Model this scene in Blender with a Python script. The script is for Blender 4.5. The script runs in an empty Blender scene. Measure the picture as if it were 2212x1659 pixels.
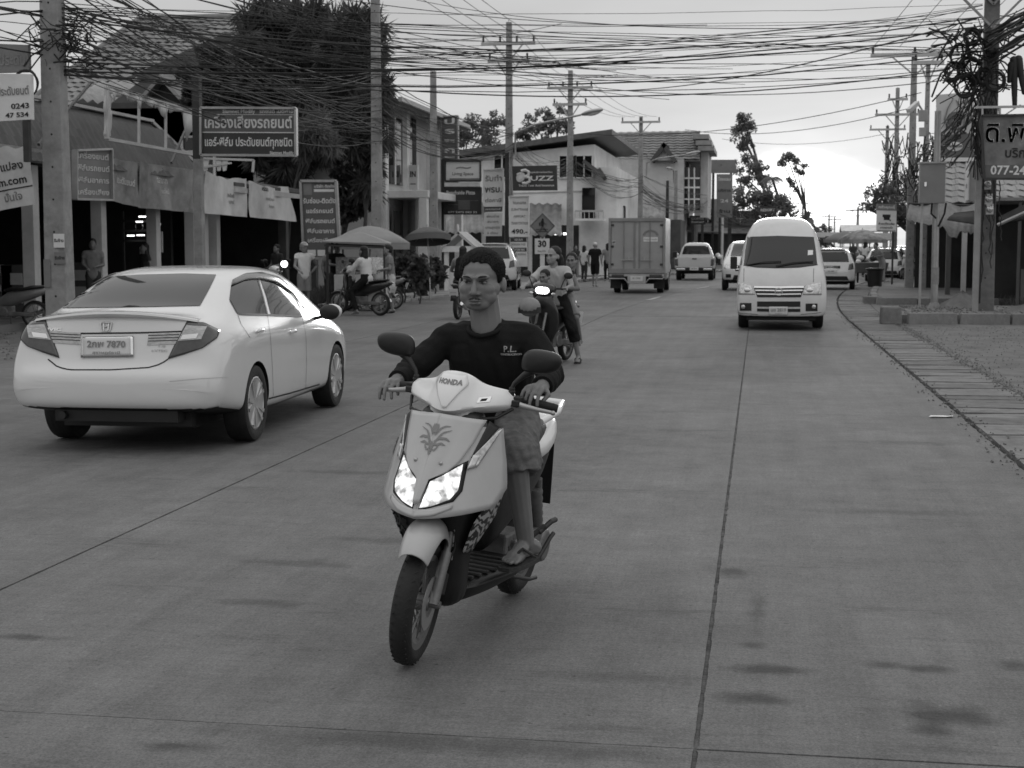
import bpy, bmesh, math, random
import numpy as np
from mathutils import Vector as V, Matrix as Mx
from mathutils.bvhtree import BVHTree
random.seed(7); RNG = np.random.default_rng(11)
scene = bpy.context.scene
COL = scene.collection
R = math.radians
# ------------------------------------------------------------------ camera
EYE = 1.62                      # eye height of a standing photographer
FPX, CX, CY = 3200.0, 1106.0, 829.5   # focal length and centre in units of a 2212 px wide picture
PITCH = math.atan(299.5 / FPX)
YAW = math.atan(534 / FPX * math.cos(PITCH))
cam_d = bpy.data.cameras.new('camera'); cam = bpy.data.objects.new('camera', cam_d); COL.objects.link(cam)
cam.location = (0, 0, EYE); cam.rotation_euler = (R(90) - PITCH, 0, YAW)
cam_d.sensor_width = 36; cam_d.lens = 36 * FPX / 2212; cam_d.clip_start = .1; cam_d.clip_end = 3000
cam_d.dof.use_dof = True; cam_d.dof.focus_distance = 7.2; cam_d.dof.aperture_fstop = 9.0
scene.camera = cam
# ------------------------------------------------------------------ sky, sun, exposure
SUN_EL, SUN_AZ = R(7.0), R(2.0)       # low behind cloud, just right of the end of the road
world = bpy.data.worlds.new("World"); scene.world = world; world.use_nodes = True
def build_world():
    nt = world.node_tree; N = nt.nodes; L = nt.links; N.clear()
    out = N.new('ShaderNodeOutputWorld'); bg = N.new('ShaderNodeBackground'); bg.inputs[1].default_value = .1
    L.new(bg.outputs[0], out.inputs[0])
    sky = N.new('ShaderNodeTexSky'); sky.sky_type = 'NISHITA'; sky.sun_disc = False
    sky.sun_elevation = SUN_EL; sky.sun_rotation = SUN_AZ; sky.dust_density = 4
    bw = N.new('ShaderNodeRGBToBW'); L.new(sky.outputs[0], bw.inputs[0])
    tc = N.new('ShaderNodeTexCoord'); sep = N.new('ShaderNodeSeparateXYZ'); L.new(tc.outputs['Generated'], sep.inputs[0])
    def math_(op, a, b=None, c=None):
        n = N.new('ShaderNodeMath'); n.operation = op
        for i, x in enumerate((a, b, c)):
            if x is None: continue
            if isinstance(x, (int, float)): n.inputs[i].default_value = x
            else: L.new(x, n.inputs[i])
        return n.outputs[0]
    z = math_('MAXIMUM', sep.outputs[2], 0.0)
    den = math_('ADD', z, .10)
    cmb = N.new('ShaderNodeCombineXYZ')
    L.new(math_('DIVIDE', sep.outputs[0], den), cmb.inputs[0]); L.new(math_('DIVIDE', sep.outputs[1], den), cmb.inputs[1])
    nz = N.new('ShaderNodeTexNoise'); nz.inputs['Scale'].default_value = .55; nz.inputs['Detail'].default_value = 6; nz.inputs['Roughness'].default_value = .5
    L.new(cmb.outputs[0], nz.inputs['Vector'])
    # overcast: brighter towards the horizon, soft streaks of cloud
    base = N.new('ShaderNodeValToRGB'); L.new(z, base.inputs[0]); e = base.color_ramp.elements
    e[0].position = 0; e[0].color = (.62,) * 3 + (1,); e[1].position = 1; e[1].color = (.84,) * 3 + (1,)
    for p, v in ((.04, .59), (.08, .54), (.13, .495), (.18, .49), (.3, .58), (.55, .76)):
        q = e.new(p); q.color = (v, v, v, 1)
    streak = N.new('ShaderNodeMapRange'); L.new(nz.outputs[0], streak.inputs[0])
    streak.inputs[1].default_value = .3; streak.inputs[2].default_value = .7; streak.inputs[3].default_value = .82; streak.inputs[4].default_value = 1.13
    cl = math_('MULTIPLY', base.outputs[0], streak.outputs[0])
    # the thin place in the cloud where the low sun shines through
    sd = V((math.sin(SUN_AZ) * math.cos(R(2.2)), math.cos(SUN_AZ) * math.cos(R(2.2)), math.sin(R(2.2))))
    sub = N.new('ShaderNodeVectorMath'); sub.operation = 'SUBTRACT'; L.new(tc.outputs['Generated'], sub.inputs[0]); sub.inputs[1].default_value = sd
    mul = N.new('ShaderNodeVectorMath'); mul.operation = 'MULTIPLY'; L.new(sub.outputs[0], mul.inputs[0]); mul.inputs[1].default_value = (1, .6, 2.0)
    ln = N.new('ShaderNodeVectorMath'); ln.operation = 'LENGTH'; L.new(mul.outputs[0], ln.inputs[0])
    nz2 = N.new('ShaderNodeTexNoise'); nz2.inputs['Scale'].default_value = 9; nz2.inputs['Detail'].default_value = 5
    mp = N.new('ShaderNodeMapping'); mp.inputs['Scale'].default_value = (1, 1, 3.2); L.new(tc.outputs['Generated'], mp.inputs[0]); L.new(mp.outputs[0], nz2.inputs['Vector'])
    d = math_('ADD', ln.outputs['Value'], math_('MULTIPLY', math_('SUBTRACT', nz2.outputs[0], .5), .07))
    gl = N.new('ShaderNodeValToRGB'); L.new(d, gl.inputs[0]); g = gl.color_ramp.elements
    g[0].position = 0; g[0].color = (1, 1, 1, 1); g[1].position = .30; g[1].color = (0, 0, 0, 1)
    for p, v in ((.03, .6), (.046, .26), (.06, .08), (.10, .03)):
        q = g.new(p); q.color = (v, v, v, 1)
    tot = math_('ADD', cl, math_('MULTIPLY', gl.outputs[0], 2.0))
    # most of the light is the overcast, a tenth of it the clear sky behind
    mixv = math_('ADD', math_('MULTIPLY', tot, 11.5), math_('MULTIPLY', bw.outputs[0], .02))
    L.new(mixv, bg.inputs[0])
build_world()
sun_d = bpy.data.lights.new('sun', 'SUN'); sun_d.energy = .5; sun_d.angle = R(14); sun_d.color = (1, 1, 1)
sun = bpy.data.objects.new('sun', sun_d); COL.objects.link(sun); sun.location = (0, 60, 60)
sun.rotation_euler = V((-math.sin(SUN_AZ) * math.cos(SUN_EL), -math.cos(SUN_AZ) * math.cos(SUN_EL), -math.sin(SUN_EL))).to_track_quat('-Z', 'Y').to_euler()
vs = scene.view_settings; vs.view_transform = 'Standard'; vs.look = 'None'; vs.exposure = 0.0; vs.gamma = 1; vs.use_curve_mapping = False
scene.cycles.max_bounces = 6; scene.cycles.transparent_max_bounces = 6; scene.cycles.caustics_reflective = False; scene.cycles.caustics_refractive = False
# ------------------------------------------------------------------ where a sight line meets a plane of the place
_f = V((-math.sin(YAW) * math.cos(PITCH), math.cos(YAW) * math.cos(PITCH), -math.sin(PITCH)))
_r = V((math.cos(YAW), math.sin(YAW), 0)); _u = _r.cross(_f); EYEP = V((0, 0, EYE))
def ray(x, y): return _f + _r * ((x - CX) / FPX) + _u * ((CY - y) / FPX)
def gz(x, y, z=0.0):
    d = ray(x, y); return EYEP + d * ((z - EYE) / d.z)
def aty(x, y, Y):
    d = ray(x, y); return EYEP + d * (Y / d.y)
def atx(x, y, X):
    d = ray(x, y); return EYEP + d * (X / d.x)
# ------------------------------------------------------------------ materials
MATS = {}
def mat(name, v, rough=.65, metal=0., var=.15, sc=3., bump=0., bsc=30., spec=.4, coat=0., emis=0., stretch=(1, 1, 1), dirt=0., objrand=0.):
    if name in MATS: return MATS[name]
    m = bpy.data.materials.new(name); m.use_nodes = True; nt = m.node_tree; N = nt.nodes; L = nt.links
    b = N['Principled BSDF']; b.inputs['Roughness'].default_value = rough; b.inputs['Metallic'].default_value = metal
    b.inputs['Specular IOR Level'].default_value = spec; b.inputs['Coat Weight'].default_value = coat; b.inputs['Coat Roughness'].default_value = .06
    tc = N.new('ShaderNodeTexCoord'); mp = N.new('ShaderNodeMapping'); mp.inputs['Scale'].default_value = stretch
    L.new(tc.outputs['Object'], mp.inputs[0])
    nz = N.new('ShaderNodeTexNoise'); nz.inputs['Scale'].default_value = sc; nz.inputs['Detail'].default_value = 7; nz.inputs['Roughness'].default_value = .62
    L.new(mp.outputs[0], nz.inputs['Vector'])
    rp = N.new('ShaderNodeMapRange'); L.new(nz.outputs[0], rp.inputs[0]); rp.inputs[1].default_value = .28; rp.inputs[2].default_value = .72
    rp.inputs[3].default_value = v * (1 - var); rp.inputs[4].default_value = v * (1 + var)
    col = rp.outputs[0]
    if dirt:
        n2 = N.new('ShaderNodeTexNoise'); n2.inputs['Scale'].default_value = sc * .45; n2.inputs['Detail'].default_value = 9; n2.inputs['Roughness'].default_value = .72; L.new(mp.outputs[0], n2.inputs['Vector'])
        r2 = N.new('ShaderNodeMapRange'); L.new(n2.outputs[0], r2.inputs[0]); r2.inputs[1].default_value = .46; r2.inputs[2].default_value = .68; r2.inputs[3].default_value = 1; r2.inputs[4].default_value = 1 - dirt
        mu = N.new('ShaderNodeMath'); mu.operation = 'MULTIPLY'; L.new(col, mu.inputs[0]); L.new(r2.outputs[0], mu.inputs[1]); col = mu.outputs[0]
    if objrand:
        oi = N.new('ShaderNodeObjectInfo'); r3 = N.new('ShaderNodeMapRange'); L.new(oi.outputs['Random'], r3.inputs[0]); r3.inputs[3].default_value = 1 - objrand; r3.inputs[4].default_value = 1 + objrand
        mu = N.new('ShaderNodeMath'); mu.operation = 'MULTIPLY'; L.new(col, mu.inputs[0]); L.new(r3.outputs[0], mu.inputs[1]); col = mu.outputs[0]
    L.new(col, b.inputs['Base Color'])
    if bump:
        nb = N.new('ShaderNodeTexNoise'); nb.inputs['Scale'].default_value = bsc; nb.inputs['Detail'].default_value = 4; L.new(mp.outputs[0], nb.inputs['Vector'])
        bp = N.new('ShaderNodeBump'); bp.inputs['Strength'].default_value = bump; bp.inputs['Distance'].default_value = .02; L.new(nb.outputs[0], bp.inputs['Height']); L.new(bp.outputs[0], b.inputs['Normal'])
    if emis:
        b.inputs['Emission Color'].default_value = (1, 1, 1, 1); b.inputs['Emission Strength'].default_value = emis
    MATS[name] = m; return m
def leafmat(name, v, trans=.25):
    if name in MATS: return MATS[name]
    m = mat(name, v, rough=.55, var=.45, sc=1.6, spec=.35)
    nt = m.node_tree; N = nt.nodes; L = nt.links; b = N['Principled BSDF']; o = N['Material Output']
    t = N.new('ShaderNodeBsdfTranslucent'); t.inputs[0].default_value = (v * 1.3,) * 3 + (1,)
    mx = N.new('ShaderNodeMixShader'); mx.inputs[0].default_value = trans; L.new(b.outputs[0], mx.inputs[1]); L.new(t.outputs[0], mx.inputs[2]); L.new(mx.outputs[0], o.inputs[0])
    return m
CONC = mat('weathered_concrete', .30, .85, var=.22, sc=4, bump=.25, bsc=60, dirt=.35)
CONC_L = mat('pale_concrete', .30, .85, var=.15, sc=3, bump=.2, bsc=50, dirt=.3)
WHITE_W = mat('white_wall_paint', .80, .8, var=.06, sc=1.2, bump=.05, bsc=25, dirt=.22)
GREY_W = mat('grey_wall_paint', .52, .8, var=.1, sc=1.2, dirt=.3)
DARK_W = mat('dark_wall', .10, .8, var=.25, sc=1.5, dirt=.3)
BLACK = mat('black_rubber', .018, .75, var=.25, sc=8, bump=.1, bsc=90)
CABLE = mat('cable_black', .022, .6, var=.2, sc=2)
CABLE_G = mat('cable_grey', .10, .6, var=.2, sc=2)
STEEL = mat('galvanised_steel', .42, .42, metal=.7, var=.15, sc=6)
DKSTEEL = mat('dark_steel', .05, .5, metal=.4, var=.25, sc=6)
CHROME = mat('chrome', .75, .16, metal=1, var=.05)
WOOD = mat('dark_wood', .09, .7, var=.3, sc=5, stretch=(1, 1, .2))
TILE = mat('roof_tile', .24, .62, var=.25, sc=1.2, bump=.12, bsc=25, dirt=.35, objrand=.16)
TILE_D = mat('dark_roof_tile', .075, .6, var=.25, sc=1.2, bump=.12, bsc=25, dirt=.3, objrand=.2)
TIN = mat('corrugated_tin', .27, .5, metal=.35, var=.3, sc=1.5, dirt=.45)
SKIN = mat('skin', .165, .5, var=.1, sc=12, spec=.45, bump=.04, bsc=180)
SKIN_L = mat('lighter_skin', .24, .5, var=.08, sc=12)
HAIR = mat('black_hair', .010, .6, var=.4, sc=40)
CLOTH_K = mat('black_cloth', .013, .92, var=.25, sc=8, bump=.25, bsc=160, spec=.2)
CLOTH_D = mat('dark_cloth', .045, .9, var=.3, sc=6, bump=.25, bsc=140, spec=.2)
CLOTH_G = mat('grey_cloth', .22, .9, var=.2, sc=6, bump=.2, bsc=140, spec=.2)
CLOTH_W = mat('white_cloth', .58, .9, var=.1, sc=5, bump=.2, bsc=120, spec=.2)
DENIM = mat('denim', .155, .92, var=.35, sc=22, bump=.35, bsc=200, spec=.2, stretch=(1, 1, 2.2))
GLASS_D = mat('tinted_glass', .012, .04, var=.1, spec=.5)
LAMP_ON = mat('lit_lamp', .9, .3, emis=7.)
TUBE_ON = mat('lit_tube', .9, .3, emis=3.)
PAPER = mat('white_board', .70, .7, var=.06, sc=2, dirt=.12)
PRINT_K = mat('black_print', .02, .7, var=.1)
PRINT_W = mat('white_print', .66, .7, var=.06)
PRINT_G = mat('grey_print', .22, .7, var=.1)
# ------------------------------------------------------------------ building meshes
class MB:
    def __init__(s): s.v = []; s.f = []
    def add(s, vs, fs, M=None):
        n = len(s.v)
        s.v += [tuple(M @ V(p)) for p in vs] if M is not None else [tuple(p) for p in vs]
        s.f += [tuple(n + i for i in f) for f in fs]; return s
    def box(s, c, d, M=None, taper=1.0):
        x, y, z = (k / 2 for k in d); t = taper
        vs = [(-x, -y, -z), (x, -y, -z), (x, y, -z), (-x, y, -z), (-x * t, -y * t, z), (x * t, -y * t, z), (x * t, y * t, z), (-x * t, y * t, z)]
        fs = [(3, 2, 1, 0), (4, 5, 6, 7), (0, 1, 5, 4), (1, 2, 6, 5), (2, 3, 7, 6), (3, 0, 4, 7)]
        return s.add(vs, fs, Mx.Translation(c) @ (M if M is not None else Mx()))
    def bar(s, p0, p1, w, h=None, up=(0, 0, 1)):
        p0, p1 = V(p0), V(p1); h = h or w; d = (p1 - p0).normalized(); up = V(up)
        if abs(d.dot(up)) > .98: up = V((0, 1, 0))
        a = d.cross(up).normalized() * (w / 2); b = d.cross(a).normalized() * (h / 2)
        vs = [p0 - a - b, p0 + a - b, p0 + a + b, p0 - a + b, p1 - a - b, p1 + a - b, p1 + a + b, p1 - a + b]
        return s.add(vs, [(3, 2, 1, 0), (4, 5, 6, 7), (0, 1, 5, 4), (1, 2, 6, 5), (2, 3, 7, 6), (3, 0, 4, 7)])
    def tube(s, pts, r, n=6, cap=True, closed=False, flat=1.0):
        pts = [V(p) for p in pts]; m = len(pts); rr = r if isinstance(r, (list, tuple)) else [r] * m
        vs = []; nrm = None
        for i, p in enumerate(pts):
            if closed: t = pts[(i + 1) % m] - pts[i - 1]
            else: t = pts[min(i + 1, m - 1)] - pts[max(i - 1, 0)]
            t = t.normalized() if t.length > 1e-9 else V((0, 0, 1))
            if nrm is None:
                nrm = t.cross(V((0, 0, 1)) if abs(t.z) < .9 else V((0, 1, 0))).normalized()
            else:
                nrm = (nrm - t * nrm.dot(t)); nrm = nrm.normalized() if nrm.length > 1e-6 else t.orthogonal().normalized()
            b = t.cross(nrm)
            for k in range(n):
                a = 2 * math.pi * k / n; vs.append(p + (nrm * math.cos(a) + b * math.sin(a) * flat) * rr[i])
        fs = []; L = m if closed else m - 1
        for i in range(L):
            j = (i + 1) % m
            for k in range(n): fs.append((i * n + k, i * n + (k + 1) % n, j * n + (k + 1) % n, j * n + k))
        if cap and not closed: fs += [tuple(range(n - 1, -1, -1)), tuple((m - 1) * n + k for k in range(n))]
        return s.add(vs, fs)
    def cyl(s, p0, p1, r0, r1=None, n=10): return s.tube([p0, p1], [r0, r0 if r1 is None else r1], n)
    def lathe(s, prof, n=20, M=None, closed=False):
        vs = []; fs = []; m = len(prof)
        for r, h in prof:
            for k in range(n): a = 2 * math.pi * k / n; vs.append((r * math.cos(a), r * math.sin(a), h))
        for i in range(m if closed else m - 1):
            j = (i + 1) % m
            for k in range(n): fs.append((i * n + k, i * n + (k + 1) % n, j * n + (k + 1) % n, j * n + k))
        if not closed:
            if prof[0][0] > 1e-6: fs.append(tuple(range(n - 1, -1, -1)))
            if prof[-1][0] > 1e-6: fs.append(tuple((m - 1) * n + k for k in range(n)))
        return s.add(vs, fs, M)
    def ell(s, c, r, n=12, m=8, M=None):
        r = (r,) * 3 if isinstance(r, (int, float)) else r
        vs = [(0, 0, -r[2])]; fs = []
        for i in range(1, m):
            t = math.pi * i / m - math.pi / 2
            for k in range(n):
                a = 2 * math.pi * k / n; vs.append((r[0] * math.cos(t) * math.cos(a), r[1] * math.cos(t) * math.sin(a), r[2] * math.sin(t)))
        vs.append((0, 0, r[2])); top = len(vs) - 1
        for k in range(n): fs.append((0, 1 + (k + 1) % n, 1 + k))
        for i in range(m - 2):
            for k in range(n): fs.append((1 + i * n + k, 1 + i * n + (k + 1) % n, 1 + (i + 1) * n + (k + 1) % n, 1 + (i + 1) * n + k))
        for k in range(n): fs.append((1 + (m - 2) * n + k, 1 + (m - 2) * n + (k + 1) % n, top))
        return s.add(vs, fs, Mx.Translation(c) @ (M if M is not None else Mx()))
    def cap(s, p0, p1, r0, r1=None, n=12, flat=1.0):           # tapered limb with round ends
        p0, p1 = V(p0), V(p1); r1 = r0 if r1 is None else r1; d = (p1 - p0); L = d.length; d = d.normalized() if L > 1e-6 else V((0, 0, 1))
        pts = []; rr = []
        for t in (90, 60, 30, 0): pts.append(p0 - d * r0 * math.sin(R(t))); rr.append(max(r0 * math.cos(R(t)), 1e-4))
        for k in (1, 2): pts.append(p0 + d * L * k / 3); rr.append(r0 + (r1 - r0) * k / 3)
        for t in (0, 30, 60, 90): pts.append(p1 + d * r1 * math.sin(R(t))); rr.append(max(r1 * math.cos(R(t)), 1e-4))
        return s.tube(pts, rr, n, flat=flat)
    def prism(s, poly, h, M=None, z0=0.0):                     # outline in the xy plane, extruded along z
        n = len(poly); vs = [(x, y, z0) for x, y in poly] + [(x, y, z0 + h) for x, y in poly]
        fs = [tuple(range(n - 1, -1, -1)), tuple(range(n, 2 * n))] + [(i, (i + 1) % n, n + (i + 1) % n, n + i) for i in range(n)]
        return s.add(vs, fs, M)
    def grid(s, P):
        m = len(P); n = len(P[0]); vs = [p for row in P for p in row]
        return s.add(vs, [(i * n + j, i * n + j + 1, (i + 1) * n + j + 1, (i + 1) * n + j) for i in range(m - 1) for j in range(n - 1)])
    def mesh(s, name):
        me = bpy.data.meshes.new(name); me.from_pydata(s.v, [], s.f); me.update(); return me
    def build(s, name, m, parent=None, smooth=None, bevel=0., sub=0, solid=0., seg=2):
        me = s.mesh(name); return link(name, me, m, parent, smooth, bevel, sub, solid, seg)
def link(name, me, m, parent=None, smooth=None, bevel=0., sub=0, solid=0., seg=2):
    if m is not None and not me.materials: me.materials.append(m)
    if smooth is not None:
        me.polygons.foreach_set('use_smooth', [True] * len(me.polygons))
        if smooth < 180: me.set_sharp_from_angle(angle=R(smooth))
    o = bpy.data.objects.new(name, me); COL.objects.link(o)
    if parent is not None: o.parent = parent
    if solid: md = o.modifiers.new('solid', 'SOLIDIFY'); md.thickness = solid; md.offset = -1
    if bevel:
        md = o.modifiers.new('bevel', 'BEVEL'); md.width = bevel; md.segments = seg; md.limit_method = 'ANGLE'; md.angle_limit = R(40)
    if sub: md = o.modifiers.new('sub', 'SUBSURF'); md.levels = sub; md.render_levels = sub
    return o
def tag(o, label=None, cat=None, group=None, kind=None):
    if label: o['label'] = label
    if cat: o['category'] = cat
    if group: o['group'] = group
    if kind: o['kind'] = kind
    return o
def thing(name, label, cat, loc=(0, 0, 0), rz=0., group=None, tilt=None):
    o = bpy.data.objects.new(name, None); COL.objects.link(o); o.location = loc
    o.rotation_euler = (0, 0, rz) if tilt is None else (tilt[0], tilt[1], rz)
    o.empty_display_size = .1
    return tag(o, label, cat, group)
def copy_tree(o, parent=None):
    c = o.copy(); COL.objects.link(c)
    if parent is not None: c.parent = parent
    for ch in [x for x in ALLCH.get(o.name, []) or o.children]: copy_tree(ch, c)
    return c
ALLCH = {}
def kill(o): bpy.data.objects.remove(o, do_unlink=True)
def bake(o):
    dg = bpy.context.evaluated_depsgraph_get(); dg.update()
    me = bpy.data.meshes.new_from_object(o.evaluated_get(dg)); o.modifiers.clear(); o.data = me; return o
def pieces(parent, name, me, mats, m, keep=300, stuffname=None):
    """alike pieces: the first ones are objects that share a mesh, the rest one joined part"""
    if not me.materials: me.materials.append(m)
    for M in mats[:keep]:
        o = bpy.data.objects.new(name, me); COL.objects.link(o); o.parent = parent; o.matrix_local = M
    if len(mats) > keep:
        mb = MB(); vs = [v.co.copy() for v in me.vertices]; fs = [tuple(p.vertices) for p in me.polygons]
        for M in mats[keep:]: mb.add(vs, fs, M)
        tag(mb.build(stuffname or name + 's', m, parent), kind='stuff')
def text_mesh(body, size, bold=0., align='CENTER', shear=0., sx=1., res=2):
    c = bpy.data.curves.new('text', 'FONT'); c.body = body; c.size = size; c.align_x = align; c.align_y = 'CENTER'; c.offset = bold; c.shear = shear; c.resolution_u = res; c.space_line = .95
    o = bpy.data.objects.new('text', c); COL.objects.link(o)
    dg = bpy.context.evaluated_depsgraph_get(); me = bpy.data.meshes.new_from_object(o.evaluated_get(dg)); kill(o)
    if len(me.vertices): me.transform(Mx.Diagonal((sx, 1, 1, 1)))
    return me
def lettering(parent, body, size, M, m=None, bold=0., fitw=None, align='CENTER', shear=0., name='lettering', res=2):
    """flat printed letters, 4 mm off the board; M maps (right, up, out)"""
    me = text_mesh(body, size, bold, align, shear, res=res)
    if not len(me.vertices): return None
    if fitw:
        xs = [v.co.x for v in me.vertices]; w = max(xs) - min(xs)
        me.transform(Mx.Diagonal((fitw / w, 1, 1, 1)))
        if align == 'CENTER':
            xs = [v.co.x for v in me.vertices]; me.transform(Mx.Translation((-(max(xs) + min(xs)) / 2, 0, 0)))
    me.transform(M); return link(name, me, m or PRINT_K, parent)
def FACE(c, right, up=(0, 0, 1)):
    """frame of a board: x to the right, y up, z out of the board"""
    x = V(right).normalized(); y = V(up).normalized(); z = x.cross(y)
    return Mx(((x.x, y.x, z.x, c[0]), (x.y, y.y, z.y, c[1]), (x.z, y.z, z.z, c[2]), (0, 0, 0, 1)))
def blob(mb, voxel=.012, smooth=4, disp=None):
    """overlapping solids melted into one continuous skin"""
    o = bpy.data.objects.new('tmp', mb.mesh('tmp')); COL.objects.link(o)
    md = o.modifiers.new('r', 'REMESH'); md.mode = 'VOXEL'; md.voxel_size = voxel
    if smooth: sm = o.modifiers.new('s', 'SMOOTH'); sm.iterations = smooth; sm.factor = .5
    bake(o); me = o.data; kill(o)
    if disp:
        me.calc_loop_triangles(); n = len(me.vertices)
        co = np.empty(n * 3); me.vertices.foreach_get('co', co); co = co.reshape(-1, 3)
        no = np.empty(n * 3); me.vertices.foreach_get('normal', no); no = no.reshape(-1, 3)
        co = co + no * disp(co)[:, None]; me.vertices.foreach_set('co', co.ravel()); me.update()
    return me
def sag(p0, p1, drop, n=10):
    p0, p1 = V(p0), V(p1)
    return [p0.lerp(p1, t) - V((0, 0, drop * 4 * t * (1 - t))) for t in (i / n for i in range(n + 1))]
def lerp(a, b, t): return a + (b - a) * t
def cr(ts, ps, t):
    """smooth curve through values ps at ts"""
    return np.interp(t, ts, ps)
def polyline(pts, n):
    pts = [V(p) for p in pts]; d = [0]
    for a, b in zip(pts, pts[1:]): d.append(d[-1] + (b - a).length)
    return [V([np.interp(d[-1] * i / (n - 1), d, [p[k] for p in pts]) for k in range(len(pts[0]))]) for i in range(n)]
def coons(bot, right, top, left, nu=12, nv=8):
    """grid over a four-sided outline: bottom and top run left to right, left and right run upwards"""
    B, T = polyline(bot, nu), polyline(top, nu); Lf, Rt = polyline(left, nv), polyline(right, nv); P = []
    for j in range(nv):
        v = j / (nv - 1); row = []
        for i in range(nu):
            u = i / (nu - 1)
            row.append(B[i] * (1 - v) + T[i] * v + Lf[j] * (1 - u) + Rt[j] * u - (B[0] * (1 - u) * (1 - v) + B[-1] * u * (1 - v) + T[0] * (1 - u) * v + T[-1] * u * v))
        P.append(row)
    return P
# ================================================================== GROUND AND ROAD
def road_material():
    m = bpy.data.materials.new('road_concrete'); m.use_nodes = True; nt = m.node_tree; N = nt.nodes; L = nt.links; b = N['Principled BSDF']
    geo = N.new('ShaderNodeNewGeometry'); pos = geo.outputs['Position']
    def noise(scale, detail=6, rough=.6, st=(1, 1, 1)):
        mp = N.new('ShaderNodeMapping'); mp.inputs['Scale'].default_value = st; L.new(pos, mp.inputs[0])
        n = N.new('ShaderNodeTexNoise'); n.inputs['Scale'].default_value = scale; n.inputs['Detail'].default_value = detail; n.inputs['Roughness'].default_value = rough; L.new(mp.outputs[0], n.inputs['Vector']); return n.outputs[0]
    def mth(op, a, c):
        n = N.new('ShaderNodeMath'); n.operation = op
        for i, x in enumerate((a, c)):
            if isinstance(x, (int, float)): n.inputs[i].default_value = x
            else: L.new(x, n.inputs[i])
        return n.outputs[0]
    def rng(x, a, c, p, q):
        n = N.new('ShaderNodeMapRange'); L.new(x, n.inputs[0])
        for i, k in enumerate((a, c, p, q)): n.inputs[i + 1].default_value = k
        return n.outputs[0]
    big = rng(noise(.45, 5, .6), .3, .7, .80, 1.14)
    mid = rng(noise(3.2, 8, .7), .3, .7, .86, 1.12)
    brush = rng(noise(9, 5, .6, (.35, 5.5, 1)), .3, .7, .91, 1.09)      # lines of the broom, across the lane
    track = rng(noise(2.2, 6, .65, (2.6, .12, 1)), .35, .7, 1.05, .86)  # wheel tracks along it
    fine = rng(noise(120, 3, .75), .3, .7, .62, 1.38)
    streak = rng(noise(2.0, 5, .7, (26, 3.2, 1)), .3, .7, .90, 1.10)
    fleck = rng(noise(42, 2, .5), .70, .76, 1, 1.45)                    # pale stones in the worn surface
    pit = rng(noise(26, 3, .6), .27, .33, .55, 1)
    v = mth('MULTIPLY', big, mid)
    for k in (brush, track, streak, fine, fleck, pit): v = mth('MULTIPLY', v, k)
    scuff = rng(noise(1.35, 9, .78, (.5, 2.4, 1)), .57, .68, 1, .66); v = mth('MULTIPLY', v, scuff)
    wob = N.new('ShaderNodeTexNoise'); wob.inputs['Scale'].default_value = 7; wob.inputs['Detail'].default_value = 5; L.new(pos, wob.inputs['Vector'])
    stains_and_patches = [(.06, 5.65, .17, .075, .62), (0, 5.28, .14, .075, .62), (.49, 5.79, .075, .055, .55), (.67, 5.75, .09, .06, .6), (.65, 5.18, .19, .13, .62), (.61, 5.0, .09, .065, .55), (-.01, 6.01, .07, .06, .5), (1.0, 5.87, .06, .08, .5), (-.11, 7.34, .09, .12, .5), (.02, 6.6, .04, .3, .35), (-2.98, 5.63, .16, .05, .5),
              (-2.29, 7.2, .28, .10, .35), (-2.23, 6.36, .25, .07, .35), (-1.85, 4.45, .14, .05, .5), (-.9, 4.62, .9, .09, .38), (-.56, 5.45, .3, .08, .25), (-2.02, 7.86, .3, .1, .35), (-5.0, 12.4, 1.1, 1.6, .3), (-1.6, 12, .7, 2.6, .22), (1.2, 12.5, .5, .12, .3), (.9, 9.2, .6, .1, .25), (-2.9, 10.2, .5, .1, .3)]
    for x, y, rx, ry, k in stains_and_patches:                                      # drips of oil and broader dark patches, one where the sedan stands
        s = N.new('ShaderNodeVectorMath'); s.operation = 'SUBTRACT'; L.new(pos, s.inputs[0]); s.inputs[1].default_value = (x, y, 0)
        q = N.new('ShaderNodeVectorMath'); q.operation = 'MULTIPLY'; L.new(s.outputs[0], q.inputs[0]); q.inputs[1].default_value = (1 / rx, 1 / ry, 0)
        l = N.new('ShaderNodeVectorMath'); l.operation = 'LENGTH'; L.new(q.outputs[0], l.inputs[0])
        d = mth('ADD', l.outputs['Value'], mth('MULTIPLY', mth('SUBTRACT', wob.outputs[0], .5), 1.9))
        v = mth('MULTIPLY', v, rng(d, .35, 1.25, 1 - k, 1))
    oi = N.new('ShaderNodeObjectInfo'); v = mth('MULTIPLY', v, rng(oi.outputs['Random'], 0, 1, .92, 1.06))
    v = mth('MULTIPLY', v, ROAD_V); L.new(v, b.inputs['Base Color'])
    L.new(rng(noise(2.5, 6, .6), .3, .7, .74, .86), b.inputs['Roughness']); b.inputs['Specular IOR Level'].default_value = .28
    bp = N.new('ShaderNodeBump'); bp.inputs['Strength'].default_value = .35; bp.inputs['Distance'].default_value = .006
    L.new(mth('ADD', mth('MULTIPLY', noise(75, 4, .65), .8), mth('MULTIPLY', noise(11, 4, .6, (.3, 5, 1)), .8)), bp.inputs['Height']); L.new(bp.outputs[0], b.inputs['Normal'])
    return m
ROAD_V = .148
ROAD = road_material()
DIRT = mat('packed_dirt', .17, .95, var=.22, sc=2.2, bump=.6, bsc=45, dirt=.3, spec=.2)
GRAVEL_M = mat('gravel_chip', .20, .9, var=.3, sc=5, objrand=.3)
JOINT = mat('joint_filler', .055, .9, var=.4, sc=12)
def shift(y):
    """the road swings to the right in the distance"""
    return .0022 * max(0, min(y, 100) - 32) ** 2 + .3 * max(0, y - 100)
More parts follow.
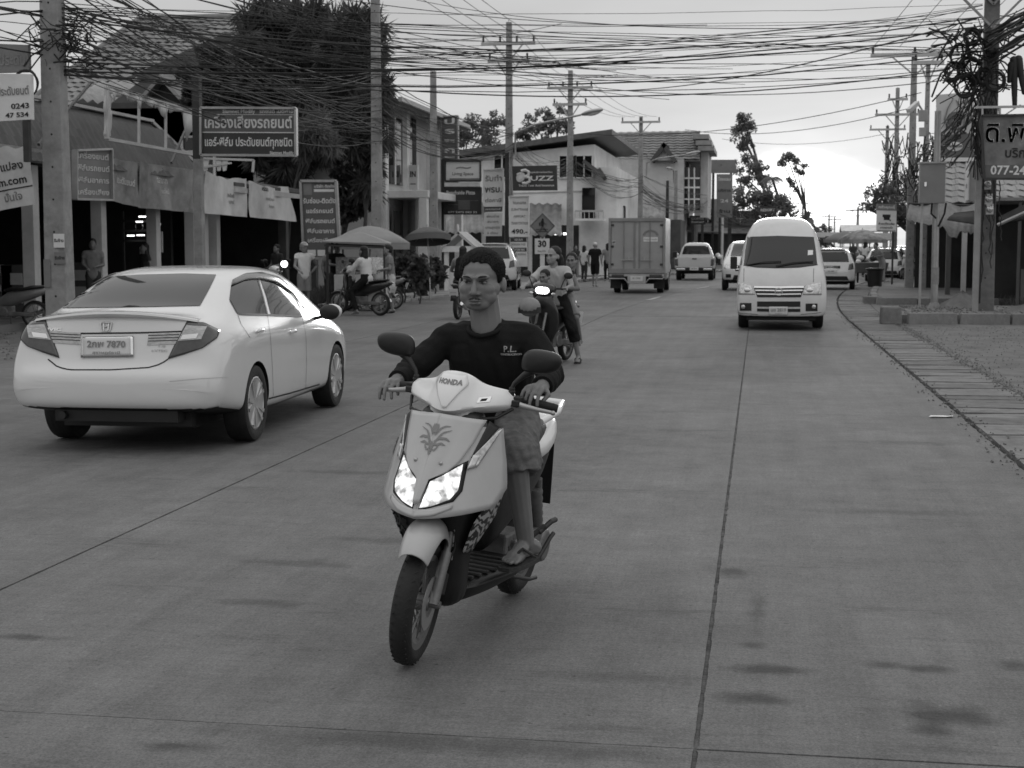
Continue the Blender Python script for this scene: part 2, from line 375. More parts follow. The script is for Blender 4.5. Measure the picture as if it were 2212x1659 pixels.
def bend(o):
    for v in o.data.vertices: v.co.x += shift(v.co.y)
    return o
# ---- one sheet of ground out to the horizon, the road bed 4 mm above it
g = MB(); g.add([(-1500, -30, -.52), (1500, -30, -.52), (1500, 2500, -.52), (-1500, 2500, -.52)], [(0, 1, 2, 3)])
tag(g.build('ground', DIRT), kind='structure')
def rough_sheet(name, x0, x1, y0, y1, z, m, nx, ny, amp, kind='structure', skirt=.5, fade=True, curve=0):
    P = []
    for j in range(ny + 1):
        t = j / ny; y = y0 + (y1 - y0) * (t * t if fade else t); row = []
        for i in range(nx + 1):
            u = i / nx; x = lerp(x0, x1, u) + (shift(y) * ((1 - u) if curve == 1 else u) if curve else 0); e = 0 if i in (0,) or j == 0 else 1
            row.append((x, y, z + (amp * (math.sin(x * 1.7 + y * .6) * .5 + math.sin(x * .7 - y * 1.3) * .3 + (random.random() - .5) * .5)) * e))
        P.append(row)
    mb = MB(); mb.grid(P)
    return tag(mb.build(name, m, smooth=60), kind=kind)
rough_sheet('roadside_ground', 2.86, 90, -20, 420, -.015, DIRT, 60, 120, .012, curve=1)
rough_sheet('roadside_ground', -90, -10.35, -20, 420, -.03, DIRT, 70, 120, .02, curve=2)
XJ = [-10.3, -6.86, -3.52, -.18, 1.94]
road = MB()
ring = [[(x + shift(y), y, z) for x, z in ((-10.3, -.49), (1.94, -.49), (1.94, -.05), (-10.3, -.05))] for y in list(range(-20, 120, 4)) + [150, 420]]
for i in range(len(ring) - 1): road.add(ring[i] + ring[i + 1], [(3, 2, 6, 7), (1, 5, 6, 2), (0, 3, 7, 4)])
road = tag(road.build('road', JOINT), kind='structure')   # top at -0.05
def slab(x0, x1, y0, y1, rough_l, rough_r, detail):
    pts = []
    def side(a, b, amp, n):
        for i in range(n):
            t = i / n; j = amp * (.3 + .4 * abs(math.sin(i * .23 + a[1])) + .3 * random.random()) if 0 < i else 0
            if random.random() < .012: j += amp * .7
            yield a, b, t, j
    n = max(2, int((y1 - y0) / detail)); nx = max(2, int((x1 - x0) / detail)); g_ = .004
    for a, b, t, j in side((x0, y0), (x1, y0), .003, nx): pts.append((lerp(x0 + g_, x1 - g_, t), y0 + .002 + j))
    for a, b, t, j in side((x1, y0), (x1, y1), rough_r, n): pts.append((x1 - g_ - j, lerp(y0 + g_, y1 - g_, t)))
    for a, b, t, j in side((x1, y1), (x0, y1), .006, nx): pts.append((lerp(x1 - g_, x0 + g_, t), y1 - .002 - j * .5))
    for a, b, t, j in side((x0, y1), (x0, y0), rough_l, n): pts.append((x0 + g_ + j, lerp(y1 - g_, y0 + g_, t)))
    dz = (random.random() - .5) * .004
    mb = MB(); k = len(pts)
    mb.add([(x, y, -.045) for x, y in pts] + [(x, y, -.005 + dz) for x, y in pts], [tuple(range(k, 2 * k))] + [(i, (i + 1) % k, k + (i + 1) % k, k + i) for i in range(k)])
    return bend(mb.build('slab', ROAD, road))
YJ = [-5.1 + 9.8 * k for k in range(12)]
for j in range(len(YJ) - 1):
    for i in range(4):
        det = .03 if YJ[j] < 25 else .5
        rl = (.006, .004, .006, .010)[i]; rr = (.004, .006, .004, .03)[i]
        slab(XJ[i], XJ[i + 1], YJ[j], YJ[j + 1], rl, rr, det)
far = MB(); far.grid([[(XJ[0] + shift(y), y, -.004), (XJ[-1] + shift(y), y, -.004)] for y in range(int(YJ[-1]) + 1, 420, 10)]); far.build('far_surface', ROAD, road)
fl = MB(); fl.grid([[(-.207 + shift(y), y, -.009), (-.153 + shift(y), y, -.012)] for y in range(-5, 95, 2)]); fl.build('joint_rubble', mat('joint_rubble', .085, .95, var=.7, sc=9, bump=.8, bsc=60), road)
# faded paint
PAINT = mat('worn_road_paint', .42, .8, var=.25, sc=6, dirt=.8)
mk = MB()
for y in (44, 56, 68, 80): mk.add([(-3.62, y, .004), (-3.5, y, .004), (-3.5, y + 3, .004), (-3.62, y + 3, .004)], [(0, 1, 2, 3)])
bend(mk.build('lane_marking', PAINT, road))
# ---- the drain along the road, covered with broken concrete slabs
drain = MB()
for y in range(-20, 140, 4):
    for x, z, w, h in ((2.40, -.45, .92, .04), (1.955, -.265, .03, .39), (2.845, -.24, .03, .45)): drain.add([(x + sx * w / 2 + shift(yy), yy, z + sz * h / 2) for yy in (y, y + 4) for sx, sz in ((-1, -1), (1, -1), (1, 1), (-1, 1))], [(0, 1, 5, 4), (1, 2, 6, 5), (2, 3, 7, 6), (3, 0, 4, 7)])
drain = tag(drain.build('drain', mat('drain_mud', .03, .9, var=.4)), kind='structure')
DC = mat('drain_cover_concrete', .17, .88, var=.2, sc=6, bump=.4, bsc=50, dirt=.4, objrand=.22)
y = 5.2
k = 0
while y < 95:
    w = random.choice((.26, .34, .40, .46)) + random.random() * .08; gap = random.choice((.012, .016, .02, .026, .034, .045, .06, .10)) if y < 50 else .02
    pts = []; n = 9; sk = (random.random() - .5) * .03
    for i in range(n): t = i / (n - 1); pts.append((1.975 + .855 * t, y + sk * t + (random.random() - .5) * .014))
    for i in range(n): t = 1 - i / (n - 1); pts.append((1.975 + .855 * t, y + w - gap * (.15 + 1.7 * (t if k % 2 else 1 - t) ** 1.5) + sk * t + (random.random() - .5) * .016))
    h = (random.random() - .5) * .007; tx, ty = (random.random() - .5) * .022, (random.random() - .5) * .03; mb = MB(); mb.prism(pts, .08); mb.v = [(a, b_, c - .087 + h + tx * (a - 2.4) + ty * (b_ - y - w / 2)) for a, b_, c in mb.v]; o = bend(mb.build('cover_slab', DC, drain))
    y += w; k += 1
# ---- kerbs and the raised pavements on the right
KERB = mat('kerb_stone', .19, .88, var=.22, sc=5, bump=.4, bsc=40, dirt=.4, objrand=.22)
def kerb_run(name, p0, p1, h, w, length, jit=.012, z0=-.03):
    p0, p1 = V(p0), V(p1); d = (p1 - p0); L_ = d.length; d.normalize(); n = int(L_ / length); root = None
    ang = math.atan2(d.y, d.x); parent = tag(bpy.data.objects.new(name, None), kind='structure'); COL.objects.link(parent)
    for i in range(n):
        c = p0 + d * (L_ * (i + .5) / n); mb = MB(); l = L_ / n - .02 - random.random() * .02
        mb.box((0, 0, h / 2), (l, w, h), taper=.96); o = mb.build('kerb_stone', KERB, parent, bevel=.015)
        c = c + V((shift(c.y) if abs(d.y) > .7 else 0, 0, 0)); o.location = c + V(((random.random() - .5) * jit * 2, (random.random() - .5) * jit * 2, z0 - random.random() * jit)); o.rotation_euler = ((random.random() - .5) * .02, 0, ang + (random.random() - .5) * .03)
    return parent
PAVE = mat('pavement_concrete', .17, .9, var=.2, sc=1.8, bump=.4, bsc=35, dirt=.4)
def block(name, poly, z0, z1, m, kind='structure'):
    mb = MB(); mb.prism(poly, z1 - z0, z0=z0); return tag(mb.build(name, m, bevel=.01), kind=kind)
block('pavement', [(2.95, 32.1), (9.2, 32.7), (16, 33.2), (16, 36.8), (7, 37.2), (4.9, 37.3), (4.6, 35.0), (3.6, 34.9), (3.1, 36.6), (2.95, 36.6)], -.1, .17, PAVE)
kerb_run('kerb', (3.05, 31.85, 0), (12.5, 32.45, 0), .25, .24, 1.05)
cb = MB(); cb.box((2.72, 31.7, .17), (.42, .5, .37), taper=.95); o = cb.build('concrete_block', KERB, bevel=.03)
tag(o, 'rough square concrete block at the kerb corner beside the drain covers', 'block')
block('pavement', [(3.05 + shift(42), 42.3), (6.4, 42.6), (14, 43.2), (34, 92)] + [(3.13 + shift(y), y) for y in (92, 84, 76, 68, 60, 54, 48)], -.1, .14, PAVE)
kerb_run('kerb', (3.2, 42.2, 0), (6.6, 42.45, 0), .21, .2, 1.0)
kerb_run('kerb', (3.02, 43.0, 0), (3.12, 92, 0), .19, .2, 1.0)
mb = MB()
for i in range(6): mb.box((3.18, 42.75 + i * .12, .08), (.5, .06, .2))
mb.build('grating_bars', KERB, drain, bevel=.008)
# sand heap and crumbs by the pole
def heap(name, label, c, r, h, m):
    P = []; n = 26
    for i in range(9):
        t = i / 8; row = []
        for k in range(n + 1):
            a = 2 * math.pi * (k % n) / n; rr = t * r * (1 + .18 * math.sin(a * 3 + 1) + .1 * math.sin(a * 7)); jit = (math.sin(a * 9 + i * 4) + math.sin(a * 5 - i * 7)) * .018 * (1 - t)
            row.append((c[0] + rr * math.cos(a) * 1.3, c[1] + rr * math.sin(a), c[2] + h * (1 - t) ** 1.15 + jit))
        P.append(row)
    m_ = MB(); m_.grid(P); return tag(m_.build(name, m, smooth=50), label, 'rubble')
heap('sand_heap', 'pointed heap of sand and rubble on the pavement beside the concrete pole', (4.75, 36.3, .16), .5, .38, DIRT)
heap('sand_heap', 'low spread of sand at the foot of the steel cabinet post', (5.9, 34.6, .16), .55, .14, DIRT)
def scatter(name, n, area, smin, smax, m, mean=None):
    mb = MB()
    for i in range(n):
        x, y, z = area(); s = random.uniform(smin, smax)
        q = Mx.Rotation(random.random() * 6.28, 4, V((random.random() - .5, random.random() - .5, random.random() - .5)).normalized())
        mb.box((x, y, z + s * .2), (s, s * random.uniform(.6, 1), s * random.uniform(.4, .8)), q)
    return tag(mb.build(name, m), kind='stuff')
scatter('gravel', 2600, lambda: (2.95 + 6.5 * random.random() ** 1.3, 9 + 22.5 * random.random(), -.012), .005, .018, GRAVEL_M)
scatter('gravel', 900, lambda: (random.uniform(3.1, 9), random.uniform(32.4, 36.6), .17), .015, .06, GRAVEL_M)
scatter('litter', 2600, lambda: (random.choice((1.93, 2.82, 2.88, 2.88)) + random.gauss(0, .07), 6 + 30 * random.random() ** 1.4, 0), .005, .022, GRAVEL_M)
scatter('gravel', 2500, lambda: (-10.4 - 4 * random.random() ** 1.6, random.uniform(20, 48), -.03), .012, .04, GRAVEL_M)
mb = MB(); P = []
for i in range(5):
    P.append([(1.60 + .055 * j + .01 * i, 14.35 + .03 * i + .01 * j, .004 + .012 * random.random()) for j in range(5)])
mb.grid(P); tag(mb.build('paper_scrap', PAPER, solid=.001), 'crumpled white paper scrap lying on the road beside the drain', 'litter')
# left: pale strip of pavement and the verge
block('pavement', [(-11.6, 38.2)] + [(-10.32 + shift(y), y) for y in (37.6, 45, 52, 60, 68, 76, 84, 92, 100)] + [(-11.9 + shift(y), y) for y in (100, 92, 84, 76, 68, 60, 52, 45)], -.1, .06, CONC_L)
kerb_run('kerb', (-10.3, 60, 0), (-10.3, 112, 0), .16, .18, 1.0)
block('verge', [(-15.2, 38.6), (-11.62, 38.2), (-11.62, 62), (-15.2, 62)], -.1, .02, DIRT)
def grass(name, n, area, h, m):
    vs = []; fs = []
    for i in range(n):
        x, y, z = area(); a = random.random() * 6.28; hh = h * random.uniform(.4, 1.2); w = .012 + .01 * random.random(); lean = random.gauss(0, .3) * hh, random.gauss(0, .3) * hh
        dx, dy = w * math.cos(a), w * math.sin(a); b = len(vs)
        vs += [(x - dx, y - dy, z), (x + dx, y + dy, z), (x + lean[0] * .5 + dx * .6, y + lean[1] * .5 + dy * .6, z + hh * .6), (x + lean[0], y + lean[1], z + hh)]
        fs += [(b, b + 1, b + 2), (b, b + 2, b + 3)]
    me = bpy.data.meshes.new(name); me.from_pydata(vs, [], fs); return tag(link(name, me, m), kind='stuff')
GRASS = leafmat('grass_blades', .075)
grass('grass', 16000, lambda: (-11.7 - 3.0 * random.random() ** 1.5, random.uniform(38.5, 58), .01), .30, GRASS)
grass('grass', 2500, lambda: (-10.9 + random.gauss(0, .35), random.uniform(36, 44), -.03), .14, GRASS)
grass('grass', 3000, lambda: (random.uniform(6.5, 9.5), random.uniform(38, 44), -.01), .28, GRASS)
# ================================================================== BUILDINGS
def tile_mesh(w, l, amp, name='tile', n=5, lip=.02):
    vs = []; fs = []
    for j, (v, dz) in enumerate(((0, lip), (1, 0))):
        for i in range(n):
            u = i / (n - 1); vs.append(((u - .5) * w * 1.02, v * l * 1.08, dz + amp * (math.sin(u * 2 * math.pi) * .5 + .5)))
    for i in range(n): u = i / (n - 1); vs.append(((u - .5) * w * 1.02, 0, lip - .025 + amp * (math.sin(u * 2 * math.pi) * .5 + .5)))
    for i in range(n - 1): fs += [(i, i + 1, n + i + 1, n + i), (2 * n + i, 2 * n + i + 1, i + 1, i)]
    me = bpy.data.meshes.new(name); me.from_pydata(vs, [], fs); return me
def tile_roof(parent, bl, br, tl, tr, w, l, amp, m, keep=300, near_first=True, lip=.025):
    """real tiles in courses over a four-cornered slope"""
    bl, br, tl, tr = map(V, (bl, br, tl, tr)); mats = []; H_ = ((tl + tr) / 2 - (bl + br) / 2).length; rows = max(1, int(H_ / l))
    up = ((tl + tr) - (bl + br)).normalized()
    for j in range(rows):
        v = j / rows; a = bl.lerp(tl, v); b = br.lerp(tr, v); n = max(1, int((b - a).length / w)); x = (b - a).normalized(); z = x.cross(up).normalized(); y = z.cross(x)
        if z.z < 0: z = -z; y = z.cross(x)
        for i in range(n):
            c = a.lerp(b, (i + .5) / n) + z * ((random.random() - .5) * .006)
            mats.append(Mx(((x.x, y.x, z.x, c.x), (x.y, y.y, z.y, c.y), (x.z, y.z, z.z, c.z), (0, 0, 0, 1))))
    if near_first: mats.sort(key=lambda M: (M.translation - EYEP).length)
    pieces(parent, 'roof_tile', tile_mesh(w, H_ / rows, amp, lip=lip), mats, m, keep, 'far_roof_tiles')
def panel_(name, pts, m, parent, thick=.06, d=None):
    """a slab with the given outline, thickened away from the viewer"""
    pts = [V(p) for p in pts]; n = (pts[1] - pts[0]).cross(pts[2] - pts[1]).normalized()
    if n.dot(pts[0] - EYEP) < 0: n = -n
    n = n * thick; k = len(pts); mb = MB(); mb.add([tuple(p) for p in pts] + [tuple(p + n) for p in pts], [tuple(range(k)), tuple(range(2 * k - 1, k - 1, -1))] + [(i, k + i, k + (i + 1) % k, (i + 1) % k) for i in range(k)])
    return mb.build(name, m, parent)
def corrugated(name, bl, br, tl, tr, m, parent, pitch=.15, amp=.025, nv=2):
    bl, br, tl, tr = map(V, (bl, br, tl, tr)); W = max((br - bl).length, (tr - tl).length); n = max(4, int(W / pitch) * 4); nrm = (br - bl).cross(tl - bl).normalized()
    if nrm.z < 0: nrm = -nrm
    P = []
    for j in range(nv + 1):
        v = j / nv; P.append([bl.lerp(br, i / n).lerp(tl.lerp(tr, i / n), v) + nrm * (amp * math.sin(i * math.pi / 2)) for i in range(n + 1)])
    mb = MB(); mb.grid(P); return mb.build(name, m, parent, smooth=180, solid=.006)
def banner(label, pts, m, lines=(), parent=None, name='banner', waves=.05, text_m=None, group=None, sagtop=.06):
    """hanging cloth: corners bottom-left, bottom-right, top-right, top-left in the place"""
    bl, br, tr, tl = map(V, pts); n = (br - bl).cross(tl - bl).normalized()
    if n.dot(bl - EYEP) > 0: n = -n
    P = []; nu, nv = 26, 12; ph = random.random() * 6
    H_ = (tl - bl).length
    for j in range(nv + 1):
        v = j / nv; row = []
        for i in range(nu + 1):
            u = i / nu; p = bl.lerp(br, u).lerp(tl.lerp(tr, u), v)
            fold = waves * ((1 - v * .5) * math.sin(u * 9 + ph + v * 2) * .6 + math.sin(u * 21 + ph * 2 - v * 5) * .25 + .8 * math.sin((u - .5) * 5 * v + ph) * (v))
            row.append(p + n * fold - V((0, 0, 1)) * (sagtop * H_ * v * 4 * u * (1 - u) + .02 * H_ * math.sin(u * 17 + ph) * v))
        P.append(row)
    mb = MB(); mb.grid(P); o = mb.build(name, m, None, smooth=180)
    tag(o, label, 'banner', group)
    bv = BVHTree.FromPolygons([V(p) for p in mb.v], mb.f); right = (br - bl).normalized(); up = n.cross(right); W = (br - bl).length
    for txt, u, v, size, tm in lines:
        me = text_mesh(txt, size * H_, .02 * size * H_); c = bl.lerp(br, u).lerp(tl.lerp(tr, u), v) + n * .5
        me.transform(FACE(c, right, up))
        for q in me.vertices:
            h, nn, i_, d_ = bv.ray_cast(q.co, -n)
            if h is not None: q.co = h + n * .012
        link('lettering', me, tm or PRINT_K, o)
    return o
# ---------------------------------------------------------------- the car accessory shop on the left
XS = -14.5
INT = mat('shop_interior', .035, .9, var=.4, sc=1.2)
def shop():
    root = thing('accessory_shop', 'low open fronted shop with a dark tiled canopy at the left', 'shop', (0, 0, 0))
    def bx(name, x0, x1, y0, y1, z0, z1, m): b = MB(); b.box(((x0 + x1) / 2, (y0 + y1) / 2, (z0 + z1) / 2), (x1 - x0, y1 - y0, z1 - z0)); return b.build(name, m, root)
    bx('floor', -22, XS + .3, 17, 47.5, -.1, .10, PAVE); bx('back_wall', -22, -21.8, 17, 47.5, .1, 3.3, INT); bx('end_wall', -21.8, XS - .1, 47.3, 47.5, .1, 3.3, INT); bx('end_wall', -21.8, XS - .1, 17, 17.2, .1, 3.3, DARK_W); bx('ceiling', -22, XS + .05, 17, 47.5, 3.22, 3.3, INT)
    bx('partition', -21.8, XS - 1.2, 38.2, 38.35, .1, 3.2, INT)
    yp = [atx(x, 480, XS).y for x in (66, 213, 331, 412, 436, 462)]
    for y in [19.5] + yp + [44.2, 47.3]: b = MB(); b.box((XS, y, 1.66), (.26, .26, 3.12)); b.build('pillar', GREY_W if y < 38.5 else DARK_W, root, bevel=.01)
    # fascia and the tiled canopy above it
    y1 = atx(418, 350, XS).y
    b = MB(); b.box((XS + .28, (17 + y1) / 2, 3.42), (.12, y1 - 17, .22)); b.box((XS + .33, (17 + y1) / 2, 3.28), (.05, y1 - 17, .06)); b.build('fascia', mat('dirty_fascia', .30, .8, var=.2, sc=2, dirt=.5), root)
    tile_roof(root, (XS + .24, y1, 3.5), (XS + .24, 17, 3.5), (XS - .75, y1 - .8, 4.72), (XS - .75, 17, 4.72), .28, .25, .014, TILE_D, 300, lip=.06)
    bk = MB(); bk.add([(XS + .2, 17, 3.5), (XS + .2, y1, 3.5), (XS - .8, y1 - .8, 4.70), (XS - .8, 17, 4.70)], [(0, 1, 2, 3)]); bk.add([(XS + .2, y1, 3.5), (XS - 3, y1, 3.5), (XS - 3, y1 - .8, 4.7), (XS - .8, y1 - .8, 4.7)], [(0, 1, 2, 3)]); bk.build('canopy_board', DARK_W, root)
    cp = MB(); cp.bar((XS - .78, 17, 4.77), (XS - .78, y1 - .8, 4.77), .14, .07); cp.bar((XS - .78, y1 - .8, 4.77), (XS + .26, y1, 3.56), .12, .06); cp.build('ridge_cap', GREY_W, root)
    for p0, p1 in (((XS + .45, 27.6, 3.6), (XS - .1, 31.2, 5.2)), ((XS + .5, 34.2, 3.6), (XS - .2, 37, 4.7))): b = MB(); b.bar(p0, p1, .05); b.build('sign_strut', DKSTEEL, root)
    # rear roofs of the same shop
    corrugated('tin_roof', aty(152, 212, 37), aty(238, 224, 37), aty(215, 178, 42), aty(312, 168, 42), TIN, root, .3, .05)
    # the plain roof over the second half
    b = MB(); b.add([(XS + .5, 38.6, 3.22), (XS + .5, 47.5, 3.22), (XS - 4, 47.5, 3.9), (XS - 4, 38.6, 3.9), (XS + .5, 38.6, 3.32), (XS + .5, 47.5, 3.32), (XS - 4, 47.5, 4.0), (XS - 4, 38.6, 4.0)], [(0, 1, 2, 3), (4, 7, 6, 5), (0, 4, 5, 1), (0, 3, 7, 4), (1, 5, 6, 2)]); b.build('flat_roof', DARK_W, root)
    b = MB(); b.bar((XS + .5, 38.6, 3.12), (XS + .5, 47.5, 3.12), .06, .14); b.build('edge_beam', GREY_W, root)
    for i, (x, w) in enumerate(((440, 1.2), (500, 1.1))):
        pass
    # shop fittings seen in the dark
    rk = thing('display_rack', 'rack of shining wheel rings and lit strips inside the dark shop', 'rack', (0, 0, 0))
    Y = 36.2; c = aty(300, 505, Y)
    fr = MB()
    for x in (268, 322): p = aty(x, 570, Y); fr.bar((p.x, Y, .1), (p.x, Y, 2.5), .05)
    for y in (478, 498, 520): p, q = aty(262, y, Y), aty(330, y, Y); fr.bar(p, q, .05)
    fr.build('frame', DKSTEEL, rk)
    for x, y, r_ in ((300, 489, .10), (339, 486, .09), (318, 470, .06)):
        m_ = MB(); p = aty(x, y, Y - .15); m_.tube([p + V((r_ * math.cos(t), 0, r_ * math.sin(t))) for t in (2 * math.pi * k / 18 for k in range(18))], .018, 6, closed=True); m_.build('ring', CHROME, rk)
    for x0, x1, y in ((294, 308, 479), (318, 328, 479), (275, 290, 509), (296, 312, 508), (300, 316, 468)):
        m_ = MB(); m_.bar(aty(x0, y, Y - .2), aty(x1, y, Y - .2), .035); m_.build('lit_strip', TUBE_ON, rk)
    for x in (321, 330):
        for k in range(16 if x == 321 else 9): m_ = MB(); p = aty(x, 486 + k * 5.6, Y - .2); m_.ell(p, .022, 6, 4); m_.build('bulb', CHROME if k % 3 else TUBE_ON, rk)
    m_ = MB(); p0, p1 = aty(341, 500, Y - .1), aty(352, 545, Y - .1); m_.box((p0 + p1) / 2, (p1.x - p0.x, .04, p0.z - p1.z)); m_.build('card_panel', PAPER, rk); m_ = MB(); p = aty(306, 550, Y - .2); m_.cyl(p - V((0, 0, .2)), p + V((0, 0, .2)), .05, n=10); m_.build('bottle', PAPER, rk)
    for lab, x, y0, y1, w, Yq, m in (('grey cabinet standing in the dark shop left of the concrete pole', 38, 540, 640, .55, 30, DARK_W), ('pale box on the floor of the dark shop', 14, 575, 625, .5, 30, GREY_W), ('counter in the dark shop behind the white sedan', 165, 540, 600, 1.1, 34, DARK_W)):
        p0, p1 = aty(x, y0, Yq), aty(x, y1, Yq); t = thing('shop_cabinet', lab, 'cabinet', (p1.x, Yq, .1)); b = MB(); b.box((0, 0, .55), (w, .4, 1.1)); b.build('carcass', m, t, bevel=.01); b = MB(); b.box((0, -.21, .8), (w * .85, .02, .25)); b.box((0, -.21, .4), (w * .85, .02, .25)); b.build('drawers', GREY_W if m is DARK_W else DARK_W, t)
    return root
shop()
# torn white canvas on a frame above the shop canopy
def torn_frame():
    Yq = 31.5; t = thing('torn_sign_frame', 'metal sign frame with torn white canvas above the tiled canopy', 'sign frame')
    a = lambda x, y: atx(x, y, XS + .62)
    f = MB(); f.bar(a(231, 300), a(231, 183), .09); f.bar(a(231, 300), a(420, 334), .07); f.bar(a(231, 184), a(420, 240), .05); f.bar(a(300, 205), a(300, 312), .05); f.bar(a(358, 224), a(358, 322), .05); f.build('frame', GREY_W, t)
    n = 40; top, bot = [], []
    for i in range(n + 1):
        u = i / n; x = 231 + 189 * u; yt = 184 + 56 * u; d = 10 + 14 * abs(math.sin(i * .9)) * random.random() + (16 if i % 11 in (3, 4) else 0) + (34 if u > .9 else 0); top.append(a(x, yt)); bot.append(a(x, yt + d) + V((.05 * math.sin(i), 0, 0)))
    m_ = MB(); m_.grid([bot, top]); m_.build('torn_canvas', CLOTH_W, t, smooth=180, solid=.004)
    m_ = MB(); top = [a(226 + 3 * math.sin(k), 184 + k * 10) for k in range(12)]; bot = [a(238 + 6 * random.random(), 184 + k * 10) for k in range(12)]; m_.grid([top, bot]); m_.build('torn_canvas', CLOTH_W, t, smooth=180, solid=.004)
    t2 = thing('torn_sign_frame', 'small metal frame with hanging white rags below the big shop sign', 'sign frame'); a2 = lambda x, y: aty(x, y, 38.8)
    f = MB(); f.bar(a2(438, 342), a2(548, 346), .06); f.bar(a2(548, 346), a2(546, 372), .06); f.bar(a2(438, 362), a2(500, 352), .05); f.build('frame', GREY_W, t2)
    for x in (441, 470, 482): m_ = MB(); m_.grid([[a2(x - 4, 344), a2(x + 12, 344)], [a2(x - 3, 356), a2(x + 9, 355)], [a2(x, 370), a2(x + 7, 368)]]); m_.build('torn_canvas', CLOTH_W, t2, solid=.004)
torn_frame()
BAN_W = mat('white_banner', .66, .8, var=.1, sc=2, dirt=.25); BAN_G = mat('grey_banner', .27, .8, var=.35, sc=2.5, dirt=.3); SIGN_D = mat('dark_sign_face', .045, .5, var=.15); SIGN_G = mat('grey_sign_face', .115, .5, var=.1, dirt=.15); SIGN_M = mat('mid_grey_sign_face', .20, .55, var=.1, dirt=.15); SIGN_W = mat('white_sign_face', .68, .5, var=.06, dirt=.12)
A4 = lambda Y, *p: [aty(x, y, Y) for x, y in p]
X4 = lambda X, *p: [atx(x, y, X) for x, y in p]
banner('white cloth banner with a web address hanging at the far left', A4(25, (-40, 462), (75, 441), (62, 318), (-40, 318)), BAN_W, [('แปลง', .62, .68, .16, None), ('m.com', .62, .44, .17, None), ('______', .62, .40, .2, None), ('มั่นใจ', .62, .17, .15, PRINT_G)], waves=.03, sagtop=0)
banner('grey printed banner left of the middle on the shop front', X4(-14.1, (236, 433), (300, 448), (300, 352), (238, 338)), BAN_G, [('ประดับยนต์', .5, .5, .2, PRINT_W)], sagtop=.03)
banner('large grey banner with pale letters and deep folds on the shop front', X4(-14.05, (304, 449), (418, 459), (411, 366), (300, 350)), BAN_G, [('ตลาดบาท', .45, .66, .2, PRINT_W), ('แบบใหม่', .5, .42, .14, PRINT_W)], waves=.09, sagtop=.05)
banner('white banner with faint lines of print right of the sign post', X4(-14.0, (444, 461), (533, 469), (531, 384), (441, 370)), BAN_W, [('ติดตั้งฟรี', .65, .5, .12, PRINT_G), ('อุปกรณ์', .65, .34, .12, PRINT_G)], waves=.07, sagtop=.08)
banner('slanting white banner with bold first line right of the sign post', X4(-13.95, (540, 469), (641, 479), (624, 402), (535, 390)), BAN_W, [('เครื่องเสียง', .35, .82, .16, None), ('ติดตั้งฟรี รับประกัน', .45, .55, .1, PRINT_G), ('โทรสอบถาม', .45, .35, .1, PRINT_G)], waves=.06, sagtop=.10)
def signboard(name, label, corners, m, lines=(), thick=.10, legs=None, frame=None, cat='sign', group=None, boards=()):
    """board with corners bl, br, tr, tl in the place; lines: (text, u, v, height share, width share, material)"""
    bl, br, tr, tl = map(V, corners); c = (bl + br + tr + tl) / 4; root = thing(name, label, cat, (0, 0, 0), 0, group)
    x = (br - bl).normalized(); n = x.cross((tl - bl).normalized()).normalized(); W = (br - bl).length; H_ = (tl - bl).length; up = n.cross(x)
    P = lambda u, v, o=0.: bl.lerp(br, u).lerp(tl.lerp(tr, u), v) + n * o
    b = MB(); F = [P(0, 0), P(1, 0), P(1, 1), P(0, 1)]; b.add(F + [p - n * thick for p in F], [(0, 1, 2, 3), (7, 6, 5, 4), (0, 4, 5, 1), (1, 5, 6, 2), (2, 6, 7, 3), (3, 7, 4, 0)]); b.build('board', m, root)
    if frame:
        f = MB(); w = frame[1]
        for a, e in (((0, 0), (1, 0)), ((1, 0), (1, 1)), ((1, 1), (0, 1)), ((0, 1), (0, 0))): f.bar(P(*a), P(*e), w, thick * 1.3, up=n)
        f.build('frame', frame[0], root)
    for u0, v0, u1, v1, bm in boards: q = MB(); q.add([P(u0, v0, .006), P(u1, v0, .006), P(u1, v1, .006), P(u0, v1, .006)], [(0, 1, 2, 3)]); q.build('colour_field', bm, root)
    for txt, u, v, hs, ws, tm in lines: lettering(root, txt, hs * H_, FACE(P(u, v, .012), x, up), tm, .022 * hs * H_, ws * W if ws else None)
    for u, zb, w in (legs or []): p = P(u, 0, -thick / 2); g_ = MB(); g_.box((p.x, p.y, (zb + p.z) / 2), (w, w, p.z - zb)); g_.build('leg', DKSTEEL, root)
    return root, P
# ---------------------------------------------------------------- signs along the left side
signboard('shop_sign', 'white shop sign with phone digits at the far left edge', A4(23.2, (-70, 266), (68, 258), (66, 160), (-70, 158)), SIGN_W, [('ประดับยนต์', .72, .62, .22, .5, SIGN_M), ('0243', .83, .30, .15, .28, PRINT_K), ('47 534', .78, .11, .13, .36, PRINT_K)], legs=[(.9, 3.0, .1)])
signboard('shop_sign', 'grey shop sign with rounded corner behind the far left phone sign', A4(23.6, (-70, 158), (62, 155), (60, 97), (-70, 92)), SIGN_M, [('ประดับ', .74, .42, .5, .42, PRINT_G)])
signboard('shop_sign', 'small grey sign with four lines of Thai beside the concrete pole', X4(-13.9, (162, 430), (240, 432), (238, 322), (162, 325)), SIGN_M, [('เครื่องยนต์', .5, .86, .16, .86, PRINT_W), ('ฟิล์มรถยนต์', .5, .62, .16, .9, PRINT_W), ('ฟิล์มอาคาร', .5, .38, .15, .86, BAN_W), ('เครื่องเสียง', .5, .14, .15, .86, BAN_W)], frame=(STEEL, .04))
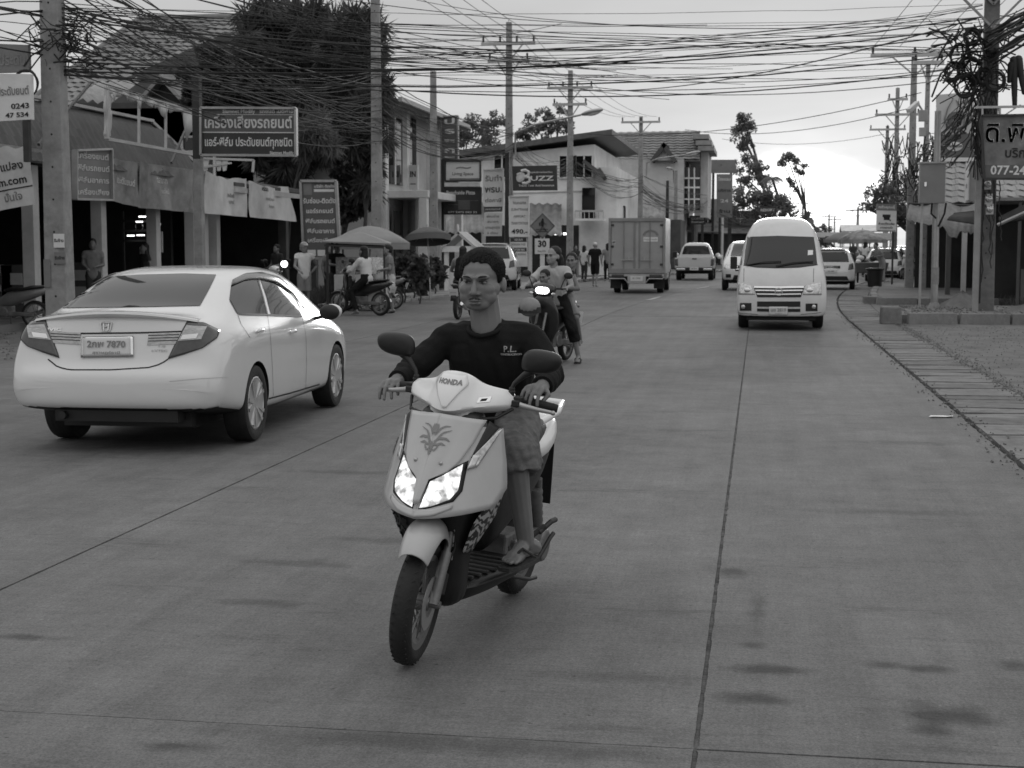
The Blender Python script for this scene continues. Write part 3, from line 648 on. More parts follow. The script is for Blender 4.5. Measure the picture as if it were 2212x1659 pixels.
signboard('shop_sign', 'wide dark shop sign with two rows of Thai lettering on a post', A4(31, (435, 335), (640, 336), (639, 234), (435, 233)), SIGN_G, [('Siamnet Modify   รถยนต์ โมดิฟาย', .60, .93, .11, .74, PRINT_W), ('เครื่องเสียงรถยนต์', .5, .68, .32, .92, BAN_W), ('แอร์-ฟิล์ม ประดับยนต์ทุกชนิด', .5, .27, .24, .92, PRINT_W), ('Siamnet Modify', .85, .055, .09, .25, PRINT_W)], boards=[(.0, .0, 1, .47, SIGN_D), (0, .475, 1, .495, PRINT_W), (.15, .858, .98, .868, PRINT_W)], frame=(STEEL, .05))
t = thing('sign_post', 'concrete post carrying the wide dark shop sign', 'post', (gz(428, 688).x, gz(428, 688).y, 0)); p = aty(426, 340, 31.15)
t.location = (p.x, 31.2, 0); b = MB(); b.box((0, 0, 1.75), (.20, .20, 3.5), taper=.9); b.build('post', CONC, t, bevel=.01); b = MB(); b.box((0, 0, 4.3), (.17, .17, 1.9)); b.build('upper_post', DKSTEEL, t)
signboard('shop_sign', 'tall grey sign with a column of Thai lines behind the food stall', A4(40, (657, 558), (735, 558), (726, 391), (650, 391)), SIGN_G, [('บริษัท ติดตั้ง', .66, .93, .05, .55, PRINT_W), ('รับซ่อม-ติดตั้ง', .5, .74, .085, .9, PRINT_W), ('แอร์รถยนต์', .5, .61, .075, .74, PRINT_W), ('ฟิล์มรถยนต์', .5, .48, .075, .82, PRINT_W), ('ฟิล์มอาคาร', .5, .35, .075, .76, PRINT_W), ('เครื่องเสียง', .5, .23, .07, .74, BAN_W)], boards=[(.06, .82, .30, .97, SIGN_M), (.36, .86, .93, .895, PRINT_W), (.10, .03, .33, .11, SIGN_W), (.38, .03, .64, .11, SIGN_W), (.69, .03, .92, .11, SIGN_W)], legs=[(.08, 0, .08), (.92, 0, .08)], frame=(STEEL, .07))
# ---------------------------------------------------------------- house with the big tiled roof
def big_house():
    root = thing('tiled_roof_house', 'house with a big hipped tile roof rising behind the accessory shop', 'house')
    e0, e1, r0, r1 = aty(50, 232, 52), aty(570, 232, 52), aty(300, 44, 58.5), aty(660, 38, 58.5); e1.z = e0.z; r1.z = r0.z
    tile_roof(root, e0, e1, r0, r1, .34, .38, .05, TILE, 300, lip=.045)
    b = MB(); b.add([e0 - V((0, 0, .05)), e1 - V((0, 0, .05)), r1 - V((0, 0, .05)), r0 - V((0, 0, .05)), e0 + V((-1, 12, 0)), e1 + V((0, 12, 0))], [(0, 1, 2, 3), (0, 3, 4), (3, 2, 5, 4)]); b.build('roof_deck', DARK_W, root)
    b = MB(); b.tube([e0 + V((0, 0, .06)), r0 + V((0, 0, .06)), r1 + V((0, 0, .06))], .13, 8); b.build('ridge_tiles', TILE, root, smooth=60)
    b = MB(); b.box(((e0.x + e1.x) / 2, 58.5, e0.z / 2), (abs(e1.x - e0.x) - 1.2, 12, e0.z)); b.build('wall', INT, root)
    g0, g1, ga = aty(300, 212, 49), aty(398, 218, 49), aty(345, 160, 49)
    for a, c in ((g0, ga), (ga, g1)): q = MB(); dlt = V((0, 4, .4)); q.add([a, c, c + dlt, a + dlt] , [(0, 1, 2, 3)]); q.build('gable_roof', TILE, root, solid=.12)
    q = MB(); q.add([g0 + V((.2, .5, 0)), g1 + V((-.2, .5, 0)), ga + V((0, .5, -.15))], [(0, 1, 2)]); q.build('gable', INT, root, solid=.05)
big_house()
# ---------------------------------------------------------------- corner building beyond the trees
def corner_building():
    root = thing('corner_building', 'pale two storey corner building with a vertical sign and a white porch', 'building'); XF = -13.6
    def bx(name, x0, x1, y0, y1, z0, z1, m, bv=0.): b = MB(); b.box(((x0 + x1) / 2, (y0 + y1) / 2, (z0 + z1) / 2), (x1 - x0, y1 - y0, z1 - z0)); return b.build(name, m, root, bevel=bv)
    bx('wall', -24, XF, 52.5, 63.5, 0, 6.9, GREY_W)
    b = MB(); b.add([(XF + 1.0, 51.6, 6.75), (XF + 1.0, 64.2, 6.75), (-19, 64.2, 9.2), (-19, 51.6, 9.2), (-25, 64.2, 6.8), (-25, 51.6, 6.8)], [(0, 1, 2, 3), (3, 2, 4, 5), (0, 3, 5)]); b.build('roof', TILE_D, root, solid=.22)
    bx('gutter', XF + .95, XF + 1.1, 51.6, 64.2, 6.68, 6.84, GREY_W)
    for y in (53.0, 56.4, 60.6): bx('pilaster', XF, XF + .18, y - .25, y + .25, 0, 6.8, WHITE_W)
    for y0, y1 in ((53.4, 55.9), (57.0, 57.5)): f = bx('window', XF + .01, XF + .06, y0, y1, 3.9, 6.4, GLASS_D); 
    bx('dark_recess', XF + .02, XF + .07, 57.6, 58.2, 3.6, 6.6, INT)
    bx('window_frame', XF + .05, XF + .10, 54.6, 54.7, 3.9, 6.4, WHITE_W)
    # porch
    bx('porch_roof', XF, XF + 1.7, 53.0, 59.8, 3.35, 3.62, WHITE_W, .02)
    for y in (53.2, 59.6): bx('porch_pillar', XF + 1.35, XF + 1.65, y - .18, y + .18, 0, 3.35, WHITE_W, .02)
    bx('porch_wall', XF + .9, XF + 1.0, 54.4, 59.4, .05, 3.35, GREY_W)
    p = bx('poster', XF + 1.0, XF + 1.03, 55.3, 57.6, .9, 2.9, mat('faded_poster', .25, .6, var=.6, sc=3.5)); bx('doorway', XF + .3, XF + .35, 53.4, 54.3, .05, 2.9, INT)
    # windows of the wall that faces the viewer
    for x in (-17.2, -20.4): w = MB(); w.box((x, 52.46, 4.8), (1.2, .06, 1.6)); w = w.build('window', GLASS_D, root); f = MB(); [f.bar((x + sx * .62, 52.42, 4.0), (x + sx * .62, 52.42, 5.6), .1) for sx in (-1, 0, 1)]; [f.bar((x - .62, 52.42, z), (x + .62, 52.42, z), .08) for z in (4.0, 4.53, 5.06, 5.6)]; f.build('window_frame', WHITE_W, w)
    return XF
XF = corner_building()
signboard('vertical_sign', 'tall narrow vertical sign with stacked letters on the corner building', [(-12.6, 58.6, 3.7), (-11.9, 58.5, 3.7), (-11.9, 58.5, 6.75), (-12.6, 58.6, 6.75)], SIGN_G, [(ch, .5, .93 - k * .125, .10, .62, PRINT_W) for k, ch in enumerate('ประกันภัย')][:8], frame=(STEEL, .05))
signboard('vertical_sign', 'short white sign with sideways letters beside the dark window strip', [(-13.38, 56.2, 3.75), (-13.0, 56.1, 3.75), (-13.0, 56.1, 4.7), (-13.38, 56.2, 4.7)], SIGN_W, [('IN', .5, .62, .32, .6, PRINT_K), ('–', .5, .25, .3, .6, PRINT_K)])
# ---------------------------------------------------------------- long white house with dark shed roof
def white_house():
    root = thing('white_house', 'white two storey house with a dark sloping roof behind the sign frames', 'house'); Y = 80
    a = lambda x, y: aty(x, y, Y)
    w0, w1 = a(935, 600).x, a(1283, 600).x; zl, zr = a(955, 336).z, a(1240, 300).z
    b = MB(); P = [(w0, Y, 0), (w1, Y, 0), (w1, Y, zr - .3), (w0, Y, zl - .3)]; b.add(P + [(x, y + 16, z) for x, y, z in P], [(3, 2, 1, 0), (0, 1, 5, 4), (1, 2, 6, 5), (2, 3, 7, 6), (3, 0, 4, 7)]); b.build('wall', WHITE_W, root)
    b = MB(); P = [(w0 - .4, Y - .7, zl - .28), (w1 + 1.0, Y - .7, zr + .16), (w1 + 1.0, Y + 17, zr + .16), (w0 - .4, Y + 17, zl - .28)]; b.add(P + [(x, y, z + .28) for x, y, z in P], [(0, 1, 2, 3), (7, 6, 5, 4), (0, 4, 5, 1), (1, 5, 6, 2), (3, 7, 4, 0)]); b.build('roof', mat('dark_shed_roof', .11, .6, var=.3), root)
    b = MB(); b.bar((w0, Y - .03, 4.35), (w1, Y - .03, 4.55), .06, .05); b.build('string_course', GREY_W, root)
    for x in (1226, 1262, 1085):
        p = a(x, 360); f = MB(); f.box((p.x, Y - .03, p.z), (.9, .08, 1.2)); f = f.build('window', GLASS_D, root); fr = MB(); [fr.bar((p.x + sx * .45, Y - .09, p.z - .6), (p.x + sx * .45, Y - .09, p.z + .6), .07) for sx in (-1, 0, 1)]; [fr.bar((p.x - .45, Y - .09, p.z + sz * .6), (p.x + .45, Y - .09, p.z + sz * .6), .07) for sz in (-1, 1)]; fr.build('window_frame', WHITE_W, f)
    # tin awnings on the ground floor
    for (x0, x1, yb, yt) in ((953, 1048, 503, 436), (1143, 1213, 508, 440)):
        corrugated('tin_awning', aty(x0, yb, 76.8), aty(x1, yb, 76.8), aty(x0, yt, 79.8), aty(x1, yt, 79.8), TIN, root, .36, .06)
    # shop openings
    for x0, x1 in ((950, 1040), (1050, 1140), (1150, 1250)):
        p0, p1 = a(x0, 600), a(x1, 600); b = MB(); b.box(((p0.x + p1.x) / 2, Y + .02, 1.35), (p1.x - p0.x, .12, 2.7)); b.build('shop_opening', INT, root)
    for x0, x1 in ((1198, 1213), (1217, 1225)): m_ = MB(); m_.bar(aty(x0, 505, 78.6), aty(x1, 505, 78.6), .12); m_.build('lit_tube', TUBE_ON, root)
    # side wing with small tiled eaves and a balcony
    x0 = w1; b = MB(); b.box((x0 + .6, Y + 8, 2.9), (1.2, 15.9, 5.8)); b.build('side_wing', WHITE_W, root)
    for (xa, xb, y0, y1) in ((1262, 1308, 378, 344), (1296, 1312, 386, 362)): q = MB(); q.add([aty(xa, y1, 79.2), aty(xb, y0, 77.5), aty(xb, y0, 81), aty(xa, y1, 83)], [(0, 1, 2, 3)]); q.build('small_eave', TILE_D, root, solid=.2)
    b = MB(); p = aty(1276, 475, 79.0); b.box((p.x, 79.0, p.z), (1.5, 1.6, .12)); b.build('balcony', WHITE_W, root); q = MB(); q.box((p.x, 78.22, p.z + .45), (1.5, .06, .1)); [q.bar((p.x + k * .25, 78.22, p.z), (p.x + k * .25, 78.22, p.z + .45), .04) for k in range(-3, 4)]; q.build('balustrade', GREY_W, root)
    d = MB(); p = aty(1271, 440, 79.6); d.box((p.x, 79.7, p.z), (.7, .08, 1.7)); d.build('balcony_door', GLASS_D, root)
white_house()
# ---------------------------------------------------------------- building with the long tiled roof
def tiled_building():
    root = thing('tiled_building', 'large pale building with a long tiled roof and small gable behind the truck', 'building'); Y = 112
    a = lambda x, y: aty(x, y, Y)
    x0, x1 = a(1268, 500).x, a(1476, 500).x; zt = a(1400, 341).z
    b = MB(); b.box(((x0 + x1) / 2, Y + 8, zt / 2), (x1 - x0, 16, zt)); b.build('wall', GREY_W, root)
    e0, e1, r0, r1 = a(1262, 345), a(1512, 345), aty(1268, 288, Y + 5), aty(1512, 283, Y + 5)
    tile_roof(root, e0, e1, r0, r1, .62, .50, .05, TILE, 0, lip=.07)
    b = MB(); b.add([e0 - V((0, 0, .1)), e1 - V((0, 0, .1)), r1 - V((0, 0, .1)), r0 - V((0, 0, .1)), r0 + V((0, 10, -4)), r1 + V((0, 10, -4))], [(0, 1, 2, 3), (3, 2, 5, 4)]); b.build('roof_deck', TILE, root)
    g0, g1, ga = aty(1404, 346, Y - 1), aty(1462, 346, Y - 1), aty(1434, 307, Y - 1)
    for p, q in ((g0, ga), (ga, g1)): m_ = MB(); m_.add([p, q, q + V((0, 4, 0)), p + V((0, 4, 0))], [(0, 1, 2, 3)]); m_.build('gable_roof', TILE_D, root, solid=.3)
    m_ = MB(); m_.add([g0 + V((.3, .4, 0)), g1 + V((-.3, .4, 0)), ga + V((0, .4, -.3))], [(0, 1, 2)]); m_.build('gable', GREY_W, root, solid=.1)
    # street front: tower-like end with glazing
    xt = a(1478, 500).x; Yb = Y + .5
    for k, (xa, xb, yt, yb, m) in enumerate(((1472, 1478, 345, 470, INT), (1478, 1512, 360, 455, GLASS_D), (1512, 1530, 300, 470, GREY_W))):
        p, q = aty(xa, yb, Yb + k * .4), aty(xb, yt, Yb + k * .4); b = MB(); b.box(((p.x + q.x) / 2, Yb + 4 + k * .4, (p.z + q.z) / 2), (q.x - p.x, 8, q.z - p.z)); b.build(('corner_post', 'window', 'stair_tower')[k], m, root)
    for x in (1488, 1500): b = MB(); b.bar(aty(x, 362, Yb + .2), aty(x, 455, Yb + .2), .10); b.build('mullion', WHITE_W, root)
    for y in (385, 405, 430): b = MB(); b.bar(aty(1478, y, Yb + .2), aty(1512, y, Yb + .2), .12); b.build('transom', WHITE_W, root)
    for (xa, y_) in ((1515, 297), (1521, 310), (1526, 322)): p = aty(xa, y_, Y + 1); b = MB(); b.box((p.x, Y + 4, p.z), (1.2, 8, .35)); b.build('cornice', TILE, root)
    # ground floor roofs and dark shops in front
    b = MB(); p0, p1 = aty(1335, 540, 104), aty(1470, 540, 104); b.box(((p0.x + p1.x) / 2, 107, 1.7), (p1.x - p0.x, 6, 3.4)); b.build('shop_row', DARK_W, root)
    corrugated('tin_awning', aty(1336, 472, 100), aty(1436, 472, 100), aty(1342, 448, 104), aty(1430, 446, 104), TIN, root, .5, .08)
tiled_building()
signboard('shop_sign', 'small framed white sign above the roof of the box truck', A4(84, (1296, 475), (1350, 474), (1350, 446), (1296, 447)), SIGN_W, [('Lamai', .45, .62, .3, .5, PRINT_G), ('massage spa', .45, .25, .16, .6, PRINT_G)], frame=(DKSTEEL, .08), legs=[(.2, 0, .1), (.8, 0, .1)])
# shop row further along: dark mixed frontage under trees
def frontage(label, x0, x1, ytop, Y, m, dep=7, ybase=600, extra=()):
    p0, p1 = aty(x0, ytop, Y), aty(x1, ytop, Y); root = thing('shop_house', label, 'shop'); b = MB(); b.box(((p0.x + p1.x) / 2, Y + dep / 2, p0.z / 2), (p1.x - p0.x, dep, p0.z)); b.build('wall', m, root)
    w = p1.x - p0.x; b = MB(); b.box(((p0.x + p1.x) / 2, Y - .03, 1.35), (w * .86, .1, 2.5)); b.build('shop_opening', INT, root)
    b = MB(); c = ((p0.x + p1.x) / 2, Y - .8, 3.0); b.add([(c[0] - w / 2, Y, 3.2), (c[0] + w / 2, Y, 3.2), (c[0] + w / 2, Y - 1.6, 2.7), (c[0] - w / 2, Y - 1.6, 2.7)], [(0, 1, 2, 3)]); b.build('awning', TIN, root, solid=.06)
    n = max(1, int(w / 2.2))
    if p0.z > 4.6:
        for i in range(n): x = p0.x + w * (i + .5) / n; f = MB(); f.box((x, Y - .03, 4.1), (.9, .08, 1.1)); f = f.build('window', GLASS_D, root); r_ = MB(); r_.bar((x, Y - .09, 3.55), (x, Y - .09, 4.65), .06); r_.bar((x - .45, Y - .09, 4.1), (x + .45, Y - .09, 4.1), .06); r_.build('window_frame', WHITE_W, f)
    return root
frontage('low dark shop house with awning left of the pickup under the trees', 1440, 1500, 470, 118, DARK_W)
frontage('grey shop house behind the pickup at the bend of the road', 1500, 1560, 430, 128, GREY_W)
frontage('dark wooden shop house behind the van under the tall trees', 1560, 1640, 455, 140, DARK_W)
frontage('low pale shop house in the distance left of the van roof', 1640, 1720, 470, 160, GREY_W)
for lab, Y, c4, m, ln in (('tall stacked sign tower at the bend of the road', 126, ((1548, 470), (1582, 470), (1582, 376), (1548, 376)), SIGN_M, [('โรงแรม', .5, .88, .09, .8, PRINT_W), ('บริการ', .5, .62, .09, .8, PRINT_K), ('24', .5, .38, .1, .5, PRINT_W), ('ร้าน', .5, .14, .09, .7, PRINT_K)]),
                          ('broad mirrored sign on top of the stacked sign tower', 126.5, ((1528, 374), (1592, 374), (1588, 345), (1530, 345)), SIGN_M, [('เลิง', .5, .66, .34, .4, PRINT_G), ('สวนอาหาร', .5, .25, .3, .7, PRINT_G)]),
                          ('small dark sign hanging over the shops left of the pickup', 114, ((1490, 485), (1524, 485), (1524, 466), (1490, 466)), SIGN_D, [('COFFEE', .5, .66, .34, .8, PRINT_W), ('ร้านกาแฟ', .5, .28, .28, .8, PRINT_W)]),
                          ('dark sign among the trees left of the van roof', 130, ((1640, 462), (1678, 462), (1676, 446), (1640, 446)), SIGN_D, [('RESORT', .5, .5, .5, .8, BAN_W)]),
                          ('pale sign on a pole far down the road', 150, ((1742, 490), (1758, 490), (1758, 474), (1742, 474)), SIGN_M, [])):
    signboard('shop_sign', lab, A4(Y, *c4), m, ln, .2, legs=[(.2, 0, .2), (.8, 0, .2)])
# ---------------------------------------------------------------- right side: tiled shacks
def right_shacks():
    root = thing('tiled_shack', 'low open shack with a pale barrel tile roof at the right behind the pole', 'shack')
    e0, e1, r0, r1 = aty(2038, 440, 46), aty(2330, 440, 46), aty(2040, 352, 49), aty(2330, 352, 49)
    tile_roof(root, e0, e1, r0, r1, .34, .42, .045, mat('pale_roof_tile', .30, .65, var=.2, sc=1.5, dirt=.3, objrand=.1), 300, lip=.03)
    b = MB(); b.add([e0 - V((0, 0, .06)), e1 - V((0, 0, .06)), r1 - V((0, 0, .06)), r0 - V((0, 0, .06)), e1 + V((0, 8, 0)), e0 + V((0, 8, 0))], [(0, 1, 2, 3), (3, 2, 4, 5)]); b.build('roof_deck', DARK_W, root)
    b = MB(); b.bar(r0 + V((-.1, 0, .1)), r1 + V((0, 0, .1)), .3, .12); b.build('ridge_cap', PAPER, root)
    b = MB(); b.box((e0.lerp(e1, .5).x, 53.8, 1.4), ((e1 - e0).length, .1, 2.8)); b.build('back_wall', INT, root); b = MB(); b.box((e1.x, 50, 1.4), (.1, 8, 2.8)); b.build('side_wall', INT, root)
    b = MB(); b.bar(e0 - V((0, -.2, .2)), e1 - V((0, -.2, .2)), .1, .22); b.build('beam', GREY_W, root)
    for x in (2046, 2080, 2128, 2190): p = aty(x, 640, 46.3); b = MB(); b.box((p.x, 46.3, 1.4), (.14, .14, 2.9)); b.build('post', WOOD if x != 2080 else GREY_W, root)
    # torn awning cloths
    aw = thing('cloth_awning', 'dark sagging cloth awning of the stall right of the steel post', 'awning'); m_ = MB(); m_.grid([[aty(2062, 462, 41), aty(2110, 458, 41)], [aty(2050, 470, 40), aty(2112, 470, 39.5)], [aty(2046, 476, 39.6), aty(2112, 486, 39)]]); m_.build('cloth', CLOTH_D, aw, smooth=180, solid=.02); q = MB(); q.tube([aty(2060, 462, 41), aty(2112, 456, 41)], .03, 6); q.build('rail', DKSTEEL, aw)
    aw = thing('cloth_awning', 'grey cloth awning with torn edge behind the steel posts', 'awning'); m_ = MB()
    bot = [aty(1958 + 145 * k / 24, 470 + 30 * k / 24 + 7 * abs(math.sin(k * 1.7)) + (16 if 14 < k < 19 else 0), 43) for k in range(25)]; top = [aty(1966 + 140 * k / 24, 440 + 5 * math.sin(k * .4), 45) for k in range(25)]; m_.grid([bot, top]); m_.build('cloth', CLOTH_G, aw, smooth=180, solid=.02); q = MB(); q.tube([aty(1962, 440, 45), aty(2110, 444, 45)], .04, 6); q.build('rail', DKSTEEL, aw)
    aw = thing('cloth_awning', 'black awning on a slanted bar at the right edge', 'awning'); m_ = MB(); m_.grid([[aty(2158, 470, 38), aty(2240, 430, 38)], [aty(2158, 484, 36.6), aty(2260, 470, 36.4)]]); m_.build('cloth', CLOTH_K, aw, smooth=180, solid=.02); q = MB(); q.tube([aty(2155, 486, 36.5), aty(2230, 452, 36.3)], .04, 8); q.build('rail', STEEL, aw)
    r2 = thing('dark_stall', 'dark open stall behind the concrete pole at the right edge', 'stall'); b = MB(); p = aty(2160, 600, 40)
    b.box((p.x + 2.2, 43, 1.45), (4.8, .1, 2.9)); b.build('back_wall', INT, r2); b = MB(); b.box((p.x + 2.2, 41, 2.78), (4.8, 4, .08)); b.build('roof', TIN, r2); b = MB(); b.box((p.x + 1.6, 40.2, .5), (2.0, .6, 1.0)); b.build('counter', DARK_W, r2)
    for k in range(4): b = MB(); b.bar((p.x + .3 + k * 1.1, 39.1, .1), (p.x + .3 + k * 1.1, 39.1, 2.8), .07); b.build('post', WOOD, r2)
    for k in range(5): b = MB(); b.box((p.x + 1.0 + k * .35, 40.0, 1.12 + .06 * (k % 2)), (.25, .25, .25 + .1 * (k % 3))); b.build('crate', DARK_W if k % 2 else GREY_W, r2)
    # low wall, junk
    sh = thing('market_shed', 'long dark market shed under the tree at the right', 'shed'); p0, p1 = aty(1935, 560, 74), aty(1990, 560, 58)
    b = MB(); b.box((p0.x + 3, 70, 1.5), (3.6, 18, 3.0)); b.build('wall', DARK_W, sh)
    for k in range(6): b = MB(); b.bar((p0.x + 1.0, 61.5 + k * 3, .1), (p0.x + 1.0, 61.5 + k * 3, 2.6), .12); b.build('post', WOOD, sh)
    q = MB(); q.add([(p0.x + .2, 61, 2.5), (p0.x + .2, 79, 2.5), (p0.x + 3, 79, 3.4), (p0.x + 3, 61, 3.4)], [(0, 1, 2, 3)]); q.build('roof', TIN, sh, solid=.06)
right_shacks()
# ================================================================== PEOPLE: one continuous skin each, clothes and hair on top
def head_matrix(c, yaw=0., pitch=0., roll=0., s=1., wide=1.):
    return Mx.Translation(c) @ Mx.Rotation(yaw, 4, 'Z') @ Mx.Rotation(pitch, 4, 'X') @ Mx.Rotation(roll, 4, 'Y') @ Mx.Diagonal((s * wide, s * (1 + (wide - 1) * .5), s, 1))
def head_prims(mb, H):
    """facing -y, z up, origin between the ears"""
    def E(c, r): mb.ell((0, 0, 0), r, 16, 10, H @ Mx.Translation(c))
    def C(a, b, r0, r1=None):
        k = H.to_scale()[0]; mb.cap(H @ V(a), H @ V(b), r0 * k, (r0 if r1 is None else r1) * k, 10)
    E((0, .012, .035), (.076, .096, .092)); E((0, -.028, -.02), (.064, .066, .088)); E((0, -.052, -.088), (.036, .036, .030))
    for s in (-1, 1):
        C((s * .050, -.030, -.025), (s * .028, -.056, -.086), .032, .022); E((s * .042, -.046, -.054), (.031, .033, .038))      # jaw
        E((s * .042, -.061, -.026), (.027, .021, .027))                      # cheek
        C((s * .012, -.092, .024), (s * .046, -.078, .026), .0105, .009)        # brow
        E((s * .083, .014, -.012), (.011, .022, .033)); E((s * .077, .006, -.014), (.010, .013, .02))
        E((s * .0135, -.097, -.043), (.0095, .010, .008))                        # nostril
    C((0, -.089, .012), (0, -.108, -.038), .0085, .0125)                          # nose
    C((-.020, -.090, -.070), (.020, -.090, -.070), .0075); C((0, -.097, -.0685), (0, -.0975, -.069), .008)
    C((-.016, -.089, -.081), (.016, -.089, -.081), .0085)
def socket_disp(H):
    Hi = H.inverted(); k = H.to_scale()[0]
    A = np.array([[Hi[i][j] for j in range(3)] for i in range(3)]); t = np.array([Hi[i][3] for i in range(3)])
    def f(co):
        q = co @ A.T + t; d = np.zeros(len(co))
        for s in (-1, 1):
            for (cx, cy, cz, w, h, amp) in ((s * .030, -.086, .006, .017, .010, -.0075), (s * .014, -.096, -.058, .012, .009, -.0015)):
                e = ((q[:, 0] - cx) / w) ** 2 + ((q[:, 2] - cz) / h) ** 2 + ((q[:, 1] - cy) / .03) ** 2
                d += amp * np.exp(-e)
        e = (q[:, 0] / .026) ** 2 + ((q[:, 2] + .0755) / .0035) ** 2 + ((q[:, 1] + .095) / .02) ** 2; d += -.005 * np.exp(-e)   # mouth line
        return d * k
    return f
def hand_prims(mb, wrist, toward, up, side, s=1., curl=.5, fist=False):
    """palm, four unequal bent fingers and a thumb from the side of the palm"""
    w = V(wrist); f = V(toward).normalized(); u = V(up); u = (u - f * u.dot(f)).normalized(); r = f.cross(u) * side
    P = lambda a, b, c: w + (f * a + r * b + u * c) * s
    mb.cap(P(.0, -.014, 0), P(.065, -.024, .004), .017 * s, .015 * s, 8); mb.cap(P(.0, .012, 0), P(.062, .024, .004), .019 * s, .014 * s, 8); mb.cap(P(.01, 0, 0), P(.066, 0, .005), .018 * s, .016 * s, 8)
    for i, (b, L) in enumerate(((-.033, .062), (-.0115, .075), (.011, .080), (.033, .072))):
        a = curl * (1.0 + .12 * (i % 2)); p = P(.072 - .006 * abs(i - 2), b, .004); d = 0.
        for k, (fr, rad) in enumerate(((.45, .0098), (.32, .0086), (.25, .0078))):
            d += a * (.75, 1.0, .7)[k]
            q = p + (f * math.cos(d) - u * math.sin(d)) * (L * fr * s) + r * (b * .04 * s); mb.cap(p, q, rad * s, rad * .93 * s, 8); p = q
    p = P(.018, .026, -.006); q = P(.045, .050, -.016); t = P(.070, .050 - .016 * curl, -.026 - .016 * curl); mb.cap(p, q, .0125 * s, .0105 * s, 8); mb.cap(q, t, .0102 * s, .0085 * s, 8)
def foot_prims(mb, ankle, heel, toe, s=1., toes=False):
    a, h, t = V(ankle), V(heel), V(toe); d = (t - h).normalized(); sd = d.cross(V((0, 0, 1))).normalized()
    mb.cap(a, h + V((0, 0, .028 * s)), .034 * s, .032 * s, 8); mb.cap(h + V((0, 0, .026 * s)), t.lerp(h, .3) + V((0, 0, .024 * s)) + sd * .012 * s, .028 * s, .026 * s, 8)
    mb.cap(a.lerp(t, .25), t.lerp(h, .25) + V((0, 0, .022 * s)), .032 * s, .024 * s, 8); mb.cap(h.lerp(t, .5) + V((0, 0, .022 * s)), t.lerp(h, .22) + V((0, 0, .018 * s)) - sd * .02 * s, .026 * s, .02 * s, 8)
    for i in range(5):
        o = sd * ((i - 2) * .0165 * s); L = (.95, 1.0, .97, .93, .86)[i]
        mb.cap(t.lerp(h, .2) + o + V((0, 0, .018 * s)), t.lerp(h, 1.02 - L) + o + V((0, 0, .013 * s)), .0105 * s, .0085 * s, 6)
def rnd_(): return random.uniform(-1, 1)
def wrinkle(amp, f=26.):
    def g(co):
        x, y, z = co[:, 0], co[:, 1], co[:, 2]
        return amp * (np.sin(f * (z * 1.2 + .5 * x + .3 * np.sin(9 * y + 4 * x))) * .5 + np.sin(f * 1.9 * (y * .8 - z * .5 + .35 * np.sin(7 * x + 5 * z))) * .35 + np.sin(f * 3.1 * (x * .6 + z * .8 + .2 * np.sin(11 * y))) * .2)
    return g
def part_blob(name, mb, m, parent, vox, smooth=3, disp=None):
    return link(name, blob(mb, vox, smooth, disp), m, parent, smooth=180)
def torso_prims(mb, J, s, e=0., top=1.0, neck=.012):
    hL, hR, sL, sR = (V(J[k]) for k in ('hipL', 'hipR', 'shL', 'shR')); pe = (hL + hR) / 2; ch = (sL + sR) / 2
    ax = (sL - sR).normalized()
    for sg in (-1, 1):
        a = pe + ax * sg * .050 * s; b = ch + ax * sg * .082 * s - (ch - pe).normalized() * .05 * s
        mid = a.lerp(b, .5) - ax * sg * .006 * s
        mb.cap(a, mid, (.098 + e) * s, (.088 + e) * s, 14); mb.cap(mid, b, (.088 + e) * s, (.090 + e) * s, 14)
        mb.cap(ch + ax * sg * .05 * s, ch + ax * sg * ((sL - sR).length / 2 - .012 * s), (.066 + e) * s, (.056 + e) * s, 12)
    for sg in (-1, 1): mb.cap(V(J['neck']) + ax * sg * .030 * s - V((0, 0, .045 * s)), ch + ax * sg * ((sL - sR).length / 2 - .05 * s) + V((0, 0, .006 * s)), (.040 + e) * s, (.048 + e) * s, 10)
    mb.cap(pe, ch - (ch - pe).normalized() * .03 * s, (.10 + e) * s, (.095 + e) * s, 14)
    mb.cap(ch, V(J['neck']) - V((0, 0, neck * s)), (.075 + e) * s, (.056 + e) * s, 12)
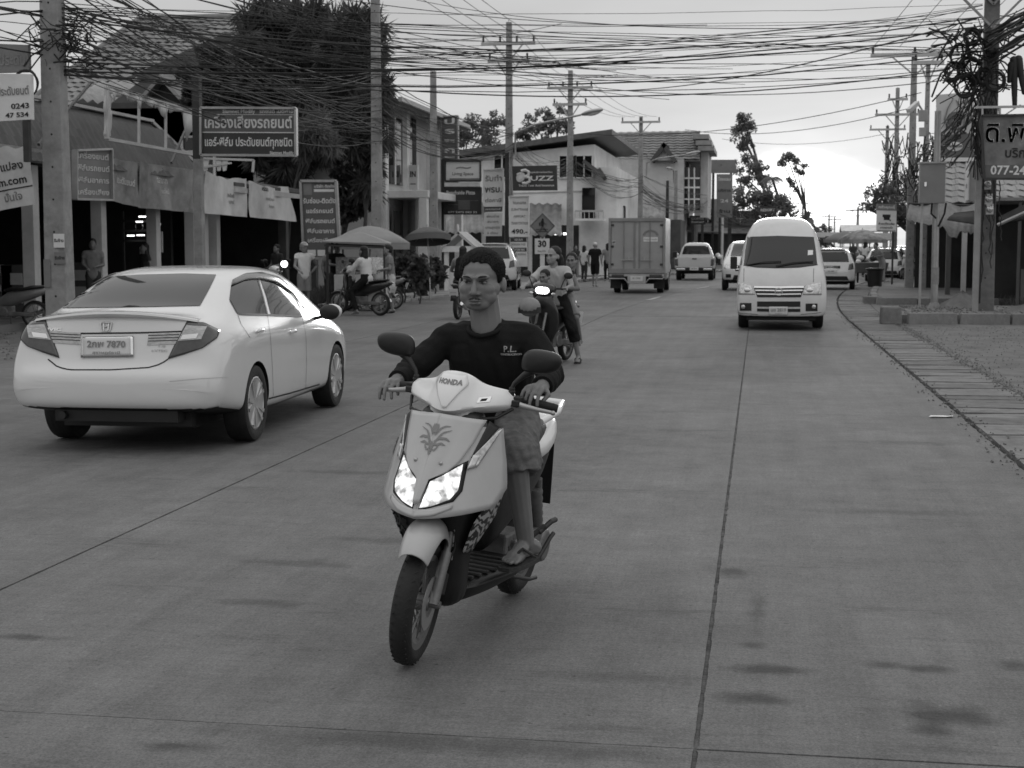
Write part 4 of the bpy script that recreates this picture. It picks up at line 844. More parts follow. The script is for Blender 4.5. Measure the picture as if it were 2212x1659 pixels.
def person(label, loc, rz, J, shirt=(None, .45), bottom=(None, 'shorts'), hair='short', skin=None, vox=.014, s=1., hs=1., face=0., pitch=0., tilt=None,
           group=None, hands=None, shoes=None, fine=False, curl=.5, cat='person', name='person', roll=0., more=None):
    skin = skin or SKIN
    root = thing(name, label, cat, loc, rz, group, tilt)
    g = lambda k: V(J[k])
    H = head_matrix(g('head'), face, pitch, roll, hs, 1.11 if fine else 1.)
    b = MB(); torso_prims(b, J, s); head_prims(b, H)
    b.cap(g('neck') - V((0, 0, .03 * s)), g('head') + (H.to_3x3() @ V((0, .022, -.06))), (.064 if fine else .056) * s, (.060 if fine else .052) * s, 12)
    for k, sd in (('L', 1), ('R', -1)):
        sh, el, wr = g('sh' + k), g('el' + k), g('wr' + k); hp, kn, an = g('hip' + k), g('kn' + k), g('an' + k)
        b.cap(sh, el, .050 * s, .040 * s); b.cap(el, el.lerp(wr, .35), .040 * s, .040 * s); b.cap(el.lerp(wr, .3), wr, .040 * s, .027 * s)
        b.cap(hp, kn, .082 * s, .056 * s, 14); b.cap(kn, an, .052 * s, .034 * s)
        back = (hp - kn).cross((an - kn)).cross(an - kn); 
        back = -back.normalized() * .012 * s if back.length > 1e-5 else V((0, .012 * s, 0))
        b.cap(kn.lerp(an, .22) + back, kn.lerp(an, .48) + back * .7, .050 * s, .040 * s)
        d = (wr - el).normalized()
        hd = (hands or {}).get(k)
        if hd: hand_prims(b, wr, hd[0], hd[1], sd * hd[2] if len(hd) > 2 else sd, s * hs ** .3, hd[3] if len(hd) > 3 else curl)
        else: hand_prims(b, wr, d, (0, 0, 1) if abs(d.z) < .8 else (sd, 0, 0), sd, s, curl)
        toe = g('toe' + k); heel = J.get('heel' + k); heel = V(heel) if heel else an - V((0, 0, .06 * s)) + (an - toe).normalized() * .05 * s
        heel.z = min(heel.z, toe.z + .03 * s) if not J.get('heel' + k) else heel.z
        foot_prims(b, an, heel, toe, s)
        if shoes:
            sm, kind = shoes; m_ = MB(); d2 = (toe - heel); up = V((0, 0, .012 * s))
            if kind == 'sandal':
                sdv = d2.normalized().cross(V((0, 0, 1))).normalized(); P = []
                for i in range(9):
                    t = i / 8; w = (.034 + .016 * math.sin(t * 2.6)) * s; w *= (1 if .03 < t < .97 else .55); c = heel - d2 * .04 + d2 * (t * 1.12) - V((0, 0, .004 * s)); P.append([c - sdv * w, c + sdv * w])
                m_.grid(P); so = m_.build('sandal', sm, root, solid=.016 * s)
                st = MB(); c0 = heel.lerp(toe, .82) + V((0, 0, .02 * s))
                for q in (-1, 1): st.tube([c0, heel.lerp(toe, .66) + sdv * q * .030 * s + V((0, 0, .055 * s)), heel.lerp(toe, .40) + sdv * q * .052 * s + V((0, 0, .012 * s))], .006 * s, 6)
                st.build('strap', sm, so)
            else:
                m_.cap(heel + V((0, 0, .03 * s)), toe + V((0, 0, .026 * s)), .040 * s, .034 * s, 10); m_.cap(heel + V((0, 0, .04 * s)), an + V((0, 0, .0)), .042 * s, .043 * s, 10)
                part_blob('shoe', m_, sm, root, .012 * s, 3)
    part_blob('body', b, skin, root, vox, 3 if fine else 2, socket_disp(H) if (fine or vox < .011) else None)
    if vox < .011 and not fine:
        for q in (-1, 1): e = MB(); e.ell((0, 0, 0), (.014, .006, .006), 10, 6, H @ Mx.Translation((q * .031, -.084, .006))); e.build('eye', PRINT_K, root, smooth=180); e = MB(); e.tube([H @ V((q * x, y, z)) for x, y, z in ((.012, -.0985, .024), (.03, -.097, .030), (.05, -.078, .024))], .004, 5); e.build('eyebrow', HAIR, root)
    # clothes
    sm, sl = shirt
    if sm:
        c = MB(); torso_prims(c, J, s, .014, neck=.058 if fine else .075)
        for k in 'LR':
            sh, el, wr = g('sh' + k), g('el' + k), g('wr' + k)
            if sl <= 0: continue
            if sl <= 1:
                c.cap(sh, sh.lerp(el, sl * .6), .062 * s, .058 * s); c.cyl(sh, sh.lerp(el, sl), .060 * s, .064 * s, 14)
            else:
                c.cap(sh, el, .064 * s, .054 * s); c.cap(el, el.lerp(wr, .35), .053 * s, .050 * s); c.cyl(el.lerp(wr, .2), el.lerp(wr, sl - 1), .049 * s, .041 * s, 14)
        part_blob('shirt', c, sm, root, max(vox * 1.2, .006), 3, wrinkle(.008 * s, 21) if fine else wrinkle(.005 * s))
    bm_, kind = bottom
    if bm_:
        c = MB(); hL, hR = g('hipL'), g('hipR'); pe = (hL + hR) / 2; ch = (g('shL') + g('shR')) / 2; up = (ch - pe).normalized()
        for sg, k in ((1, 'L'), (-1, 'R')):
            hp, kn, an = g('hip' + k), g('kn' + k), g('an' + k)
            c.cap(pe + (hp - pe) * .6 + up * .10 * s, hp, .108 * s, .100 * s, 14)
            if kind == 'shorts': c.cap(hp, hp.lerp(kn, .5), .100 * s, .092 * s, 14); c.cyl(hp.lerp(kn, .2), hp.lerp(kn, .95), .094 * s, .090 * s, 16)
            elif kind == 'briefs': c.cyl(hp, hp.lerp(kn, .45), .095 * s, .100 * s, 14)
            elif kind == 'long': c.cap(hp, kn, .098 * s, .074 * s, 14); c.cap(kn, kn.lerp(an, .6), .072 * s, .060 * s, 12); c.cyl(kn.lerp(an, .3), kn.lerp(an, .92), .064 * s, .060 * s, 12)
            elif kind == 'cropped': c.cap(hp, kn, .100 * s, .082 * s, 14); c.cyl(kn.lerp(hp, .1), kn.lerp(an, .42), .080 * s, .086 * s, 14)
        if kind in ('skirt', 'cropped_skirt'):
            for sg, k in ((1, 'L'), (-1, 'R')):
                hp, kn = g('hip' + k), g('kn' + k); c.cyl(hp, kn.lerp(hp, -.05), .11 * s, .12 * s, 16)
        if more: more(c)
        part_blob({'shorts': 'shorts', 'briefs': 'shorts', 'long': 'trousers', 'cropped': 'cropped_trousers'}.get(kind, 'skirt'), c, bm_, root, max(vox * 1.2, .007), 3, wrinkle(.006 * s, 30))
    # hair
    h = MB()
    def E(c, r): h.ell((0, 0, 0), r, 16, 10, H @ Mx.Translation(c))
    if hair == 'short':                                     # close cropped: a shell over the skull above the hairline
        azs = (0, 25, 42, 58, 70, 80, 92, 105, 125, 150, 180); zs = (.088, .086, .078, .050, .018, -.012, .026, .020, -.012, -.045, -.062); rows = []
        for j in range(15):
            row = []; t = j / 14
            for i in range(48):
                az = 360 * i / 48 - 180; zl = np.interp(abs(az), azs, zs) + .0025 * math.sin(az * 1.9) + .002 * math.sin(az * .73); th = .001 + .011 * min(1, t * 2.2)
                e0 = math.asin(max(-.98, min(.98, (zl - .035) / .092))); el = lerp(e0, math.pi / 2, t); ca = math.cos(el); x, y = math.sin(R(az)) * ca, -math.cos(R(az)) * ca
                row.append(H @ V((x * (.077 + th), .012 + y * (.097 + th), .035 + math.sin(el) * (.093 + th))))
            rows.append(row + [row[0]])
        h.grid(rows)
        if fine:
            for k in range(11000):
                j = int(random.random() ** .8 * 13.9); i = random.randrange(48); q = rows[j][i].lerp(rows[j][i + 1], random.random()).lerp(rows[j + 1][i], random.random()) + V((rnd_(), rnd_(), rnd_())) * .002; d = (q - H.translation).normalized(); w = d.orthogonal().normalized() * .0011; t = (d + V((rnd_(), rnd_(), rnd_() - .4)) * .9).normalized() * .0045
                h.add([q - w - d * .004, q + w - d * .004, q + t], [(0, 1, 2)])
        ho = h.build('hair', HAIR, root, smooth=180, solid=.01)
    if hair in ('long', 'tail', 'bun'):
        E((0, .036, .056), (.087, .098, .090)); E((0, .052, -.01), (.084, .080, .09))
        if hair == 'long': E((0, .075, -.10), (.085, .055, .12)); E((.055, .03, -.12), (.035, .05, .12)); E((-.055, .05, -.12), (.035, .05, .10))
        if hair == 'tail': E((.03, .10, -.02), (.05, .05, .05)); E((.05, .115, -.10), (.04, .045, .11))
        if hair == 'bun': E((0, .11, .03), (.05, .045, .05))
    if hair in ('long', 'tail', 'bun'): part_blob('hair', h, HAIR, root, max(vox, .005), 2)
    if hair in ('helmet', 'cap'):
        if hair == 'helmet': E((0, .015, .05), (.108, .128, .112)); E((0, -.10, .06), (.075, .05, .018)); E((0, .05, -.02), (.102, .095, .07))
        else: E((0, .018, .055), (.090, .106, .085)); E((0, -.12, .055), (.065, .06, .012))
        part_blob('helmet' if hair == 'helmet' else 'cap', h, HELM if hair == 'helmet' else CLOTH_W, root, max(vox, .008), 2)
    return root, H
HELM = mat('helmet_shell', .20, .25, var=.1, coat=.5)
def standing(h=1.65, w=1., lean=0., step=0., arms='down', turn=0.):
    """a standing pose facing -y"""
    k = h / 1.72
    P = dict(hipL=(.088, 0, .88), hipR=(-.088, 0, .88), knL=(.095, -.01 - step, .48), knR=(-.095, -.01 + step * .6, .48), anL=(.10, .02 - step * 1.3, .085), anR=(-.10, .03 + step * 1.6, .085),
             toeL=(.115, -.15 - step * 1.3, .005), toeR=(-.115, -.14 + step * 1.6, .005), shL=(.185, -lean * .45, 1.40), shR=(-.185, -lean * .45, 1.40), neck=(0, -lean * .5, 1.455), head=(0, -.02 - lean * .62, 1.595))
    if arms == 'down': P.update(elL=(.25, .03 - lean * .3, 1.12), elR=(-.25, .03 - lean * .3, 1.12), wrL=(.265, -.05 - lean * .4, .88), wrR=(-.265, -.05 - lean * .4, .88))
    if arms == 'front': P.update(elL=(.235, -.01 - lean * .4, 1.13), elR=(-.235, -.01 - lean * .4, 1.13), wrL=(.10, -.22 - lean * .4, 1.10), wrR=(-.12, -.23 - lean * .4, 1.06))
    if arms == 'hip': P.update(elL=(.36, .08, 1.14), elR=(-.25, -.1, 1.13), wrL=(.19, .03, .97), wrR=(-.16, -.3, 1.02))
    if arms == 'reach': P.update(elL=(.24, -.14, 1.18), elR=(-.24, -.14, 1.18), wrL=(.15, -.38, 1.16), wrR=(-.15, -.38, 1.16))
    return {a: tuple(q * k for q in p) for a, p in P.items()}
# ================================================================== THE SCOOTER IN FRONT AND ITS RIDER
SC_LOC = gz(888, 1432); SC_RZ = R(-9.2); SC_LEAN = R(5.5)
SCW = mat('scooter_white_paint', .76, .3, var=.04, sc=2, coat=.35, spec=.5)
SCG = mat('scooter_grey_paint', .43, .34, var=.07, sc=3, coat=.3, spec=.5, dirt=.1)
SCK = mat('scooter_black_plastic', .016, .42, var=.25, sc=6, bump=.05, bsc=120, dirt=.2)
SCT = mat('tyre_rubber', .016, .72, var=.3, sc=9, bump=.2, bsc=70)
CASE = mat('cast_alloy', .20, .5, metal=.5, var=.25, sc=8, dirt=.4)
LENS = mat('lamp_lens', .5, .08, metal=.6, var=.5, sc=28, coat=.6)
def lens_material(name, strength):
    m = bpy.data.materials.new(name); m.use_nodes = True; nt = m.node_tree; N = nt.nodes; L = nt.links; b = N['Principled BSDF']
    tc = N.new('ShaderNodeTexCoord'); vo = N.new('ShaderNodeTexVoronoi'); vo.inputs['Scale'].default_value = 60; L.new(tc.outputs['Object'], vo.inputs['Vector'])
    nz = N.new('ShaderNodeTexNoise'); nz.inputs['Scale'].default_value = 30; nz.inputs['Detail'].default_value = 5; L.new(tc.outputs['Object'], nz.inputs['Vector'])
    r = N.new('ShaderNodeMapRange'); L.new(nz.outputs[0], r.inputs[0]); r.inputs[1].default_value = .38; r.inputs[2].default_value = .66; r.inputs[3].default_value = .0; r.inputs[4].default_value = strength
    mu = N.new('ShaderNodeMath'); mu.operation = 'MULTIPLY_ADD'; L.new(vo.outputs['Distance'], mu.inputs[0]); mu.inputs[1].default_value = .35; L.new(r.outputs[0], mu.inputs[2])
    b.inputs['Base Color'].default_value = (.42, .42, .42, 1); b.inputs['Roughness'].default_value = .12; b.inputs['Emission Color'].default_value = (1, 1, 1, 1); L.new(mu.outputs[0], b.inputs['Emission Strength']); return m
HEADLAMP = lens_material('lit_headlamp', 1.25)
def decal_material():
    m = bpy.data.materials.new('swirl_decal'); m.use_nodes = True; nt = m.node_tree; N = nt.nodes; L = nt.links; b = N['Principled BSDF']
    tc = N.new('ShaderNodeTexCoord'); w = N.new('ShaderNodeTexWave'); w.wave_type = 'RINGS'; w.inputs['Scale'].default_value = 9; w.inputs['Distortion'].default_value = 9; w.inputs['Detail'].default_value = 3; w.inputs['Detail Scale'].default_value = 2.2
    L.new(tc.outputs['Object'], w.inputs['Vector']); r = N.new('ShaderNodeValToRGB'); L.new(w.outputs[0], r.inputs[0]); e = r.color_ramp.elements; e[0].position = .46; e[0].color = (.02, .02, .02, 1); e[1].position = .56; e[1].color = (.42, .42, .42, 1)
    L.new(r.outputs[0], b.inputs['Base Color']); b.inputs['Roughness'].default_value = .35; return m
SWIRL = decal_material()
def mirror_x(mb):
    n = len(mb.v); mb.v += [(-x, y, z) for x, y, z in mb.v[:n]]; mb.f += [tuple(n + i for i in reversed(f)) for f in mb.f]; return mb
def ring_loft(sections, closed=True, caps=True):
    mb = MB(); n = len(sections[0]); vs = [p for s in sections for p in s]; fs = []
    for i in range(len(sections) - 1):
        for k in range(n if closed else n - 1): fs.append((i * n + k, i * n + (k + 1) % n, (i + 1) * n + (k + 1) % n, (i + 1) * n + k))
    if caps: fs += [tuple(range(n - 1, -1, -1)), tuple((len(sections) - 1) * n + k for k in range(n))]
    return mb.add(vs, fs)
def wheel_parts(parent, c, Rt, W, rim_r, spokes=10, rimmat=None, disc=0, M=None, steer=None, tread=True, name='wheel'):
    T = Mx.Translation(c) @ Mx.Rotation(R(90), 4, 'Y'); T = (steer @ T) if steer is not None else T
    h = W / 2; mb = MB(); prof = []
    for t in range(-90, 91, 15): prof.append((Rt - h * .95 * (1 - math.cos(R(t))) , h * math.sin(R(t)) * 1.0))
    prof = [(rim_r, -h * .72)] + prof + [(rim_r, h * .72)]
    mb.lathe(prof, 44, T, closed=True)
    if tread:
        for k in range(44):
            a = 2 * math.pi * k / 44
            for q in (-1, 1): mb.box((0, 0, 0), (.004, .006, .026), T @ Mx.Rotation(a, 4, 'Z') @ Mx.Translation((Rt - .0058, 0, q * .02)) @ Mx.Rotation(q * .7, 4, 'X'))
    w = mb.build(name, SCT, parent, smooth=40)
    rm = MB(); rm.lathe([(rim_r - .022, -h * .66), (rim_r + .004, -h * .74), (rim_r + .004, -h * .6), (rim_r - .012, -h * .3), (rim_r - .012, h * .3), (rim_r + .004, h * .6), (rim_r + .004, h * .74), (rim_r - .022, h * .66)], 40, T, closed=True)
    rm.lathe([(.001, -.05), (.028, -.05), (.034, -.03), (.034, .03), (.028, .05), (.001, .05)], 14, T)
    for k in range(spokes):
        a = 2 * math.pi * k / spokes
        p = lambda r, z, da: T @ V((r * math.cos(a + da), r * math.sin(a + da), z))
        rm.bar(p(.026, .022 * (-1) ** k, 0), p(rim_r - .012, .006 * (-1) ** k, .22 * (-1) ** (k // 2)), .006 if spokes > 12 else .02, .004 if spokes > 12 else .012)
    rm.build('rim', rimmat or CASE, w, smooth=35)
    if disc:
        d = MB(); d.lathe([(.055, disc - .002), (.105, disc - .002), (.105, disc + .002), (.055, disc + .002)], 32, T, closed=True); d.build('brake_disc', STEEL, w, smooth=35)
    return w
def project(me, bvh, d, off, M):
    """lay flat print on a curved panel: cast each point along d, keep it just proud"""
    me.transform(M); d = V(d).normalized()
    for v in me.vertices:
        h, nrm, i, dist = bvh.ray_cast(v.co - d * .5, d)
        if h is not None: v.co = h - d * off
    return me
def bvh_of(o):
    dg = bpy.context.evaluated_depsgraph_get(); dg.update(); return BVHTree.FromObject(o, dg)
def hero_scooter():
    root = thing('scooter', 'white and grey scooter with two lit headlamps ridden towards the viewer', 'scooter', SC_LOC, SC_RZ, tilt=(0, SC_LEAN))
    axis = V((0, .5, 1)).normalized(); p0 = V((0, -.08, 0)); ST = Mx.Translation(p0) @ Mx.Rotation(R(7), 4, axis) @ Mx.Translation(-p0)
    # front wheel, fork, fender
    wheel_parts(root, (0, 0, .25), .25, .088, .185, 18, CASE, .048, steer=ST)
    fk = MB()
    for q in (-1, 1):
        fk.cyl(ST @ V((q * .066, -.012, .25)), ST @ V((q * .066, .09, .44)), .021, n=12); fk.cyl(ST @ V((q * .066, .08, .42)), ST @ V((q * .066, .19, .66)), .015, n=12)
        fk.cyl(ST @ V((q * .05, 0, .25)), ST @ V((q * .092, 0, .25)), .016, n=10)
    fk.bar(ST @ V((-.08, .19, .65)), ST @ V((.08, .19, .65)), .05, .04)
    fk.build('fork', CASE, root, smooth=40)
    cal = MB(); cal.box(ST @ V((.062, .085, .315)), (.035, .05, .085), Mx.Rotation(R(-25), 4, 'X')); cal.tube([ST @ V((.07, .08, .36)), ST @ V((.09, .12, .45)), ST @ V((.075, .16, .58))], .005, 6); cal.build('brake_caliper', SCK, root, bevel=.006)
    P = []
    for i in range(15):
        a = R(131 - 94 * i / 14); t = i / 14; r0 = .292 + .036 * math.sin(math.pi * min(1, t * 1.15)); wd = .060 + .018 * math.sin(math.pi * t); row = []
        dr = .055 + .085 * max(0, (t - .35)) * 1.3
        for k in range(11):
            s = -1 + 2 * k / 10; x = wd * math.sin(s * 1.35) / math.sin(1.35); r = r0 - dr * abs(s) ** 2.6 + .012 * (1 - abs(s)) ** 2
            row.append(ST @ V((x, r * math.cos(a), .25 + r * math.sin(a))))
        P.append(row)
    f = MB(); f.grid(P); f.build('front_fender', SCG, root, smooth=180, solid=.004, sub=1)
    for q in (-1, 1):
        fp = MB(); fp.grid(coons([ST @ V((q * .083, .13, .40)), ST @ V((q * .083, .215, .41))], [ST @ V((q * .083, .215, .41)), ST @ V((q * .083, .20, .52))], [ST @ V((q * .083, .10, .53)), ST @ V((q * .083, .20, .52))], [ST @ V((q * .083, .13, .40)), ST @ V((q * .083, .10, .53))], 5, 5)); fp.build('fender_decal', SWIRL, root, solid=.003)
    # the shield: one bowed surface y = S(x, z), panels of different depth on it
    def S(x, z): return -.10 + (z - .612) * .60 + 8.0 * abs(x) ** 2.46
    def patch(name, m, bot, right, top, left, off, solid=.006, nu=10, nv=12, both=True, extra=None, smooth=180):
        mb = MB(); G_ = []
        for row in coons(bot, right, top, left, nu, nv):
            r = []
            for p in row:
                x, z = p[0], p[1]; e = off + (extra(x, z) if extra else 0); r.append((x, S(x, z) - e, z + e * .35))
            G_.append(r)
        G_ = [r[::-1] for r in G_] if False else G_
        mb.grid(G_)
        if both == 2:                                  # a left and a right piece
            m2 = MB(); m2.grid([[(-x, y, z) for x, y, z in r][::-1] for r in G_]); m2.build(name, m, root, smooth=smooth, solid=solid); return mb.build(name, m, root, smooth=smooth, solid=solid)
        if both: mirror_x(mb)
        return mb.build(name, m, root, smooth=smooth, solid=solid)
    patch('front_cowl', SCG, [(0, .598), (.08, .606), (.16, .616), (.236, .630)], [(.236, .630), (.254, .70), (.238, .79), (.207, .925)], [(0, .95), (.12, .945), (.15, .935), (.207, .925)], [(0, .598), (0, .95)], 0, .012, 16, 14)
    ridge = lambda x, z: .016 * max(0, 1 - abs(x) / (.022 + max(0, z - .66) * .22)) ** .8
    fpan = patch('centre_panel', SCG, [(0, .645), (.012, .648)], [(.012, .648), (.026, .735), (.085, .770), (.113, .803), (.140, .87), (.160, .957)], [(0, .968), (.08, .966), (.160, .957)], [(0, .645), (0, .968)], .013, .016, 14, 22, True, ridge)
    patch('headlamp_surround', SCK, [(.010, .624), (.125, .664)], [(.125, .664), (.143, .70), (.136, .812)], [(.022, .740), (.06, .762), (.136, .812)], [(.010, .624), (.022, .740)], .003, .004, both=2)
    patch('headlamp', HEADLAMP, [(.015, .634), (.06, .646), (.114, .672)], [(.114, .672), (.131, .705), (.124, .798)], [(.028, .728), (.07, .755), (.124, .798)], [(.015, .634), (.028, .728)], .008, .004, both=2)
    patch('lower_lip', SCG, [(0, .600), (.07, .612), (.13, .640)], [(.13, .640), (.128, .655)], [(0, .626), (.07, .636), (.128, .655)], [(0, .600), (0, .626)], .010, .01, 10, 4)
    patch('turn_signal', LENS, [(.140, .775), (.168, .785)], [(.168, .785), (.182, .83), (.209, .928)], [(.198, .915), (.209, .928)], [(.140, .775), (.150, .83), (.198, .915)], .010, .006, 6, 12, 2)
    patch('turn_signal_lens', LAMP_DIM, [(.143, .778), (.164, .788)], [(.164, .788), (.170, .828)], [(.150, .828), (.170, .828)], [(.143, .778), (.150, .828)], .018, .004, 5, 5, 2)
    patch('dark_insert', SCK, [(.142, .82), (.150, .83)], [(.150, .83), (.198, .93)], [(.166, .955), (.198, .93)], [(.142, .82), (.166, .955)], .004, .004, 6, 10, 2)
    # printed emblem on the centre panel
    em = MB()
    def strip(pts, w):
        pts = [V((x, z, 0)) for x, z in pts]; pts = polyline(pts, 9); vs = []
        for i, p in enumerate(pts):
            t = (pts[min(i + 1, 8)] - pts[max(i - 1, 0)]).normalized(); n_ = V((-t.y, t.x, 0)) * (w * math.sin(math.pi * (i + .6) / 9.4))
            for q in (p + n_, p - n_):
                x, z = q.x, q.y; e = .013 + ridge(x, z) + .004; vs.append((x, S(x, z) - e, z + e * .35))
        em.add(vs, [(2 * i, 2 * i + 1, 2 * i + 3, 2 * i + 2) for i in range(8)])
    cz = .885
    for q in (-1, 1):
        strip([(0, cz - .06), (q * .012, cz - .02), (q * .03, cz + .015), (q * .062, cz + .028)], .0035); strip([(q * .005, cz - .02), (q * .025, cz - .005), (q * .05, cz - .004), (q * .063, cz - .012)], .0045)
        strip([(q * .006, cz), (q * .018, cz + .028), (q * .035, cz + .04), (q * .055, cz + .041)], .003); strip([(q * .004, cz - .03), (q * .02, cz - .03), (q * .035, cz - .022), (q * .052, cz - .028)], .004); strip([(q * .003, cz - .045), (q * .016, cz - .05), (q * .024, cz - .04), (q * .028, cz - .03)], .003)
        strip([(q * .003, cz + .005), (q * .010, cz + .03), (q * .008, cz + .045)], .004)
    strip([(0, cz - .068), (0, cz - .02)], .008); strip([(0, cz + .012), (0, cz + .045)], .009)
    em.build('emblem', PRINT_G, root)
    for q in (-1, 1):
        sc_ = MB(); x, z = q * .052, .800; sc_.ell((x, S(x, z) - .02, z), (.008, .006, .008), 10, 6); sc_.build('panel_screw', STEEL, root, smooth=180)
    # inner shield and floor
    def rr(hw, y0, y1, z, n=16, p=3.2):
        return [(hw * math.copysign(abs(math.cos(t)) ** (2 / p), math.cos(t)), (y0 + y1) / 2 + (y1 - y0) / 2 * math.copysign(abs(math.sin(t)) ** (2 / p), math.sin(t)), z) for t in (2 * math.pi * k / n for k in range(n))]
    lf = ring_loft([rr(.118, .18, .305, 1.0), rr(.135, .15, .32, .94), rr(.185, .13, .325, .80), rr(.205, .12, .32, .68), rr(.165, .09, .31, .58), rr(.118, .125, .31, .46), rr(.112, .15, .32, .32), rr(.104, .175, .36, .165)])
    lf.build('leg_shield', SCK, root, smooth=180, sub=2)
    fl = MB(); P1, P2 = [], []
    rows = [(.27, .105, .175, .27), (.40, .135, .160, .275), (.52, .175, .165, .285), (.66, .215, .175, .292), (.80, .225, .20, .30), (.95, .16, .26, .33)]
    secs = [[(hw, y, zt), (hw + .006, y, zt - .02), (hw * .86, y, (zb + zt) / 2), (hw * .5, y, zb), (-hw * .5, y, zb), (-hw * .86, y, (zb + zt) / 2), (-hw - .006, y, zt - .02), (-hw, y, zt)] for y, hw, zb, zt in rows]
    ring_loft(secs).build('floorboard', SCK, root, smooth=50, sub=1)
    mt = MB()
    for i in range(7): mt.bar((-.10 - .014 * i, .36 + i * .055, .281 + .002 * i), (.10 + .014 * i, .36 + i * .055, .281 + .002 * i), .02, .012)
    mt.build('floor_mat', mat('floor_rubber', .05, .8, var=.3, sc=10), root, bevel=.003)
    for q in (-1, 1):
      sf = MB(); sf.grid([[(q * p[0], p[1], p[2]) for p in row][::q] for row in coons([(.124, .135, .43), (.128, .23, .42)], [(.128, .23, .42), (.19, .30, .56), (.222, .325, .70)], [(.206, .12, .63), (.235, .21, .66), (.222, .325, .70)], [(.124, .135, .43), (.172, .095, .56), (.206, .12, .63)], 8, 10)])
      sf.build('side_fairing', SWIRL, root, smooth=180, solid=.004)
    # handlebar cowl
    def sect(x, L8): return [(x, y, z) for y, z in L8]
    half = [(0, [(.118, .982), (.128, 1.035), (.175, 1.112), (.225, 1.134), (.335, 1.10), (.36, 1.02), (.28, .955), (.17, .962)]), (.035, [(.122, .986), (.132, 1.036), (.178, 1.11), (.226, 1.132), (.335, 1.10), (.36, 1.02), (.28, .955), (.172, .964)]),
            (.066, [(.142, .995), (.156, 1.034), (.196, 1.098), (.238, 1.122), (.335, 1.095), (.36, 1.02), (.29, .958), (.19, .968)]), (.088, [(.168, 1.002), (.184, 1.03), (.222, 1.066), (.258, 1.094), (.338, 1.085), (.36, 1.022), (.30, .962), (.21, .972)]),
            (.14, [(.212, 1.008), (.224, 1.03), (.250, 1.058), (.280, 1.080), (.34, 1.076), (.362, 1.028), (.315, .972), (.250, .978)]), (.192, [(.262, 1.014), (.268, 1.034), (.285, 1.058), (.308, 1.074), (.345, 1.070), (.362, 1.032), (.33, .984), (.292, .988)]),
            (.222, [(.300, 1.018), (.304, 1.034), (.312, 1.05), (.326, 1.06), (.348, 1.058), (.360, 1.034), (.34, 1.0), (.314, 1.002)])]
    secs = [sect(-x, L8) for x, L8 in half[:0:-1]] + [sect(x, L8) for x, L8 in half]
    cw = ring_loft(secs).build('handlebar_cowl', SCW, root, smooth=60, sub=2)
    me = cw.data
    att = me.attributes.new('crease_edge', 'FLOAT', 'EDGE')
    for e in me.edges:
        a, b_ = e.vertices
        if abs(a - b_) == 8 and a % 8 in (0, 3): att.data[e.index].value = .75
    bv = bvh_of(cw)
    bd = MB(); bd.prism([(-.024, -.010), (.018, -.010), (.024, .010), (-.018, .010)], .0005); me_ = bd.mesh('badge'); project(me_, bv, (0, 1, 0), .003, FACE((.128, 0, 1.035), (1, 0, .15), (-.15, 0, 1))); link('badge', me_, CHROME, root)
    bd = MB(); bd.prism([(-.012, -.004), (.008, -.004), (.012, .004), (-.008, .004)], .0005); me_ = bd.mesh('badge'); project(me_, bv, (0, 1, 0), .006, FACE((.128, 0, 1.035), (1, 0, .15), (-.15, 0, 1))); link('badge', me_, PRINT_K, root)
    cpan = []
    for row in coons([(-.006, .992), (.006, .992)], [(.006, .992), (.070, 1.085), (.050, 1.122)], [(-.050, 1.122), (.050, 1.122)], [(-.006, .992), (-.070, 1.085), (-.050, 1.122)], 11, 14):
        r = []
        for p in row:
            h, nrm, i_, d_ = bv.ray_cast(V((p[0], -.5, p[1])), V((0, 1, 0))); r.append(h + V((0, -.006, .004)))
        cpan.append(r)
    mb = MB(); mb.grid(cpan); cp = mb.build('cowl_panel', SCW, root, smooth=180, solid=.012)
    bv2 = BVHTree.FromPolygons([V(v) for v in mb.v], mb.f)
    tm = text_mesh('HONDA', .026, .0012); project(tm, bv2, (0, 1, 0), .003, FACE((0, 0, 1.094), (1, 0, 0))); link('lettering', tm, PRINT_G, root)
    nk = ring_loft([rr(.10, .17, .33, 1.0), rr(.095, .16, .32, .955), rr(.12, .14, .32, .93)]); nk.build('steering_neck', SCG, root, smooth=180)
    # bars, grips, levers, switches
    for q in (-1, 1):
        gp = MB(); gp.tube([(q * .19, .345, 1.030), (q * .24, .365, 1.028), (q * .30, .39, 1.022), (q * .352, .41, 1.012)], [.016, .0175, .018, .018], 14); gp.cyl((q * .352, .41, 1.012), (q * .372, .417, 1.009), .019, .016, 14); gp.build('grip', SCT, root, smooth=50)
        lv = MB(); lv.tube([(q * .215, .315, 1.026), (q * .255, .318, 1.016), (q * .31, .338, 1.006), (q * .365, .362, .998)], [.008, .0075, .006, .005], 8, flat=1.5); lv.ell((q * .370, .364, .997), .010, 10, 8); lv.build('brake_lever', STEEL, root, smooth=50)
        sw = MB(); sw.box((q * .222, .34, 1.028), (.045, .05, .042), Mx.Rotation(q * .3, 4, 'Z')); sw.box((q * .218, .315, 1.022), (.05, .03, .026), Mx.Rotation(q * .3, 4, 'Z')); sw.cyl((q * .205, .318, 1.04), (q * .205, .318, 1.085), .012, n=12); sw.cyl((q * .205, .318, 1.062), (q * .205, .318, 1.072), .017, n=6); sw.build('switch_housing', SCK, root, bevel=.005)
        mi = MB(); mi.tube([(q * .205, .318, 1.08), (q * .212, .322, 1.10), (q * .245, .33, 1.135), (q * .285, .338, 1.165)], [.008, .009, .013, .020], 10)
        mi = mi.build('mirror_stem', SCK, root, smooth=60)
        secs = []
